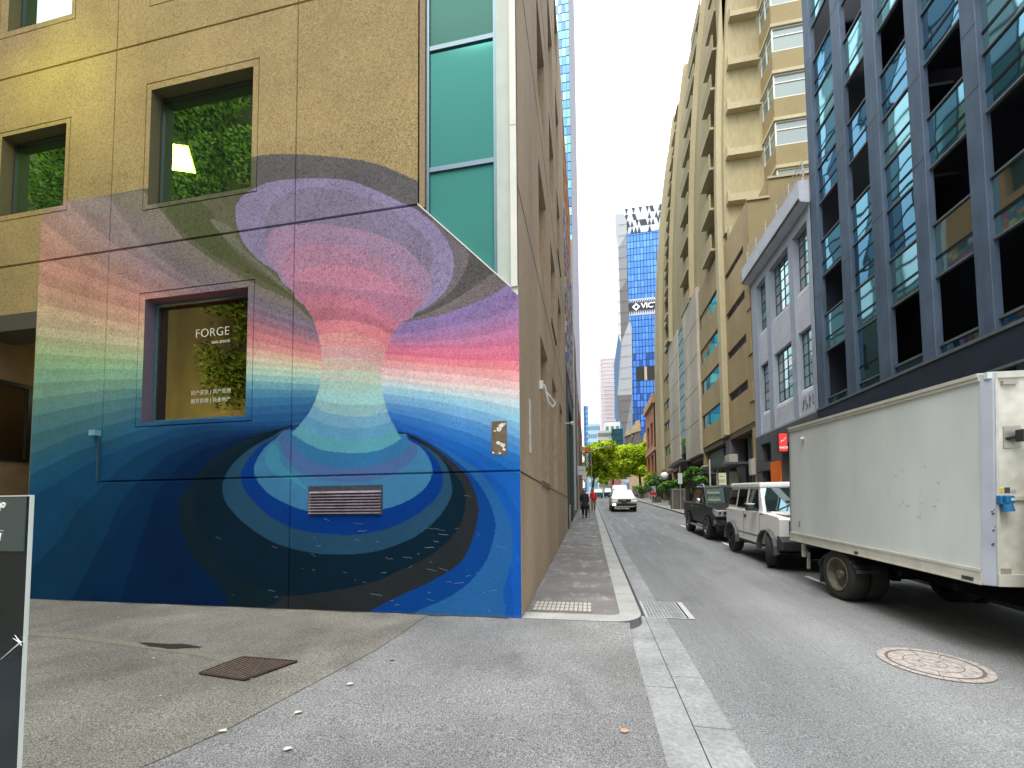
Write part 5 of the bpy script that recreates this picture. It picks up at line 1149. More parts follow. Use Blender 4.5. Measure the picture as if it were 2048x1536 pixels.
    # fine panel seams
for py_ in range(450, 860, 22): a = onY(1236 if py_ < 680 else 1240, py_, YV-2.2); c = onY(1256 if py_ < 650 else 1263, py_-3, YV-2.2); b.cyl(a, c, .05, .05, 4)
b.build('panel_seams', M('seam_grey', s(110, 112, 116, .5), .6), vt_)
# pale pink round tower far behind
pk_ = thing('round_tower', 'pale pink tower with a rounded left corner, hazy in the distance', 'tower', (13, 300, 8))
a, c = onY(1198, 718, 300), onY(1234, 718, 300); R_ = 3.
pts = [(a[0]+R_-R_*math.cos(t), 300+R_-R_*math.sin(t)) for t in [i*R90/5 for i in range(6)]]+[(c[0], 300), (c[0], 320), (a[0], 320)]
MB().prism(pts, 2, 6, a[2]).build('facade', MG('pink_glass', (.85, .75, .78), .2, s(214, 206, 208, .9), .15), pk_); b = MB()  # distance haze put into the colour as a paler pink
for i in range(22): x = a[0]+.5+i*.65; b.box(x, x+.18, 299.7, 299.9, 6, a[2])
for j in range(36): z = 10+j*2.8; b.box(a[0]+1, c[0], 299.72, 299.88, z, z+.5)
b.build('mullions', M('pink_fins', s(206, 196, 198, .85), .7), pk_)
def blk(nm, lab, p, y, dep, m, cat='building', wn=None, wm=None, z0=0.):
    X0, X1, ya_, yb_, z0_, z1_ = bx2(*p, y, dep, z0); t = thing(nm, lab, cat, ((X0+X1)/2, y, z0)); MB().box(X0, X1, ya_, yb_, z0_, z1_).build('wall', m, t)
    if wn:
        b = MB(); nx, nz_, zb3 = wn
        for i in range(nx):
            for j in range(nz_):
                b = MB(); xx = X0+(X1-X0)*(i+.5)/nx; zz_ = zb3+(z1_-zb3)*(j+.45)/nz_; ww = (X1-X0)/nx*.3; hh = (z1_-zb3)/nz_*.26; b.box(xx-ww, xx+ww, y-.12, y-.02, zz_-hh, zz_+hh).build('window', wm, t)
    return t
blk('office_block', 'slim blue glass block at the far left of the skyline', (1167, 1176, 812), 250, 20, MG('sky_blue_glass', (.5, .7, .9), .3, s(90, 150, 200, .7)), wn=(3, 14, 20), wm=M('band_blue', s(60, 110, 170, .6), .5))
blk('office_block', 'low block with slanted pale blue glass next to the slim blue one', (1176, 1200, 848), 230, 20, MG('pale_blue_glass', (.7, .85, .95), .35, s(140, 180, 200, .8)), wn=(6, 8, 12), wm=M('band_pale', s(90, 140, 176, .7), .5))
blk('office_block', 'white office block with rows of small square windows above the left tree', (1196, 1224, 862), 140, 14, M('white_block', s(206, 208, 196, .82), .8), wn=(7, 8, 7), wm=M('window_grey', s(96, 112, 120, .5), .5))
blk('office_block', 'white rooftop block stepping up behind the white office block', (1209, 1240, 845), 156, 14, M('white_block2', s(222, 224, 216, .85), .8), wn=(3, 2, 22), wm=M('window_teal', s(110, 150, 150, .6), .5), z0=5)
blk('office_block', 'dark teal glass block between the white office and the mansard roof', (1224, 1246, 858), 138, 12, MG('teal_dark', (.4, .7, .75), .35, s(30, 100, 116, .7), wav=.4), wn=(1, 9, 8), wm=M('band_teal', s(20, 76, 90, .5), .5))
# mansard-roofed Victorian building
mn = thing('mansard_building', 'old stone building with a steep grey mansard roof and ornate chimneys above the right tree', 'building', (12, 110, 6))
Ym = 110.
def Pm(px, py): a = onY(px, py, Ym); return (a[0], a[2])
stn, slt = M('old_stone', s(190, 168, 130, .75), .85, n=.2, ns=1.5), M('slate_roof', s(120, 112, 106, .6), .8, n=.2, ns=3)
MB().prism([Pm(1240, 1000), Pm(1330, 1000), Pm(1330, 885), Pm(1240, 905)], 1, Ym, Ym+18).build('wall', stn, mn)
MB().prism([Pm(1244, 908), Pm(1252, 872), Pm(1262, 868), Pm(1266, 896)], 1, Ym-.3, Ym+6).prism([Pm(1262, 896), Pm(1269, 862), Pm(1278, 860), Pm(1286, 892)], 1, Ym-.5, Ym+6).build('roof', slt, mn)
MB().prism([Pm(1262, 868), Pm(1264, 858), Pm(1267, 850), Pm(1270, 850), Pm(1271, 843), Pm(1278, 841), Pm(1280, 850), Pm(1281, 862)], 1, Ym-.8, Ym+2).prism([Pm(1249, 874), Pm(1253, 862), Pm(1263, 862), Pm(1263, 868)], 1, Ym-.7, Ym+2).prism([Pm(1286, 884), Pm(1288, 868), Pm(1296, 860), Pm(1299, 845), Pm(1303, 845), Pm(1303, 884)], 1, Ym-.8, Ym+2).prism([Pm(1243, 906), Pm(1290, 890), Pm(1290, 895), Pm(1243, 911)], 1, Ym-.9, Ym+1).build('parapet', stn, mn)
blk('brick_wall', 'low red-brown brick wall building under the trees at the end of the street', (1220, 1246, 949), 92, 3, M('far_brick', s(170, 104, 90, .75), .85, n=.2, ns=3), z0=3)
blk('stone_wall', 'pale stone garden wall at the right beyond the red scooter', (1266, 1303, 972), 66, 1.0, M('far_stone', s(150, 136, 124, .7), .9, n=.4, ns=2.5), 'wall', z0=1)
blk('blue_hoarding', 'blue and white hoarding at the end of the street', (1243, 1258, 952), 88, .6, M('hoarding', s(190, 200, 220, .8), .7, n=.5, ns=1.2, col2=s(40, 90, 170, .8)), 'hoarding', z0=3)
# building across the lane, behind the camera: it shows only as reflections and as shade on the lane
op = thing('lane_building', 'concrete building across the lane seen only in the window reflections', 'building', (-14, -2, -1.7))
MB().box(-40, -2.6, -14, -2.2, -2, 9.5).box(-40, -9.5, -14, -2.2, 9.5, 18).build('wall', M('lit_concrete', s(176, 160, 110, .7), .9, n=.3, ns=1.4, n2=.4, n2s=.5, stretch=(1, 1, .25)), op)
MB().box(-18.5, -15.6, -2.6, -2.0, 12.5, 14.6).build('louvre_bank', M('louvre_green', s(40, 60, 50, .4), .6), op)
# ---------------------------------------------------------------- leaves, trees, shrubs
def leaves(name, mats, parent, clusters, n, size, seed, flat=.6, droop=0.):
    """leaf-sized quads scattered through ellipsoid clumps: (x,y,z,rx,ry,rz)"""
    r = random.Random(seed); b = MB(); tot = sum(c[3]*c[4]*c[5] for c in clusters)
    for c in clusters:
        k = int(n*c[3]*c[4]*c[5]/tot)
        for _ in range(k):
            while True:
                u = Vector((r.uniform(-1, 1), r.uniform(-1, 1), r.uniform(-1, 1)))
                if .25 < u.length < 1: break
            u = u*(u.length**-.35); p = Vector((c[0]+u.x*c[3], c[1]+u.y*c[4], c[2]+u.z*c[5])); s_ = size*r.uniform(.6, 1.3)
            a = Vector((r.gauss(0, 1), r.gauss(0, 1), r.gauss(0, flat))).normalized(); e = a.cross(Vector((r.gauss(0, .5), r.gauss(0, .5), 1))).normalized()
            b.mat(r.choice(mats)); b.add([p-a*s_, p-e*s_*.45, p+a*s_, p+e*s_*.45], [(0, 1, 2, 3)])
    b.closed = False
    me = bpy.data.meshes.new(name); me.from_pydata(b.v, [], b.f)
    for m in b.ms: me.materials.append(m)
    me.polygons.foreach_set('material_index', b.mi); me.update(); o = bpy.data.objects.new(name, me); COL.objects.link(o)
    if parent is not None: o.parent = parent; o.matrix_parent_inverse = W(parent).inverted()
    return o
def leafmat(name, col, tr=.45):
    m = bpy.data.materials.new(name); m.use_nodes = True; t = m.node_tree; t.nodes.clear(); o = t.nodes.new('ShaderNodeOutputMaterial')
    d = t.nodes.new('ShaderNodeBsdfDiffuse'); d.inputs[0].default_value = (*col, 1); q = t.nodes.new('ShaderNodeBsdfTranslucent'); q.inputs[0].default_value = (min(col[0]*1.25, 1), min(col[1]*1.25, 1), col[2]*.7, 1)
    x = t.nodes.new('ShaderNodeMixShader'); x.inputs[0].default_value = tr; t.links.new(d.outputs[0], x.inputs[1]); t.links.new(q.outputs[0], x.inputs[2]); t.links.new(x.outputs[0], o.inputs[0]); return m
ly = [leafmat('leaf_lime', s(196, 216, 76, 1.05)), leafmat('leaf_yellowgreen', s(174, 200, 60, .9)), leafmat('leaf_green', s(110, 144, 48, .7)), leafmat('leaf_gold', s(206, 206, 84, .95))]
lg = [leafmat('leaf_mid', s(110, 170, 80, .8)), leafmat('leaf_dark', s(70, 120, 64, .7)), leafmat('leaf_pale', s(160, 196, 130, .85))]
bark = M('bark', (.09, .07, .05), .9, n=.3, ns=6)
def tree(lab, x, y, zc, rx, rz, n, seed, size=.34, trunk=.28, lean=0.):
    g = gz(y); t = thing('plane_tree', lab, 'tree', (x, y, g), group=None)
    r = random.Random(seed); b = MB(); tops = []
    b.cyl((x+lean, y, g-.1), (x+lean*.5, y, zc-rz*.55), trunk, trunk*.6, 9)
    cl = [(x, y, zc, rx*.62, rx*.6, rz*.62)]
    for i in range(22):
        a = r.uniform(0, 2*math.pi); h = r.uniform(-.75, .85); k = math.sqrt(max(0, 1-h*h))*r.uniform(.55, .85)
        c = (x+rx*k*math.cos(a), y+rx*k*math.sin(a), zc+rz*h*.8); cl.append((*c, rx*r.uniform(.16, .33), rx*r.uniform(.18, .33), rz*r.uniform(.12, .25)))
        if i < 9: b.cyl((x+lean*.5, y, zc-rz*.6), (c[0], c[1], c[2]), trunk*.38, trunk*.08, 6)
    b.build('trunk', bark, t); leaves('crown', ly, t, cl, n, size, seed); return t
tree('bright lime plane tree on the left, its crown starting beside the hotel sign', 1.4, 68, 8.0, 3.4, 4.3, 8000, 21, lean=-1.2)
tree('wide golden-green plane tree on the right in front of the mansard roof', 8.2, 74, 8.6, 4.3, 4.3, 10000, 33, lean=.6)
tree('lower lime tree filling the gap between the two big crowns', 4.6, 84, 8.0, 2.9, 3.0, 6000, 37)
tree('small green tree in the distance behind the SUV', 3.2, 95, 6.7, 1.6, 1.3, 1500, 39, trunk=.1)
tree('small dark green tree on the right kerb past the scooter', 8.0, 58, 4.2, 1.0, 1.1, 1500, 40, size=.16, trunk=.07)
def shrub(lab, x, y, h, r_, n, seed, mats, size, pot=True, zb_=None):
    g = gz(y) if zb_ is None else zb_; t = thing('potted_shrub', lab, 'potted plant', (x, y, g), group='potted shrubs along the right footpath'); rr = random.Random(seed)
    MB().prism([(x-.3, y-.3), (x+.3, y-.3), (x+.3, y+.3), (x-.3, y+.3)], 2, g, g+.6).build('planter', M('planter_grey', s(110, 112, 90, .6), .8), t, bevel=.02)
    b = MB(); cl = []
    for i in range(9):
        a = rr.uniform(0, 6.28); k = rr.uniform(.1, .95)*r_; c = (x+k*math.cos(a), y+k*math.sin(a), g+h*rr.uniform(.42, .98)-k*.25)
        b.cyl((x, y, g+.5), c, .03, .008, 5); cl.append((*c, r_*.42, r_*.42, h*.10))
    b.build('stems', bark, t); leaves('foliage', mats, t, cl, n, size, seed+1); return t
shrub('big leafy shrub in a pot behind the black pickup', 7.9, 32.5, 3.0, 1.0, 1500, 51, lg, .17)
shrub('leafy shrub in a pot left of the grey cabinet, nearer one', 7.6, 40.5, 2.9, 1.0, 1300, 54, lg, .17)
shrub('rounded grey-green shrub behind the red scooter', 7.2, 46.5, 2.9, 1.1, 1400, 57, [lg[2], lg[1], leafmat('leaf_grey', s(130, 150, 120, .6))], .15)
shrub('low green shrub by the kerb beyond the pale stone wall', 7.4, 62, 2.4, 1.0, 700, 60, lg, .16)
# climbing plants on the lane building (they fill the window reflections)
vg = thing('climbing_plant', 'green climbing plants on the building across the lane, mirrored in the dark windows', 'plant', (-15, -2, 3))
rv = random.Random(6); cl = []
for i in range(60):
    x, z = rv.choice(((rv.uniform(-14.4, -12.2), rv.uniform(4.6, 8.4)), (rv.uniform(-17, -12.4), rv.uniform(12, 18)), (rv.uniform(-16, -12.4), rv.uniform(13.6, 18)), (rv.uniform(-25.5, -21), rv.uniform(12, 16.5))))
    cl.append((x, -1.75+rv.uniform(-.2, .25), z, rv.uniform(.5, 1.2), .5, rv.uniform(.4, 1.1)))
leaves('foliage', [leafmat('ivy_a', s(150, 180, 70, .95)), leafmat('ivy_b', s(60, 96, 36, .6)), leafmat('ivy_c', s(190, 205, 120, .95))], vg, cl, 24000, .085, 6)
ld = bpy.data.lights.new('lane_lamp', 'AREA'); ld.energy = 190; ld.size = .6; ld.color = (1, .9, .45)
lo = bpy.data.objects.new('lane_lamp', ld); COL.objects.link(lo); lo.location = (-14.5, .6, 2.6); lo.rotation_euler = Vector((0, -.7, .6)).to_track_quat('-Z', 'Y').to_euler()

# ---------------------------------------------------------------- vehicles (local axes: x forward, y left, z up)
tyre_m = M('tyre', (.018, .018, .018), .85, bump=.3, bs=40); glassv = MG('car_glass', (.8, .9, .9), .28, (.012, .016, .018), .02); blackp = M('black_plastic', (.035, .037, .04), .6)
chrome = M('chrome', (.7, .7, .7), .12, 1.); hl = MG('headlight_lens', (.9, .9, .95), .45, (.5, .52, .55), .1)
def car_empty(nm, lab, cat, x, y, ground_z, yaw=0., pitch=.055, scale=None):
    return thing(nm, lab, cat, (x, y, ground_z), (0, math.atan(pitch), -R90+yaw), scale=scale)
def wheel(par, x, y, r, w_, rim_m, steer=0., side=1, rimk=.62, spokes=6, name='wheel'):
    """side=+1 outer face towards +y"""
    X = Matrix.Translation((x, y, r)) @ Matrix.Rotation(steer, 4, 'Z'); sgn = side
    b = MB(X); b.ring((0, 0, 0), (0, sgn, 0), [(r*rimk, -w_/2), (r*.93, -w_/2), (r, -w_*.36), (r*1.0, -w_*.1), (r, w_*.36), (r*.94, w_/2), (r*.80, w_/2+.006), (r*rimk, w_/2-.01)], 32)
    wv = b.build(name, tyre_m, par, smooth=True, local=True)
    rb = MB(X).mat(rim_m); rb.ring((0, 0, 0), (0, sgn, 0), [(r*rimk, w_/2-.01), (r*rimk*.93, w_/2-.03), (r*rimk*.86, w_/2-.10), (r*.25, w_/2-.13), (0, w_/2-.13)], 28)
    rb.ring((0, 0, 0), (0, sgn, 0), [(r*rimk, w_/2-.012), (r*rimk, w_/2+.006), (r*rimk*.9, w_/2-.002), (r*rimk*.9, w_/2-.03)], 28)
    for i in range(spokes):
        a = 2*math.pi*i/spokes; c = Vector((math.cos(a)*r*.18, (w_/2-.06)*sgn, math.sin(a)*r*.18)); d = Vector((math.cos(a)*r*rimk*.9, (w_/2-.02)*sgn, math.sin(a)*r*rimk*.9)); rb.cyl(c, d, r*.07, r*.055, 6)
    rb.ring((0, 0, 0), (0, sgn, 0), [(0, w_/2-.03), (r*.16, w_/2-.03), (r*.2, w_/2-.08)], 16)
    rb.build('rim', None, wv, local=True)
    return wv
def arch(cx, r, z0, n=9):
    """points of a wheel-arch cut, from front to back along the sill"""
    out = []
    a0 = math.asin(max(-1, min(1, (z0-CZ)/r)))
    for i in range(n+1): a = a0+(math.pi-2*a0)*i/n; out.append((cx+r*math.cos(a), CZ+r*math.sin(a)))
    return out
CZ = .36
def extr(b, prof, hw, tumble=0., zt=1.):
    """side profile (x,z) extruded to both sides; half width shrinks above zt"""
    n = len(prof); f = lambda z: hw-max(0, z-zt)*tumble
    vs = [(x, -f(z), z) for x, z in prof]+[(x, f(z), z) for x, z in prof]
    return b.add(vs, [tuple(range(n))[::-1], tuple(range(n, 2*n))]+[(i, (i+1) % n, n+(i+1) % n, n+i) for i in range(n)])
def hexa(b, bot, top):
    """bot/top: (x0,x1,hw0,hw1,z) rear x, front x, rear half width, front half width"""
    v = []
    for (xa, xb, wa, wb_, z, *z2) in (bot, top): zf_ = z2[0] if z2 else z; v += [(xa, -wa, z), (xb, -wb_, zf_), (xb, wb_, zf_), (xa, wa, z)]
    return b.add(v, [(0, 3, 2, 1), (4, 5, 6, 7), (0, 1, 5, 4), (1, 2, 6, 5), (2, 3, 7, 6), (3, 0, 4, 7)])
def side_win(par, mat_, *args):
    for sg_ in (-1, 1):
        for a in args:
            b = MB(); x0b, x1b, x0t, x1t, zb_, zt_, wf, off = a; yb = (wf(zb_)+off)*sg_; yt = (wf(zt_)+off)*sg_
            b.quad((x0b, yb, zb_), (x1b, yb, zb_), (x1t, yt, zt_), (x0t, yt, zt_)).build('side_window', mat_, par, local=True)
def side_pane(b, x0b, x1b, x0t, x1t, zb_, zt_, wf, off=.006):
    for sg_ in (-1, 1):
        yb = (wf(zb_)+off)*sg_; yt = (wf(zt_)+off)*sg_; b.quad((x0b, yb, zb_), (x1b, yb, zb_), (x1t, yt, zt_), (x0t, yt, zt_))

# --- white box truck
TX, TY = 3.95, 5.06
tg_ = gz(7.5)-.11
yawT = math.radians(-2.3); 
tk = thing('box_truck', 'white box truck with a dirty cream cargo body, parked nearest the camera on the right', 'truck', (TX+.94, 7.57, gz(7.57)-.11), (0, math.atan(.05), -R90-yawT*-1*-1 if False else -R90+math.radians(2.0)))
# local: forward x = towards camera; wheel axle at x=0; near side (camera side) is y=-1.06 -> world -X
tw_ = M('truck_white', s(206, 214, 214, .93), .45, n=.05, ns=3, n2=.12, n2s=.9, coat=.1, stretch=(1, 1, .4)); tcream = M('truck_trim', s(206, 206, 194, .82), .5, n=.12, ns=8, n2=.15)
tpil = M('truck_pillar', s(176, 182, 196, .85), .4, .2, n=.1, ns=3, n2=.15); twf = M('truck_front', s(208, 206, 194, .92), .5, n=.16, ns=9, n2=.12)
L0, L1, Wt, Zb, Zt = -1.36, 2.42, 1.03, .775, 2.93
b = MB().box(L0, L1, -Wt, Wt, Zb+.16, Zt-.06); body = b.build('cargo_box', tw_, tk, local=True)
MB().box(L1, L1+.05, -Wt+.06, Wt-.06, Zb+.02, Zt-.02).build('front_panel', twf, body, local=True)
for sg_ in (-1, 1):
    MB().prism([(L1, sg_*(Wt+.012)), (L1+.062, sg_*(Wt-.055)), (L1+.062, sg_*(Wt-.075)), (L1, sg_*(Wt-.06))], 2, Zb, Zt).build('corner_pillar', tpil, body, local=True, bevel=.006)
    MB().box(L0-.02, L1-.0, sg_*Wt-.02, sg_*Wt+.02, Zb, Zb+.16).box(L0-.02, L1, sg_*Wt-.026, sg_*Wt+.026, Zb+.13, Zb+.16).box(L0-.02, L1, sg_*Wt-.028, sg_*Wt+.028, Zb+.0, Zb+.02).build('bottom_rail', tcream, body, local=True)
    MB().box(L0-.02, L1, sg_*Wt-.02, sg_*Wt+.02, Zt-.07, Zt).box(L0-.02, L1, sg_*Wt-.03, sg_*Wt+.03, Zt-.03, Zt+.01).build('top_rail', tcream, body, local=True)
MB().box(L0-.01, L1+.06, -Wt+.01, Wt-.01, Zt-.06, Zt+.005).build('roof', tw_, body, local=True)
MB().box(L0-.05, L0, -Wt, Wt, Zb, Zt).build('rear_door', M('shutter_grey', (.35, .36, .36), .5, .3), body, local=True)
FP = L1+.05
for q_ in ((FP, FP+.02, -Wt+.08, Wt-.08, Zt-.06, Zt), (FP, FP+.02, -.80, Wt-.08, 1.64, 1.68), (FP, FP+.025, -Wt+.08, Wt-.08, Zb, Zb+.12)): MB().box(*q_).build('front_trim', tcream, body, local=True)
for sg_ in (-1, 1): MB().box(FP, FP+.016, sg_*.945-.012, sg_*.945+.012, Zb+.12, Zt-.06).build('front_trim', tcream, body, local=True)
lp = MB().box(FP, FP+.01, -.885, -.735, 2.165, 2.385).build('lamp_plate', M('plate_alu', (.40, .38, .33), .4, .5), tk, local=True)
MB().box(FP+.05, FP+.13, -.83, -.715, 2.22, 2.34).build('work_lamp', M('lamp_black', (.012, .012, .014), .4), lp, local=True, bevel=.012); MB().box(FP+.13, FP+.136, -.818, -.727, 2.232, 2.328).build('lens', M('lamp_lens', (.7, .7, .72), .1, n=.3, ns=60, coat=1), lp, local=True)
MB().cyl((FP, -.86, 2.26), (FP+.06, -.80, 2.28), .018).build('arm', darkmetal, lp, local=True)
sk_ = MB().box(FP, FP+.06, -.96, -.935, 1.60, 1.69).box(FP, FP+.09, -.935, -.865, 1.61, 1.69).build('power_socket', M('socket_blue', s(24, 110, 160, .8), .45), tk, local=True, bevel=.01)
MB().cyl((FP+.05, -.90, 1.62), (FP+.06, -.895, 1.53), .038, .044, 16).build('socket_cap', M('socket_blue'), sk_, local=True); MB().box(FP+.091, FP+.094, -.90, -.875, 1.64, 1.665).build('label', M('casing_white'), sk_, local=True)
for y0, y1, z0, z1, m_ in ((-.93, -.885, 1.72, 1.76, M('sticker_yellow', s(220, 180, 30, .9), .6)), (-.878, -.83, 1.715, 1.77, M('sticker_dark', (.05, .06, .07), .6)), (-.82, -.78, 1.715, 1.745, M('sticker_grey', (.35, .36, .37), .6))): MB().box(FP, FP+.0035, y0, y1, z0, z1).build('sticker', m_, tk, local=True)
MB().box(FP, FP+.006, -.93, -.83, .90, .955).build('data_plate', M('plate_tan', s(170, 160, 140, .8), .5, n=.2, ns=40), tk, local=True)
MB().box(FP, FP+.03, -.90, -.77, 2.80, 2.84).build('vent_cap', M('plate_alu'), tk, local=True)
# side details: small vent, marker, hinge, scuffs
b = MB().box(L0+.26, L0+.315, -Wt-.004, -Wt, 1.05, 1.16).build('small_plate', M('plate_greyish', (.28, .28, .26), .6), body, local=True)
MB().ball((L0+.47, -Wt-.025, 2.67), .035, 10).build('marker_lamp', M('casing_white'), body, local=True, smooth=True)
for xa_, xb_2 in ((L1-.20, L1-.14), (L1-.13, L1-.08), (.5, .56)): MB().box(xa_, xb_2, -Wt-.034, -Wt-.02, .80, .835).build('reflector', M('black_plastic'), body, local=True)
b = MB(); sr = random.Random(12)
for i in range(20):
    if i < 14: x, z = 1.35+sr.gauss(.25, .30), 1.55+sr.gauss(.1, .22)
    else: x, z = sr.uniform(L0+.2, L1-.2), sr.uniform(1.0, 2.7)
    for _ in range(3):
        l = sr.uniform(.004, .026); a = sr.uniform(0, 3.1); t_ = sr.uniform(.002, .006); xx = x+sr.gauss(0, .02); zz_ = z+sr.gauss(0, .02)
        b.quad((xx-l*math.cos(a), -Wt-.0015, zz_-l*math.sin(a)-t_), (xx+l*math.cos(a), -Wt-.0015, zz_+l*math.sin(a)-t_), (xx+l*math.cos(a), -Wt-.0015, zz_+l*math.sin(a)+t_), (xx-l*math.cos(a), -Wt-.0015, zz_-l*math.sin(a)+t_))
b.build('scuffs', M('scuff_grey', s(178, 182, 176, .82), .9), body, local=True)
b = MB()
for z in (1.52, 1.36, 1.2):
    for _ in range(4): l = sr.uniform(.01, .035); y = -Wt+.045+sr.uniform(-.01, .01); zz_ = z+sr.uniform(-.03, .03); b.box(L1+.045, L1+.066, y-l*.1, y+l*.2, zz_-.004, zz_+.006)
b.build('scuffs', M('scuff_dark', (.10, .09, .085), .9), body, local=True)
ch = MB().box(L0+.05, 4.2, -.42, -.34, .48, .68).box(L0+.05, 4.2, .34, .42, .48, .68).box(L0, L0+.08, -.9, .9, .42, .56); 
for x in (-.9, -.3, .4, 1.2, 2.0): ch.box(x, x+.08, -Wt+.05, Wt-.05, .62, .70)
ch.cyl((0, -.8, .40), (0, .8, .40), .07).box(-.5, .5, -.55, -.45, .40, .47).build('chassis', M('chassis_black', (.004, .004, .005), .9, spec=.1), tk, local=True)
MB().box(-1.1, -1.06, -.9, -.86, .28, .62).box(-1.12, -1.04, -.98, -.94, .50, .74).build('bracket', tcream, tk, local=True)
trim_ = M('truck_rim', s(124, 120, 106, .7), .6, .3, n=.3, ns=14)
def tw2(x, y, side, steer=0):
    w_ = wheel(tk, x, y, .40, .24, trim_, steer, side, .66, 0); return w_
tw2(0, -.90, -1); tw2(0, .90, 1); tw2(3.5, -.80, -1); tw2(3.5, .80, 1); tw2(0, -.63, -1); tw2(0, .63, 1)
fl_ = MB()
for i in range(12):
    a0, a1 = math.radians(18+13*i), math.radians(15+13*(i+1)); R_ = .50
    if a1 > math.radians(178): break
    fl_.prism([(R_*math.cos(a0), .40+R_*math.sin(a0)*.62), (R_*math.cos(a1), .40+R_*math.sin(a1)*.62), ((R_+.012)*math.cos(a1), .40+(R_+.02)*math.sin(a1)*.62), ((R_+.012)*math.cos(a0), .40+(R_+.02)*math.sin(a0)*.62)], 1, -1.02, -.70)
fl_.prism([(-.50, .46), (-.51, .16), (-.495, .16), (-.485, .46)], 1, -1.0, -.72); fl_.build('mudguard', blackp, tk, local=True)
# cab (outside the picture, just beyond the right edge)
cab_ = MB(); extr(cab_, [(2.72, .45), (2.72, 2.15), (3.7, 2.2), (4.28, 1.35), (4.38, .9), (4.38, .42), (4.0, .42), (3.9, .72), (3.5, .88), (3.1, .72), (3.0, .45)], .88, .12, 1.3); cb2 = cab_.build('cab', tw_, tk, local=True, bevel=.03)
wv_ = MB(); side_pane(wv_, 2.95, 4.1, 3.0, 3.66, 1.4, 2.02, lambda z: .88-max(0, z-1.3)*.12); wv_.quad((4.262, -.76, 1.4), (4.262, .76, 1.4), (3.76, .7, 2.14), (3.76, -.7, 2.14)); wv_.build('windscreen', glassv, cb2, local=True)
MB().box(4.38, 4.42, -.7, -.45, .68, .84).box(4.38, 4.42, .45, .7, .68, .84).build('headlight', hl, cb2, local=True); MB().box(4.3, 4.46, -.88, .88, .38, .56).build('bumper', blackp, cb2, local=True)

# --- white boxy off-roader
CZ = .38
jp = car_empty('off_roader', 'boxy white off-roader with black wheel-arch flares, parked between the truck and the black pickup', 'car', 4.77, 11.5, gz(11.5)-.11+.03, 0, .05)
jw = M('jeep_white', s(240, 240, 238, .95), .35, coat=.3, n=.02, ns=2); hw = .80
fx, rxw = 1.16, -1.22                                  # axle positions
b = MB(); prof = [(1.72, .62), (1.72, 1.08), (1.66, 1.13), (.80, 1.19), (-1.74, 1.19), (-1.76, .56), (-1.66, .44)]+arch(rxw, .44, .44)[::-1]+[(fx-.42, .44)]+arch(fx, .44, .44)[::-1][0:]+[(1.66, .5)]
extr(b, prof, hw); jb_ = b.build('body', jw, jp, local=True, bevel=.02)
wf = lambda z: hw-.03-max(0, z-1.19)*.16
b = MB(); hexa(b, (-1.70, .80, hw-.035, hw-.035, 1.18), (-1.60, .42, hw-.12, hw-.12, 1.80)); gh_ = b.build('greenhouse', jw, jp, local=True, bevel=.02)
MB().box(-1.66, .46, -hw+.09, hw-.09, 1.79, 1.88).box(-1.62, .40, -hw+.12, hw-.12, 1.88, 1.905).build('roof', jw, gh_, local=True, bevel=.025)
side_win(gh_, MG('jeep_side_glass', (.5, .5, .5), .1, (.004, .004, .005)), (-.20, .56, -.18, .34, 1.24, 1.74, wf, .012), (-.95, -.33, -.93, -.32, 1.26, 1.74, wf, .012), (-1.62, -1.05, -1.55, -1.04, 1.30, 1.72, wf, .012))
b = MB(); b.quad((.815, -.70, 1.22), (.815, .70, 1.22), (.445, .63, 1.77), (.445, -.63, 1.77)); ws_ = b.build('windscreen', MG('windscreen_glass', (.85, .95, .95), .4, (.02, .035, .035), .02), gh_, local=True)
MB().box(.76, .80, -.12, .12, 1.64, 1.70).tube([(.84, -.5, 1.235), (.70, -.05, 1.42)], .01).tube([(.84, .1, 1.235), (.70, .5, 1.42)], .01).build('wiper', blackp, ws_, local=True)
b = MB(); b.box(.80, 1.66, -.62, .62, 1.17, 1.215).build('bonnet', jw, jb_, local=True, bevel=.03)
MB().box(1.715, 1.75, -.62, .62, .78, 1.06).build('grille', M('grille_black', (.01, .01, .01), .5), jb_, local=True, bevel=.01)
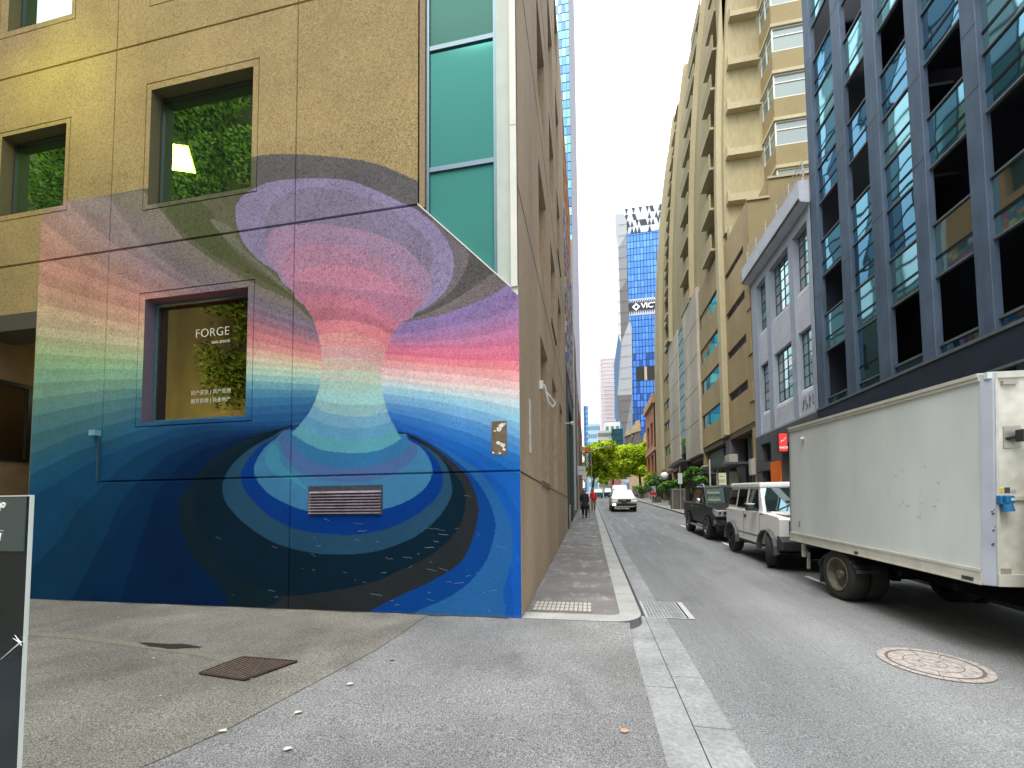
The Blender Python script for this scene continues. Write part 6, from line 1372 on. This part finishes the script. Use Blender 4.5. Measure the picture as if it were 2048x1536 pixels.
for sg_ in (-1, 1):
    hd = MB().ring((1.75, sg_*.50, .93), (1, 0, 0), [(.11, -.01), (.11, .02), (.0, .03)], 18).build('headlight', hl, jb_, local=True); MB().box(1.75, 1.765, sg_*.32-.04, sg_*.32+.04, .90, .97).build('indicator', M('amber', s(220, 90, 30, .9), .4), hd, local=True)
    # flares
    for cx in (fx, rxw):
        fb = MB(); n = 8; pts = []
        for i in range(n+1): a = math.radians(-10+(200)*i/n); pts.append((cx+.50*math.cos(a)*(1.0), CZ+.44*math.sin(a)+.03, cx+.43*math.cos(a), CZ+.40*math.sin(a)+.02))
        for p, q in zip(pts, pts[1:]):
            y0, y1 = sorted((sg_*(hw-.02), sg_*(hw+.085)))
            fb.add([(p[0], y0 if sg_ > 0 else y1, p[1]), (q[0], y0 if sg_ > 0 else y1, q[1]), (q[0], y1 if sg_ > 0 else y0, q[1]-.02), (p[0], y1 if sg_ > 0 else y0, p[1]-.02),
                    (p[2], y1 if sg_ > 0 else y0, p[3]), (q[2], y1 if sg_ > 0 else y0, q[3]), (q[2], y0 if sg_ > 0 else y1, q[3]), (p[2], y0 if sg_ > 0 else y1, p[3])], [(0, 1, 2, 3), (3, 2, 5, 4), (4, 5, 6, 7)])
        fb.build('wheel_arch', M('flare_grey', (.07, .075, .08), .55), jb_, local=True, smooth=False)
    MB().box(rxw+.48, fx-.48, sg_*(hw-.06)-.05, sg_*(hw-.06)+.05, .38, .47).build('sill', blackp, jb_, local=True)
    m_ = MB().box(.36, .56, sg_*(hw+.14)-.08, sg_*(hw+.14)+.08, 1.22, 1.38).build('mirror', blackp, jp, local=True, bevel=.03); MB().box(.44, .50, sg_*(hw)-.06, sg_*(hw)+.1, 1.22, 1.27).build('arm', blackp, m_, local=True); MB().box(.37, .55, sg_*(hw+.14)-.078, sg_*(hw+.14)+.078, 1.375, 1.40).build('cap', jw, m_, local=True)
    MB().box(-.30, -.18, sg_*hw-.02, sg_*hw+.02, 1.02, 1.09).build('door_handle', M('black_plastic'), jb_, local=True)
    b = MB()
    for x in (-.38, .66): b.box(x, x+.012, sg_*hw-.003 if sg_ > 0 else -hw-.003, sg_*hw+.003 if sg_ > 0 else -hw+.003, .5, 1.17)
    b.box(rxw+.44, fx-.44, -hw-.006 if sg_ < 0 else hw-.004, -hw+.004 if sg_ < 0 else hw+.006, .60, .63); b.build('door_seam', M('seam_dark', (.12, .12, .12), .6), jb_, local=True)
    for i in range(4): pass
    MB().box(.70, .86, sg_*hw-.004 if sg_ > 0 else -hw-.004, sg_*hw+.004 if sg_ > 0 else -hw+.004, 1.13, 1.15).build('vent_slot', blackp, jb_, local=True)
MB().prism([(1.6, .40), (1.86, .44), (1.88, .64), (1.70, .74), (1.6, .74)], 1, -.82, .82).build('bumper', M('black_plastic'), jp, local=True, bevel=.03)
MB().box(-1.2, 1.5, -.55, .55, .34, .46).cyl((fx, -.7, .36), (fx, .7, .36), .06).cyl((rxw, -.7, .36), (rxw, .7, .36), .06).build('chassis', M('chassis_black'), jp, local=True)
jrim = M('rim_dark', (.035, .036, .038), .5, .3)
for x, st in ((fx, -.42), (rxw, 0)):
    for sg_ in (-1, 1): wheel(jp, x, sg_*(hw-.07), .375, .22, jrim, st, sg_, .56, 8)
MB().ring((-1.86, 0, 1.0), (-1, 0, 0), [(0, .1), (.33, .1), (.37, .04), (.37, -.08), (.3, -.1)], 24).build('spare_wheel', tyre_m, jp, local=True, smooth=True)

# --- black pickup
CZ = .40
ut = car_empty('pickup_truck', 'glossy black double-cab pickup with chrome mirrors, parked behind the white off-roader', 'pickup', 4.93, 16.9, gz(16.9)-.11, 0, .055)
ub = M('pickup_black', (.010, .010, .011), .35, coat=.06, spec=.25); hw = .88; fx, rxw = 1.33, -1.38
prof = [(2.30, .62), (2.33, .95), (2.20, 1.10), (1.0, 1.22), (-.60, 1.22), (-2.32, 1.20), (-2.34, .62), (-2.2, .50)]+arch(rxw, .46, .50)[::-1]+arch(fx, .46, .50)[::-1]+[(2.2, .5)]
b = MB(); extr(b, prof, hw, .0); ub_ = b.build('body', ub, ut, local=True, bevel=.035, seg=3)
MB().box(-2.2, -1.24, -.70, .70, 1.19, 1.213).build('tray_liner', blackp, ub_, local=True)
wf = lambda z: hw-.04-max(0, z-1.22)*.24
b = MB(); hexa(b, (-1.22, 1.02, hw-.04, hw-.04, 1.21), (-1.0, .16, hw-.18, hw-.18, 1.83)); gh_ = b.build('greenhouse', ub, ut, local=True, bevel=.03)
b = MB(); hexa(b, (-1.0, .22, hw-.17, hw-.17, 1.80), (-.9, .10, hw-.22, hw-.22, 1.875)); b.build('roof', M('pickup_roof', (.05, .055, .058), .15, coat=1.), gh_, local=True, bevel=.02)
side_win(gh_, MG('pickup_glass', (.8, .85, .85), .3, (.01, .012, .012)), (.14, .80, .12, .20, 1.26, 1.74, wf, .012), (-1.02, .08, -.88, .06, 1.26, 1.72, wf, .012))
MB().quad((1.03, -.76, 1.235), (1.03, .76, 1.235), (.22, .62, 1.79), (.22, -.62, 1.79)).build('windscreen', MG('pickup_screen', (.55, .72, .70), .26, (.01, .014, .014), .03), gh_, local=True)
MB().prism([(1.0, 1.19), (2.18, 1.09), (2.18, 1.07), (1.0, 1.10)], 1, -.70, .70).prism([(1.0, 1.245), (2.15, 1.13), (2.2, 1.08), (1.0, 1.1)], 1, -.60, .60).build('bonnet', ub, ub_, local=True, bevel=.02)
grl = MB().box(2.30, 2.345, -.45, .45, .80, 1.02); grl.build('grille', M('grille_black'), ub_, local=True); MB().box(2.335, 2.36, -.42, -.3, .8, 1.02).box(2.335, 2.36, .3, .42, .8, 1.02).box(2.335, 2.36, -.3, .3, .8, .84).build('grille_trim', chrome, ub_, local=True)
for sg_ in (-1, 1):
    y0, y1 = sorted((sg_*.50, sg_*(hw+.012))); hd = MB().prism([(2.335, .86), (2.355, 1.04), (2.05, 1.10), (1.93, 1.03), (2.1, .92)], 1, y0, y1).build('headlight', hl, ub_, local=True); MB().ring((2.345, sg_*.62, .96), (1, 0, 0), [(.06, 0), (.06, .015), (0, .02)], 14).ring((2.345, sg_*.78, .97), (1, 0, 0), [(.05, 0), (.05, .015), (0, .02)], 14).build('bulb', chrome, hd, local=True)
    y0, y1 = sorted((sg_*.55, sg_*(hw+.01))); fg = MB().prism([(2.31, .60), (2.33, .74), (2.15, .74), (2.12, .62)], 1, y0, y1).build('fog_surround', M('chrome_soft', (.5, .5, .5), .25, 1.), ub_, local=True); MB().ring((2.32, sg_*.68, .67), (1, 0, 0), [(.045, 0), (.045, .02), (0, .02)], 12).build('fog_lamp', blackp, fg, local=True)
    mi_ = MB().ball((.66, sg_*(hw+.12), 1.33), .13, 14, 1, .9, .72).build('mirror', chrome, ut, local=True, smooth=True); MB().cyl((.66, sg_*(hw-.08), 1.24), (.66, sg_*(hw+.08), 1.28), .03).build('arm', blackp, mi_, local=True)
    MB().box(-.10, .08, sg_*hw-.03, sg_*hw+.035, 1.06, 1.10).box(-.85, -.68, sg_*hw-.03, sg_*hw+.035, 1.06, 1.10).build('door_handle', chrome, ub_, local=True)
    MB().box(rxw+.55, fx-.55, sg_*(hw+.02)-.07, sg_*(hw+.02)+.07, .36, .41).build('side_step', M('step_alu', (.5, .5, .5), .3, .8), ut, local=True)
    MB().tube([(-.55, sg_*.66, 1.84), (-.45, sg_*.66, 1.92), (.0, sg_*.66, 1.92), (.14, sg_*.66, 1.84)], .022).build('roof_rail', M('rail_silver', (.6, .6, .6), .3, .8), gh_, local=True)
    for cx in (fx, rxw):
        b = MB(); pts = [(cx+.53*math.cos(math.radians(a)), CZ+.50*math.sin(math.radians(a)), cx+.45*math.cos(math.radians(a)), CZ+.45*math.sin(math.radians(a))) for a in range(-5, 191, 15)]
        for p, q in zip(pts, pts[1:]): yo = sg_*(hw+.035); yi = sg_*(hw-.1); b.add([(p[0], sg_*(hw-.0), p[1]), (q[0], sg_*(hw-.0), q[1]), (q[2], yo, q[3]), (p[2], yo, p[3]), (q[2], yi, q[3]), (p[2], yi, p[3])], [(0, 1, 2, 3), (3, 2, 4, 5)])
        b.build('wheel_arch', ub, ub_, local=True)
MB().box(2.2, 2.42, -.85, .85, .42, .62).build('bumper', ub, ut, local=True, bevel=.04)
MB().box(2.42, 2.428, -.19, .19, .50, .59).build('number_plate', M('plate_pale'), ut, local=True)
MB().box(-2, 2, -.6, .6, .36, .52).cyl((fx, -.8, .4), (fx, .8, .4), .06).cyl((rxw, -.8, .4), (rxw, .8, .4), .06).build('chassis', M('chassis_black'), ut, local=True)
urim = M('rim_alloy', (.22, .21, .18), .35, .8)
for x in (fx, rxw):
    for sg_ in (-1, 1): wheel(ut, x, sg_*(hw-.06), .40, .25, urim, 0, sg_, .64, 6)

# --- white SUV driving towards the camera
CZ = .36
sv = car_empty('suv', 'white SUV with a black grille driving towards the camera in the middle of the road', 'car', 2.52, 33.9, gz(33.9)-.11, 0, .055)
sw_ = M('suv_white', s(206, 206, 192, .85), .35, coat=.4); hw = .93; fx, rxw = 1.42, -1.35
prof = [(2.25, .52), (2.32, .78), (2.18, 1.0), (1.15, 1.12), (-2.25, 1.15), (-2.38, .8), (-2.3, .42)]+arch(rxw, .41, .42)[::-1]+arch(fx, .41, .42)[::-1]+[(2.1, .42)]
b = MB(); extr(b, prof, hw); sb_ = b.build('body', sw_, sv, local=True, bevel=.06, seg=3)
b = MB(); hexa(b, (-2.2, 1.2, hw-.06, hw-.06, 1.1), (-1.95, .35, hw-.24, hw-.24, 1.62)); gh_ = b.build('greenhouse', sw_, sv, local=True, bevel=.05)
MB().quad((1.215, -.80, 1.12), (1.215, .80, 1.12), (.42, .64, 1.60), (.42, -.64, 1.60)).build('windscreen', MG('windscreen_glass', (1, 1, 1)), gh_, local=True)
wf = lambda z: hw-.06-max(0, z-1.1)*.35
side_win(gh_, glassv, (-2.0, .95, -1.85, .35, 1.16, 1.54, wf, .014))
MB().box(-1.9, .2, -.60, -.56, 1.63, 1.68).box(-1.9, .2, .56, .60, 1.63, 1.68).build('roof_rail', M('rail_silver'), gh_, local=True)
MB().prism([(-.50, .96), (.50, .96), (.42, .76), (-.42, .76)], 0, 2.26, 2.345).build('grille', M('grille_black'), sb_, local=True); MB().box(2.345, 2.36, -.42, .42, .865, .885).build('grille_bar', chrome, sb_, local=True); MB().ring((2.35, 0, .88), (1, 0, 0), [(.08, 0), (.08, .015), (.05, .015), (.05, 0)], 16).build('emblem', chrome, sb_, local=True)
for sg_ in (-1, 1):
    y0, y1 = sorted((sg_*.54, sg_*.90)); MB().prism([(2.22, .84), (2.26, .96), (2.02, 1.0), (2.0, .9)], 1, y0, y1).build('headlight', hl, sb_, local=True)
    y0, y1 = sorted((sg_*.62, sg_*.84)); f_ = MB().box(2.24, 2.33, y0, y1, .50, .62).build('fog_light', M('grille_black') if sg_ > 0 else M('fog_lit', (1, .95, .6), emit=((1, .95, .55), 3.)), sb_, local=True)
    mi_ = MB().box(.80, .98, sg_*(hw+.10)-.11, sg_*(hw+.10)+.11, 1.10, 1.26).build('mirror', blackp, sv, local=True, bevel=.03)
MB().box(2.25, 2.33, -.62, .62, .46, .64).build('lower_grille', M('grille_black'), sb_, local=True); MB().box(2.26, 2.35, -.70, .70, .37, .43).build('bumper_lip', M('rail_silver'), sb_, local=True)
MB().box(2.33, 2.342, -.20, .20, .66, .76).build('number_plate', M('sticker_dark'), sb_, local=True)
for x in (fx, rxw):
    for sg_ in (-1, 1): wheel(sv, x, sg_*(hw-.12), .36, .23, urim, 0, sg_, .62, 5)
MB().box(-2, 2, -.6, .6, .3, .44).build('chassis', M('chassis_black'), sv, local=True)

# --- far cars at the top of the street
def far_car(lab, x, y, m, h=1.5, w_=1.8, l=4.2, van=False):
    t = thing('distant_car' if not van else 'distant_van', lab, 'van' if van else 'car', (x, y, gz(y)-.05), group='cars far up the street')
    b = MB().box(x-w_/2, x+w_/2, y, y+l, gz(y)+.2, gz(y)+h*.58); b.build('body', m, t, bevel=.1)
    b = MB(); z0, z1 = gz(y)+h*.56, gz(y)+h; b.add([(x-w_*.46, y+(.15 if van else 1.0), z0), (x+w_*.46, y+(.15 if van else 1.0), z0), (x+w_*.46, y+l-.2, z0), (x-w_*.46, y+l-.2, z0), (x-w_*.4, y+(.5 if van else 1.6), z1), (x+w_*.4, y+(.5 if van else 1.6), z1), (x+w_*.4, y+l-.6, z1), (x-w_*.4, y+l-.6, z1)], [(0, 3, 2, 1), (4, 5, 6, 7), (0, 1, 5, 4), (1, 2, 6, 5), (2, 3, 7, 6), (3, 0, 4, 7)]); b.build('cabin', m, t, bevel=.05)
    MB().quad((x-w_*.42, y+(.12 if van else .97)+.02, z0+.05), (x+w_*.42, y+(.12 if van else .97)+.02, z0+.05), (x+w_*.37, y+(.45 if van else 1.52), z1-.06), (x-w_*.37, y+(.45 if van else 1.52), z1-.06)).build('windscreen', glassv, t)
    for sx in (-1, 1):
        MB().cyl((x+sx*w_*.5, y+.8, gz(y)+.28), (x+sx*w_*.36, y+.8, gz(y)+.28), .32, .32, 14).build('wheel', tyre_m, t)
far_car('white van parked behind the white SUV', 3.3, 47, M('van_white', s(210, 214, 214, .85), .4), 2.0, 1.9, 4.8, True)
far_car('turquoise car far up the street on the left', 1.35, 72, M('car_teal', s(60, 160, 176, .8), .35), 1.5)
far_car('dark car beside the turquoise one far up the street', 3.5, 76, M('car_dark', s(60, 66, 72, .6), .35), 1.5)
# --- red scooter / share bike
bk = thing('share_bike', 'red bicycle with a red front basket standing at the right kerb', 'bicycle', (6.75, 46.5, gz(46.5)))
gzb = gz(46.5); xb_ = 6.75
MB().ring((xb_-.12, 46.2, gzb+.33), (1, .12, 0), [(.33, -.02), (.33, .02), (.29, .02), (.29, -.02), (.33, -.02)], 22).build('wheel', tyre_m, bk); MB().ring((xb_+.1, 47.2, gzb+.33), (1, .12, 0), [(.33, -.02), (.33, .02), (.29, .02), (.29, -.02), (.33, -.02)], 22).build('wheel', tyre_m, bk)
rb_ = M('bike_red', s(206, 32, 40, .9), .4); MB().tube([(xb_-.12, 46.2, gzb+.33), (xb_-.05, 46.4, gzb+.95), (xb_+.05, 46.9, gzb+.45), (xb_+.1, 47.2, gzb+.33)], .03).tube([(xb_-.02, 46.5, gzb+.8), (xb_+.06, 46.95, gzb+.9)], .03).build('frame', rb_, bk)
MB().box(xb_-.42, xb_+.22, 46.0, 46.4, gzb+.80, gzb+1.12).build('basket', rb_, bk, bevel=.04); MB().tube([(xb_-.3, 46.4, gzb+1.1), (xb_+.25, 46.4, gzb+1.1)], .02).build('handlebar', darkmetal, bk); MB().box(xb_, xb_+.16, 46.85, 47.1, gzb+.9, gzb+.96).build('saddle', blackp, bk)
# --- grey utility cabinet
cbn = thing('utility_cabinet', 'grey timber-faced street cabinet with a pale frame at the right kerb', 'cabinet', (6.6, 33, gz(33)))
z_ = gz(33); MB().box(6.15, 7.05, 33.0, 33.7, z_, z_+1.45).build('case', M('cabinet_grey', s(120, 112, 100, .6), .8, n=.2, ns=5, stretch=(6, 1, .5)), cbn)
MB().box(6.12, 6.2, 32.96, 33.0, z_, z_+1.5).box(7.0, 7.08, 32.96, 33.0, z_, z_+1.5).box(6.2, 7.0, 32.96, 33.0, z_+1.42, z_+1.5).box(6.1, 7.1, 32.96, 33.75, z_+1.5, z_+1.55).build('frame', M('cabinet_frame', (.2, .2, .19), .6), cbn); MB().box(6.9, 6.93, 32.93, 32.96, z_+.7, z_+.95).build('handle', M('plate_alu'), cbn)

# ---------------------------------------------------------------- people
def skin(name, joints, edges, rad, m, parent, sub=2):
    me = bpy.data.meshes.new(name); me.from_pydata(joints, edges, []); o = bpy.data.objects.new(name, me); COL.objects.link(o)
    md = o.modifiers.new('skin', 'SKIN'); md.use_smooth_shade = True; sv_ = me.skin_vertices[0].data if me.skin_vertices else None
    if sv_ is None: me.skin_vertices.new() if hasattr(me.skin_vertices, 'new') else None
    sd_ = o.modifiers.new('sub', 'SUBSURF'); sd_.levels = sub; sd_.render_levels = sub
    return o, me
def figure(lab, x, y, h, skin_c, legs_m, top_m, hair_m, stride, coat=False, bag=False, facing=-1):
    """standing/walking adult facing the camera; local x right, y back, z up; unit height 1.75"""
    g = gz(y); t = thing('person', lab, 'person', (x, y, g), scale=h/1.75)
    J = [(0, 0, .92), (0, 0, 1.10), (0, .01, 1.30), (0, .01, 1.44), (0, -.01, 1.53), (0, -.02, 1.63),   # pelvis..head
         (.09, 0, .86), (.10, -.10*stride, .48), (.09, .02*stride, .09), (.10, -.14+.02*stride, .045),
         (-.09, 0, .86), (-.10, .02*stride, .48), (-.10, .20*stride, .13), (-.11, .06*stride, .06),
         (.17, .01, 1.40), (.23, .03, 1.14), (.22, -.08, .92), (.22, -.11, .84),
         (-.17, .01, 1.40), (-.24, .0, 1.14), (-.21, -.10, .95), (-.20, -.14, .87)]
    E_ = [(0, 1), (1, 2), (2, 3), (3, 4), (4, 5), (0, 6), (6, 7), (7, 8), (8, 9), (0, 10), (10, 11), (11, 12), (12, 13), (2, 14), (14, 15), (15, 16), (16, 17), (2, 18), (18, 19), (19, 20), (20, 21)]
    Rr = [.13, .115, .13, .055, .065, .085, .085, .058, .042, .035, .085, .058, .042, .035, .055, .042, .032, .028, .055, .042, .032, .028]
    bm = bmesh.new(); lay = bm.verts.layers.skin.verify(); vv = [bm.verts.new(p) for p in J]
    for a, c in E_: bm.edges.new((vv[a], vv[c]))
    for v, r in zip(vv, Rr): v[lay].radius = (r, r*.8); v[lay].use_root = False
    vv[0][lay].use_root = True
    me = bpy.data.meshes.new('body'); bm.to_mesh(me); bm.free(); me.materials.append(skin_c); o = bpy.data.objects.new('body', me); COL.objects.link(o); o.parent = t
    md = o.modifiers.new('skin', 'SKIN'); md.use_smooth_shade = True; sd_ = o.modifiers.new('sub', 'SUBSURF'); sd_.levels = 1; sd_.render_levels = 2
    # clothes: lofted garments round the limbs and trunk
    def loft(name, rings, m, n=16, cap=True):
        b = MB(); vs = []
        for cx, cy, cz, ra_, rb in rings:
            for i in range(n): a = 2*math.pi*i/n; vs.append((cx+ra_*math.cos(a), cy+rb*math.sin(a), cz))
        fs = [(k*n+i, k*n+(i+1) % n, (k+1)*n+(i+1) % n, (k+1)*n+i) for k in range(len(rings)-1) for i in range(n)]
        b.add(vs, fs+([tuple(range(n))[::-1], tuple(range((len(rings)-1)*n, len(rings)*n))] if cap else [])); return b.build(name, m, t, smooth=True, local=True)
    for k, (a, c, d) in enumerate(((6, 7, 8), (10, 11, 12))):
        A, B, D = J[a], J[c], J[d]; loft('trouser_leg', [(*A[:2], A[2]+.08, .10, .10), (*A, .10, .10), (*B, .075, .075), (D[0], D[1], D[2]+.02, .062, .062)], legs_m)
        fx_ = J[d+1]; MB().ball((fx_[0], fx_[1]+.06, .05), .055, 12, .85, 2.3, .95).build('shoe', M('shoe_dark', (.02, .018, .018), .5), t, smooth=True, local=True)
    if coat: loft('coat', [(0, .01, 1.47, .07, .07), (0, .01, 1.42, .19, .11), (0, .01, 1.25, .20, .14), (0, 0, 1.05, .175, .13), (0, 0, .85, .21, .16), (.0, .0, .52, .27, .20), (.01, 0, .50, .25, .18)], top_m)
    else: loft('jacket', [(0, .01, 1.48, .07, .07), (0, .01, 1.42, .19, .11), (0, .01, 1.25, .20, .14), (0, 0, 1.0, .18, .14), (0, 0, .88, .19, .15), (0, 0, .87, .16, .12)], top_m)
    for a, c, d in ((14, 15, 16), (18, 19, 20)):
        A, B, D = Vector(J[a]), Vector(J[c]), Vector(J[d]); b = MB(); b.cyl(A, B, .072, .06, 12).cyl(B, D, .06, .045, 12).ball(B, .06, 12).ball(A, .075, 12); b.build('sleeve', top_m, t, smooth=True, local=True)
    # head details
    MB().ball((0, -.02, 1.655), .098, 18, .86, .98, 1.22).build('head', skin_c, t, smooth=True, local=True)
    MB().cyl((0, -.112, 1.66), (0, -.128, 1.635), .010, .015, 8).build('nose', skin_c, t, local=True)
    eb = MB(); eb.ball((.032, -.106, 1.67), .012, 8).ball((-.032, -.106, 1.67), .012, 8); eb.build('eyes', M('eye_dark', (.02, .015, .012), .3), t, local=True)
    MB().box(-.024, .024, -.117, -.108, 1.604, 1.613).build('mouth', M('lips', (.28, .09, .08), .6), t, local=True)
    hb = MB().ball((0, .005, 1.69), .106, 18, .92, 1.0, 1.12)
    if coat: hb.ball((.075, .0, 1.58), .05, 12, .7, 1., 2.6).ball((-.075, .0, 1.58), .05, 12, .7, 1., 2.6).ball((0, .06, 1.55), .09, 12, 1, .7, 1.7)
    ho = hb.build('hair', hair_m, t, smooth=True, local=True)
    for v in ho.data.vertices:
        if v.co.y < -.04 and v.co.z < 1.735 and abs(v.co.x) < .075: v.co.y = -.03
    # hands with fingers
    for hnd in (16, 20):
        P = Vector(J[hnd+1]); sx = 1 if P.x > 0 else -1; b = MB().ball(P, .034, 10, .55, .9, 1.1)
        for i, l in enumerate((.060, .070, .066, .050)): q = P+Vector((0, -.026+.017*i, -.02)); b.cyl(q, q+Vector((-sx*.006, -.004, -l*.6)), .009, .008, 6).cyl(q+Vector((-sx*.006, -.004, -l*.6)), q+Vector((-sx*.018, -.0, -l)), .008, .006, 6)
        b.cyl(P+Vector((-sx*.006, -.028, .01)), P+Vector((-sx*.016, -.055, -.03)), .010, .008, 6); b.build('hand', skin_c, t, smooth=True, local=True)
    return t
skn = M('skin', s(214, 168, 142, .8), .6)
wom = figure('person in a long black coat with long dark hair on the left footpath', -.30, 24.6, 1.70, skn, M('trousers_black', (.012, .012, .014), .8), M('coat_black', (.012, .013, .016), .8), M('hair_dark', (.025, .017, .012), .6), 1., True)
red = figure('person in a bright red jacket and tan trousers behind the black coat', .28, 32.2, 1.66, skn, M('trousers_tan', s(150, 120, 90, .7), .8), M('jacket_red', s(214, 30, 50, .9), .6), M('hair_brown', (.05, .03, .02), .7), -1.)
um = thing('umbrella', 'folded black umbrella carried point-down beside the long black coat', 'umbrella', (-.06, 24.5, gz(24.5)))
gu = gz(24.5); MB().cyl((-.04, 24.44, gu+.12), (-.06, 24.47, gu+.70), .012, .05, 10).cyl((-.06, 24.47, gu+.70), (-.065, 24.48, gu+.80), .03, .012, 10).build('canopy', M('coat_black'), um); MB().tube([(-.065, 24.48, gu+.80), (-.07, 24.49, gu+.93), (-.085, 24.49, gu+.96), (-.10, 24.49, gu+.93)], .011).cyl((-.04, 24.44, gu+.0), (-.04, 24.44, gu+.12), .006).build('handle', M('handle_dark', (.03, .02, .015), .4), um)
# pedestrians as small figures up the street are too small to model in the photo

# ---------------------------------------------------------------- acrylic menu board, lower left
mb_ = thing('menu_stand', 'tall dark acrylic sign board with a cracked clear edge at lower left', 'sign board', (-2.1, 1.0, G(-2, 1)))
A = onY(66, 990, 1.0); B = onY(38, 1500, 1.0)
x1 = A[0]; ztp = A[2]; MB().box(-2.7, x1-.008, .999, 1.003, -1.3, ztp-.004).build('panel', MG('board_panel', (.55, .62, .68), .22, (.012, .018, .026), .12), mb_)
ac = M('acrylic_edge', (.62, .66, .62), .15, coat=1.)
MB().box(x1-.008, x1, .997, 1.004, -1.3, ztp).box(-2.7, x1-.008, .997, 1.004, ztp-.004, ztp).build('acrylic_edge', ac, mb_)
MB().box(-2.7, x1-.02, .995, .998, ztp-.175, ztp-.006).build('header_panel', M('header_grey', s(96, 110, 108, .6), .3, n=.1, ns=2), mb_)
wt_ = M('lettering_bright', (.9, .9, .88), .5)
text('O', 'lettering', wt_, mb_, XW(x1-.148, .993, ztp-.042), .075, .001, bold=.002); text('°', 'lettering', wt_, mb_, XW(x1-.108, .993, ztp-.048), .06, .001, bold=.001); text('al', 'lettering', wt_, mb_, XW(x1-.122, .993, ztp-.132), .034, .001, bold=.0012)
MB().box(-2.7, x1-.104, .9935, .9945, ztp-.1115, ztp-.110).build('rule_line', wt_, mb_)
b = MB(); C0 = onY(40, 1285, .99)
for dx, dz_ in ((.012, .004), (-.022, .022), (-.075, -.055), (-.03, .012), (-.012, -.012), (.006, -.01)): b.cyl((C0[0], .99, C0[2]), (C0[0]+dx, .99, C0[2]+dz_), .0022, .0006, 5)
b.ball((C0[0], .99, C0[2]), .004, 8); b.build('crack', M('crack_white', (.8, .8, .78), .4), mb_)
MB().box(-2.75, x1+.03, .85, 1.2, G(-2, 1)-.01, -1.58).build('foot', darkmetal, mb_)
# pale concrete edge at the bottom left
MB().add([(x, y, G(x, y)+.008) for x, y in ((-3.4, 1.75), (-2.0, 1.55), (-1.4, 1.42), (-1.4, .9), (-3.4, .9))], [(0, 1, 2, 3, 4)]).build('concrete_apron', M('apron', (.30, .28, .22), .85, n=.2, ns=20), kind='structure')
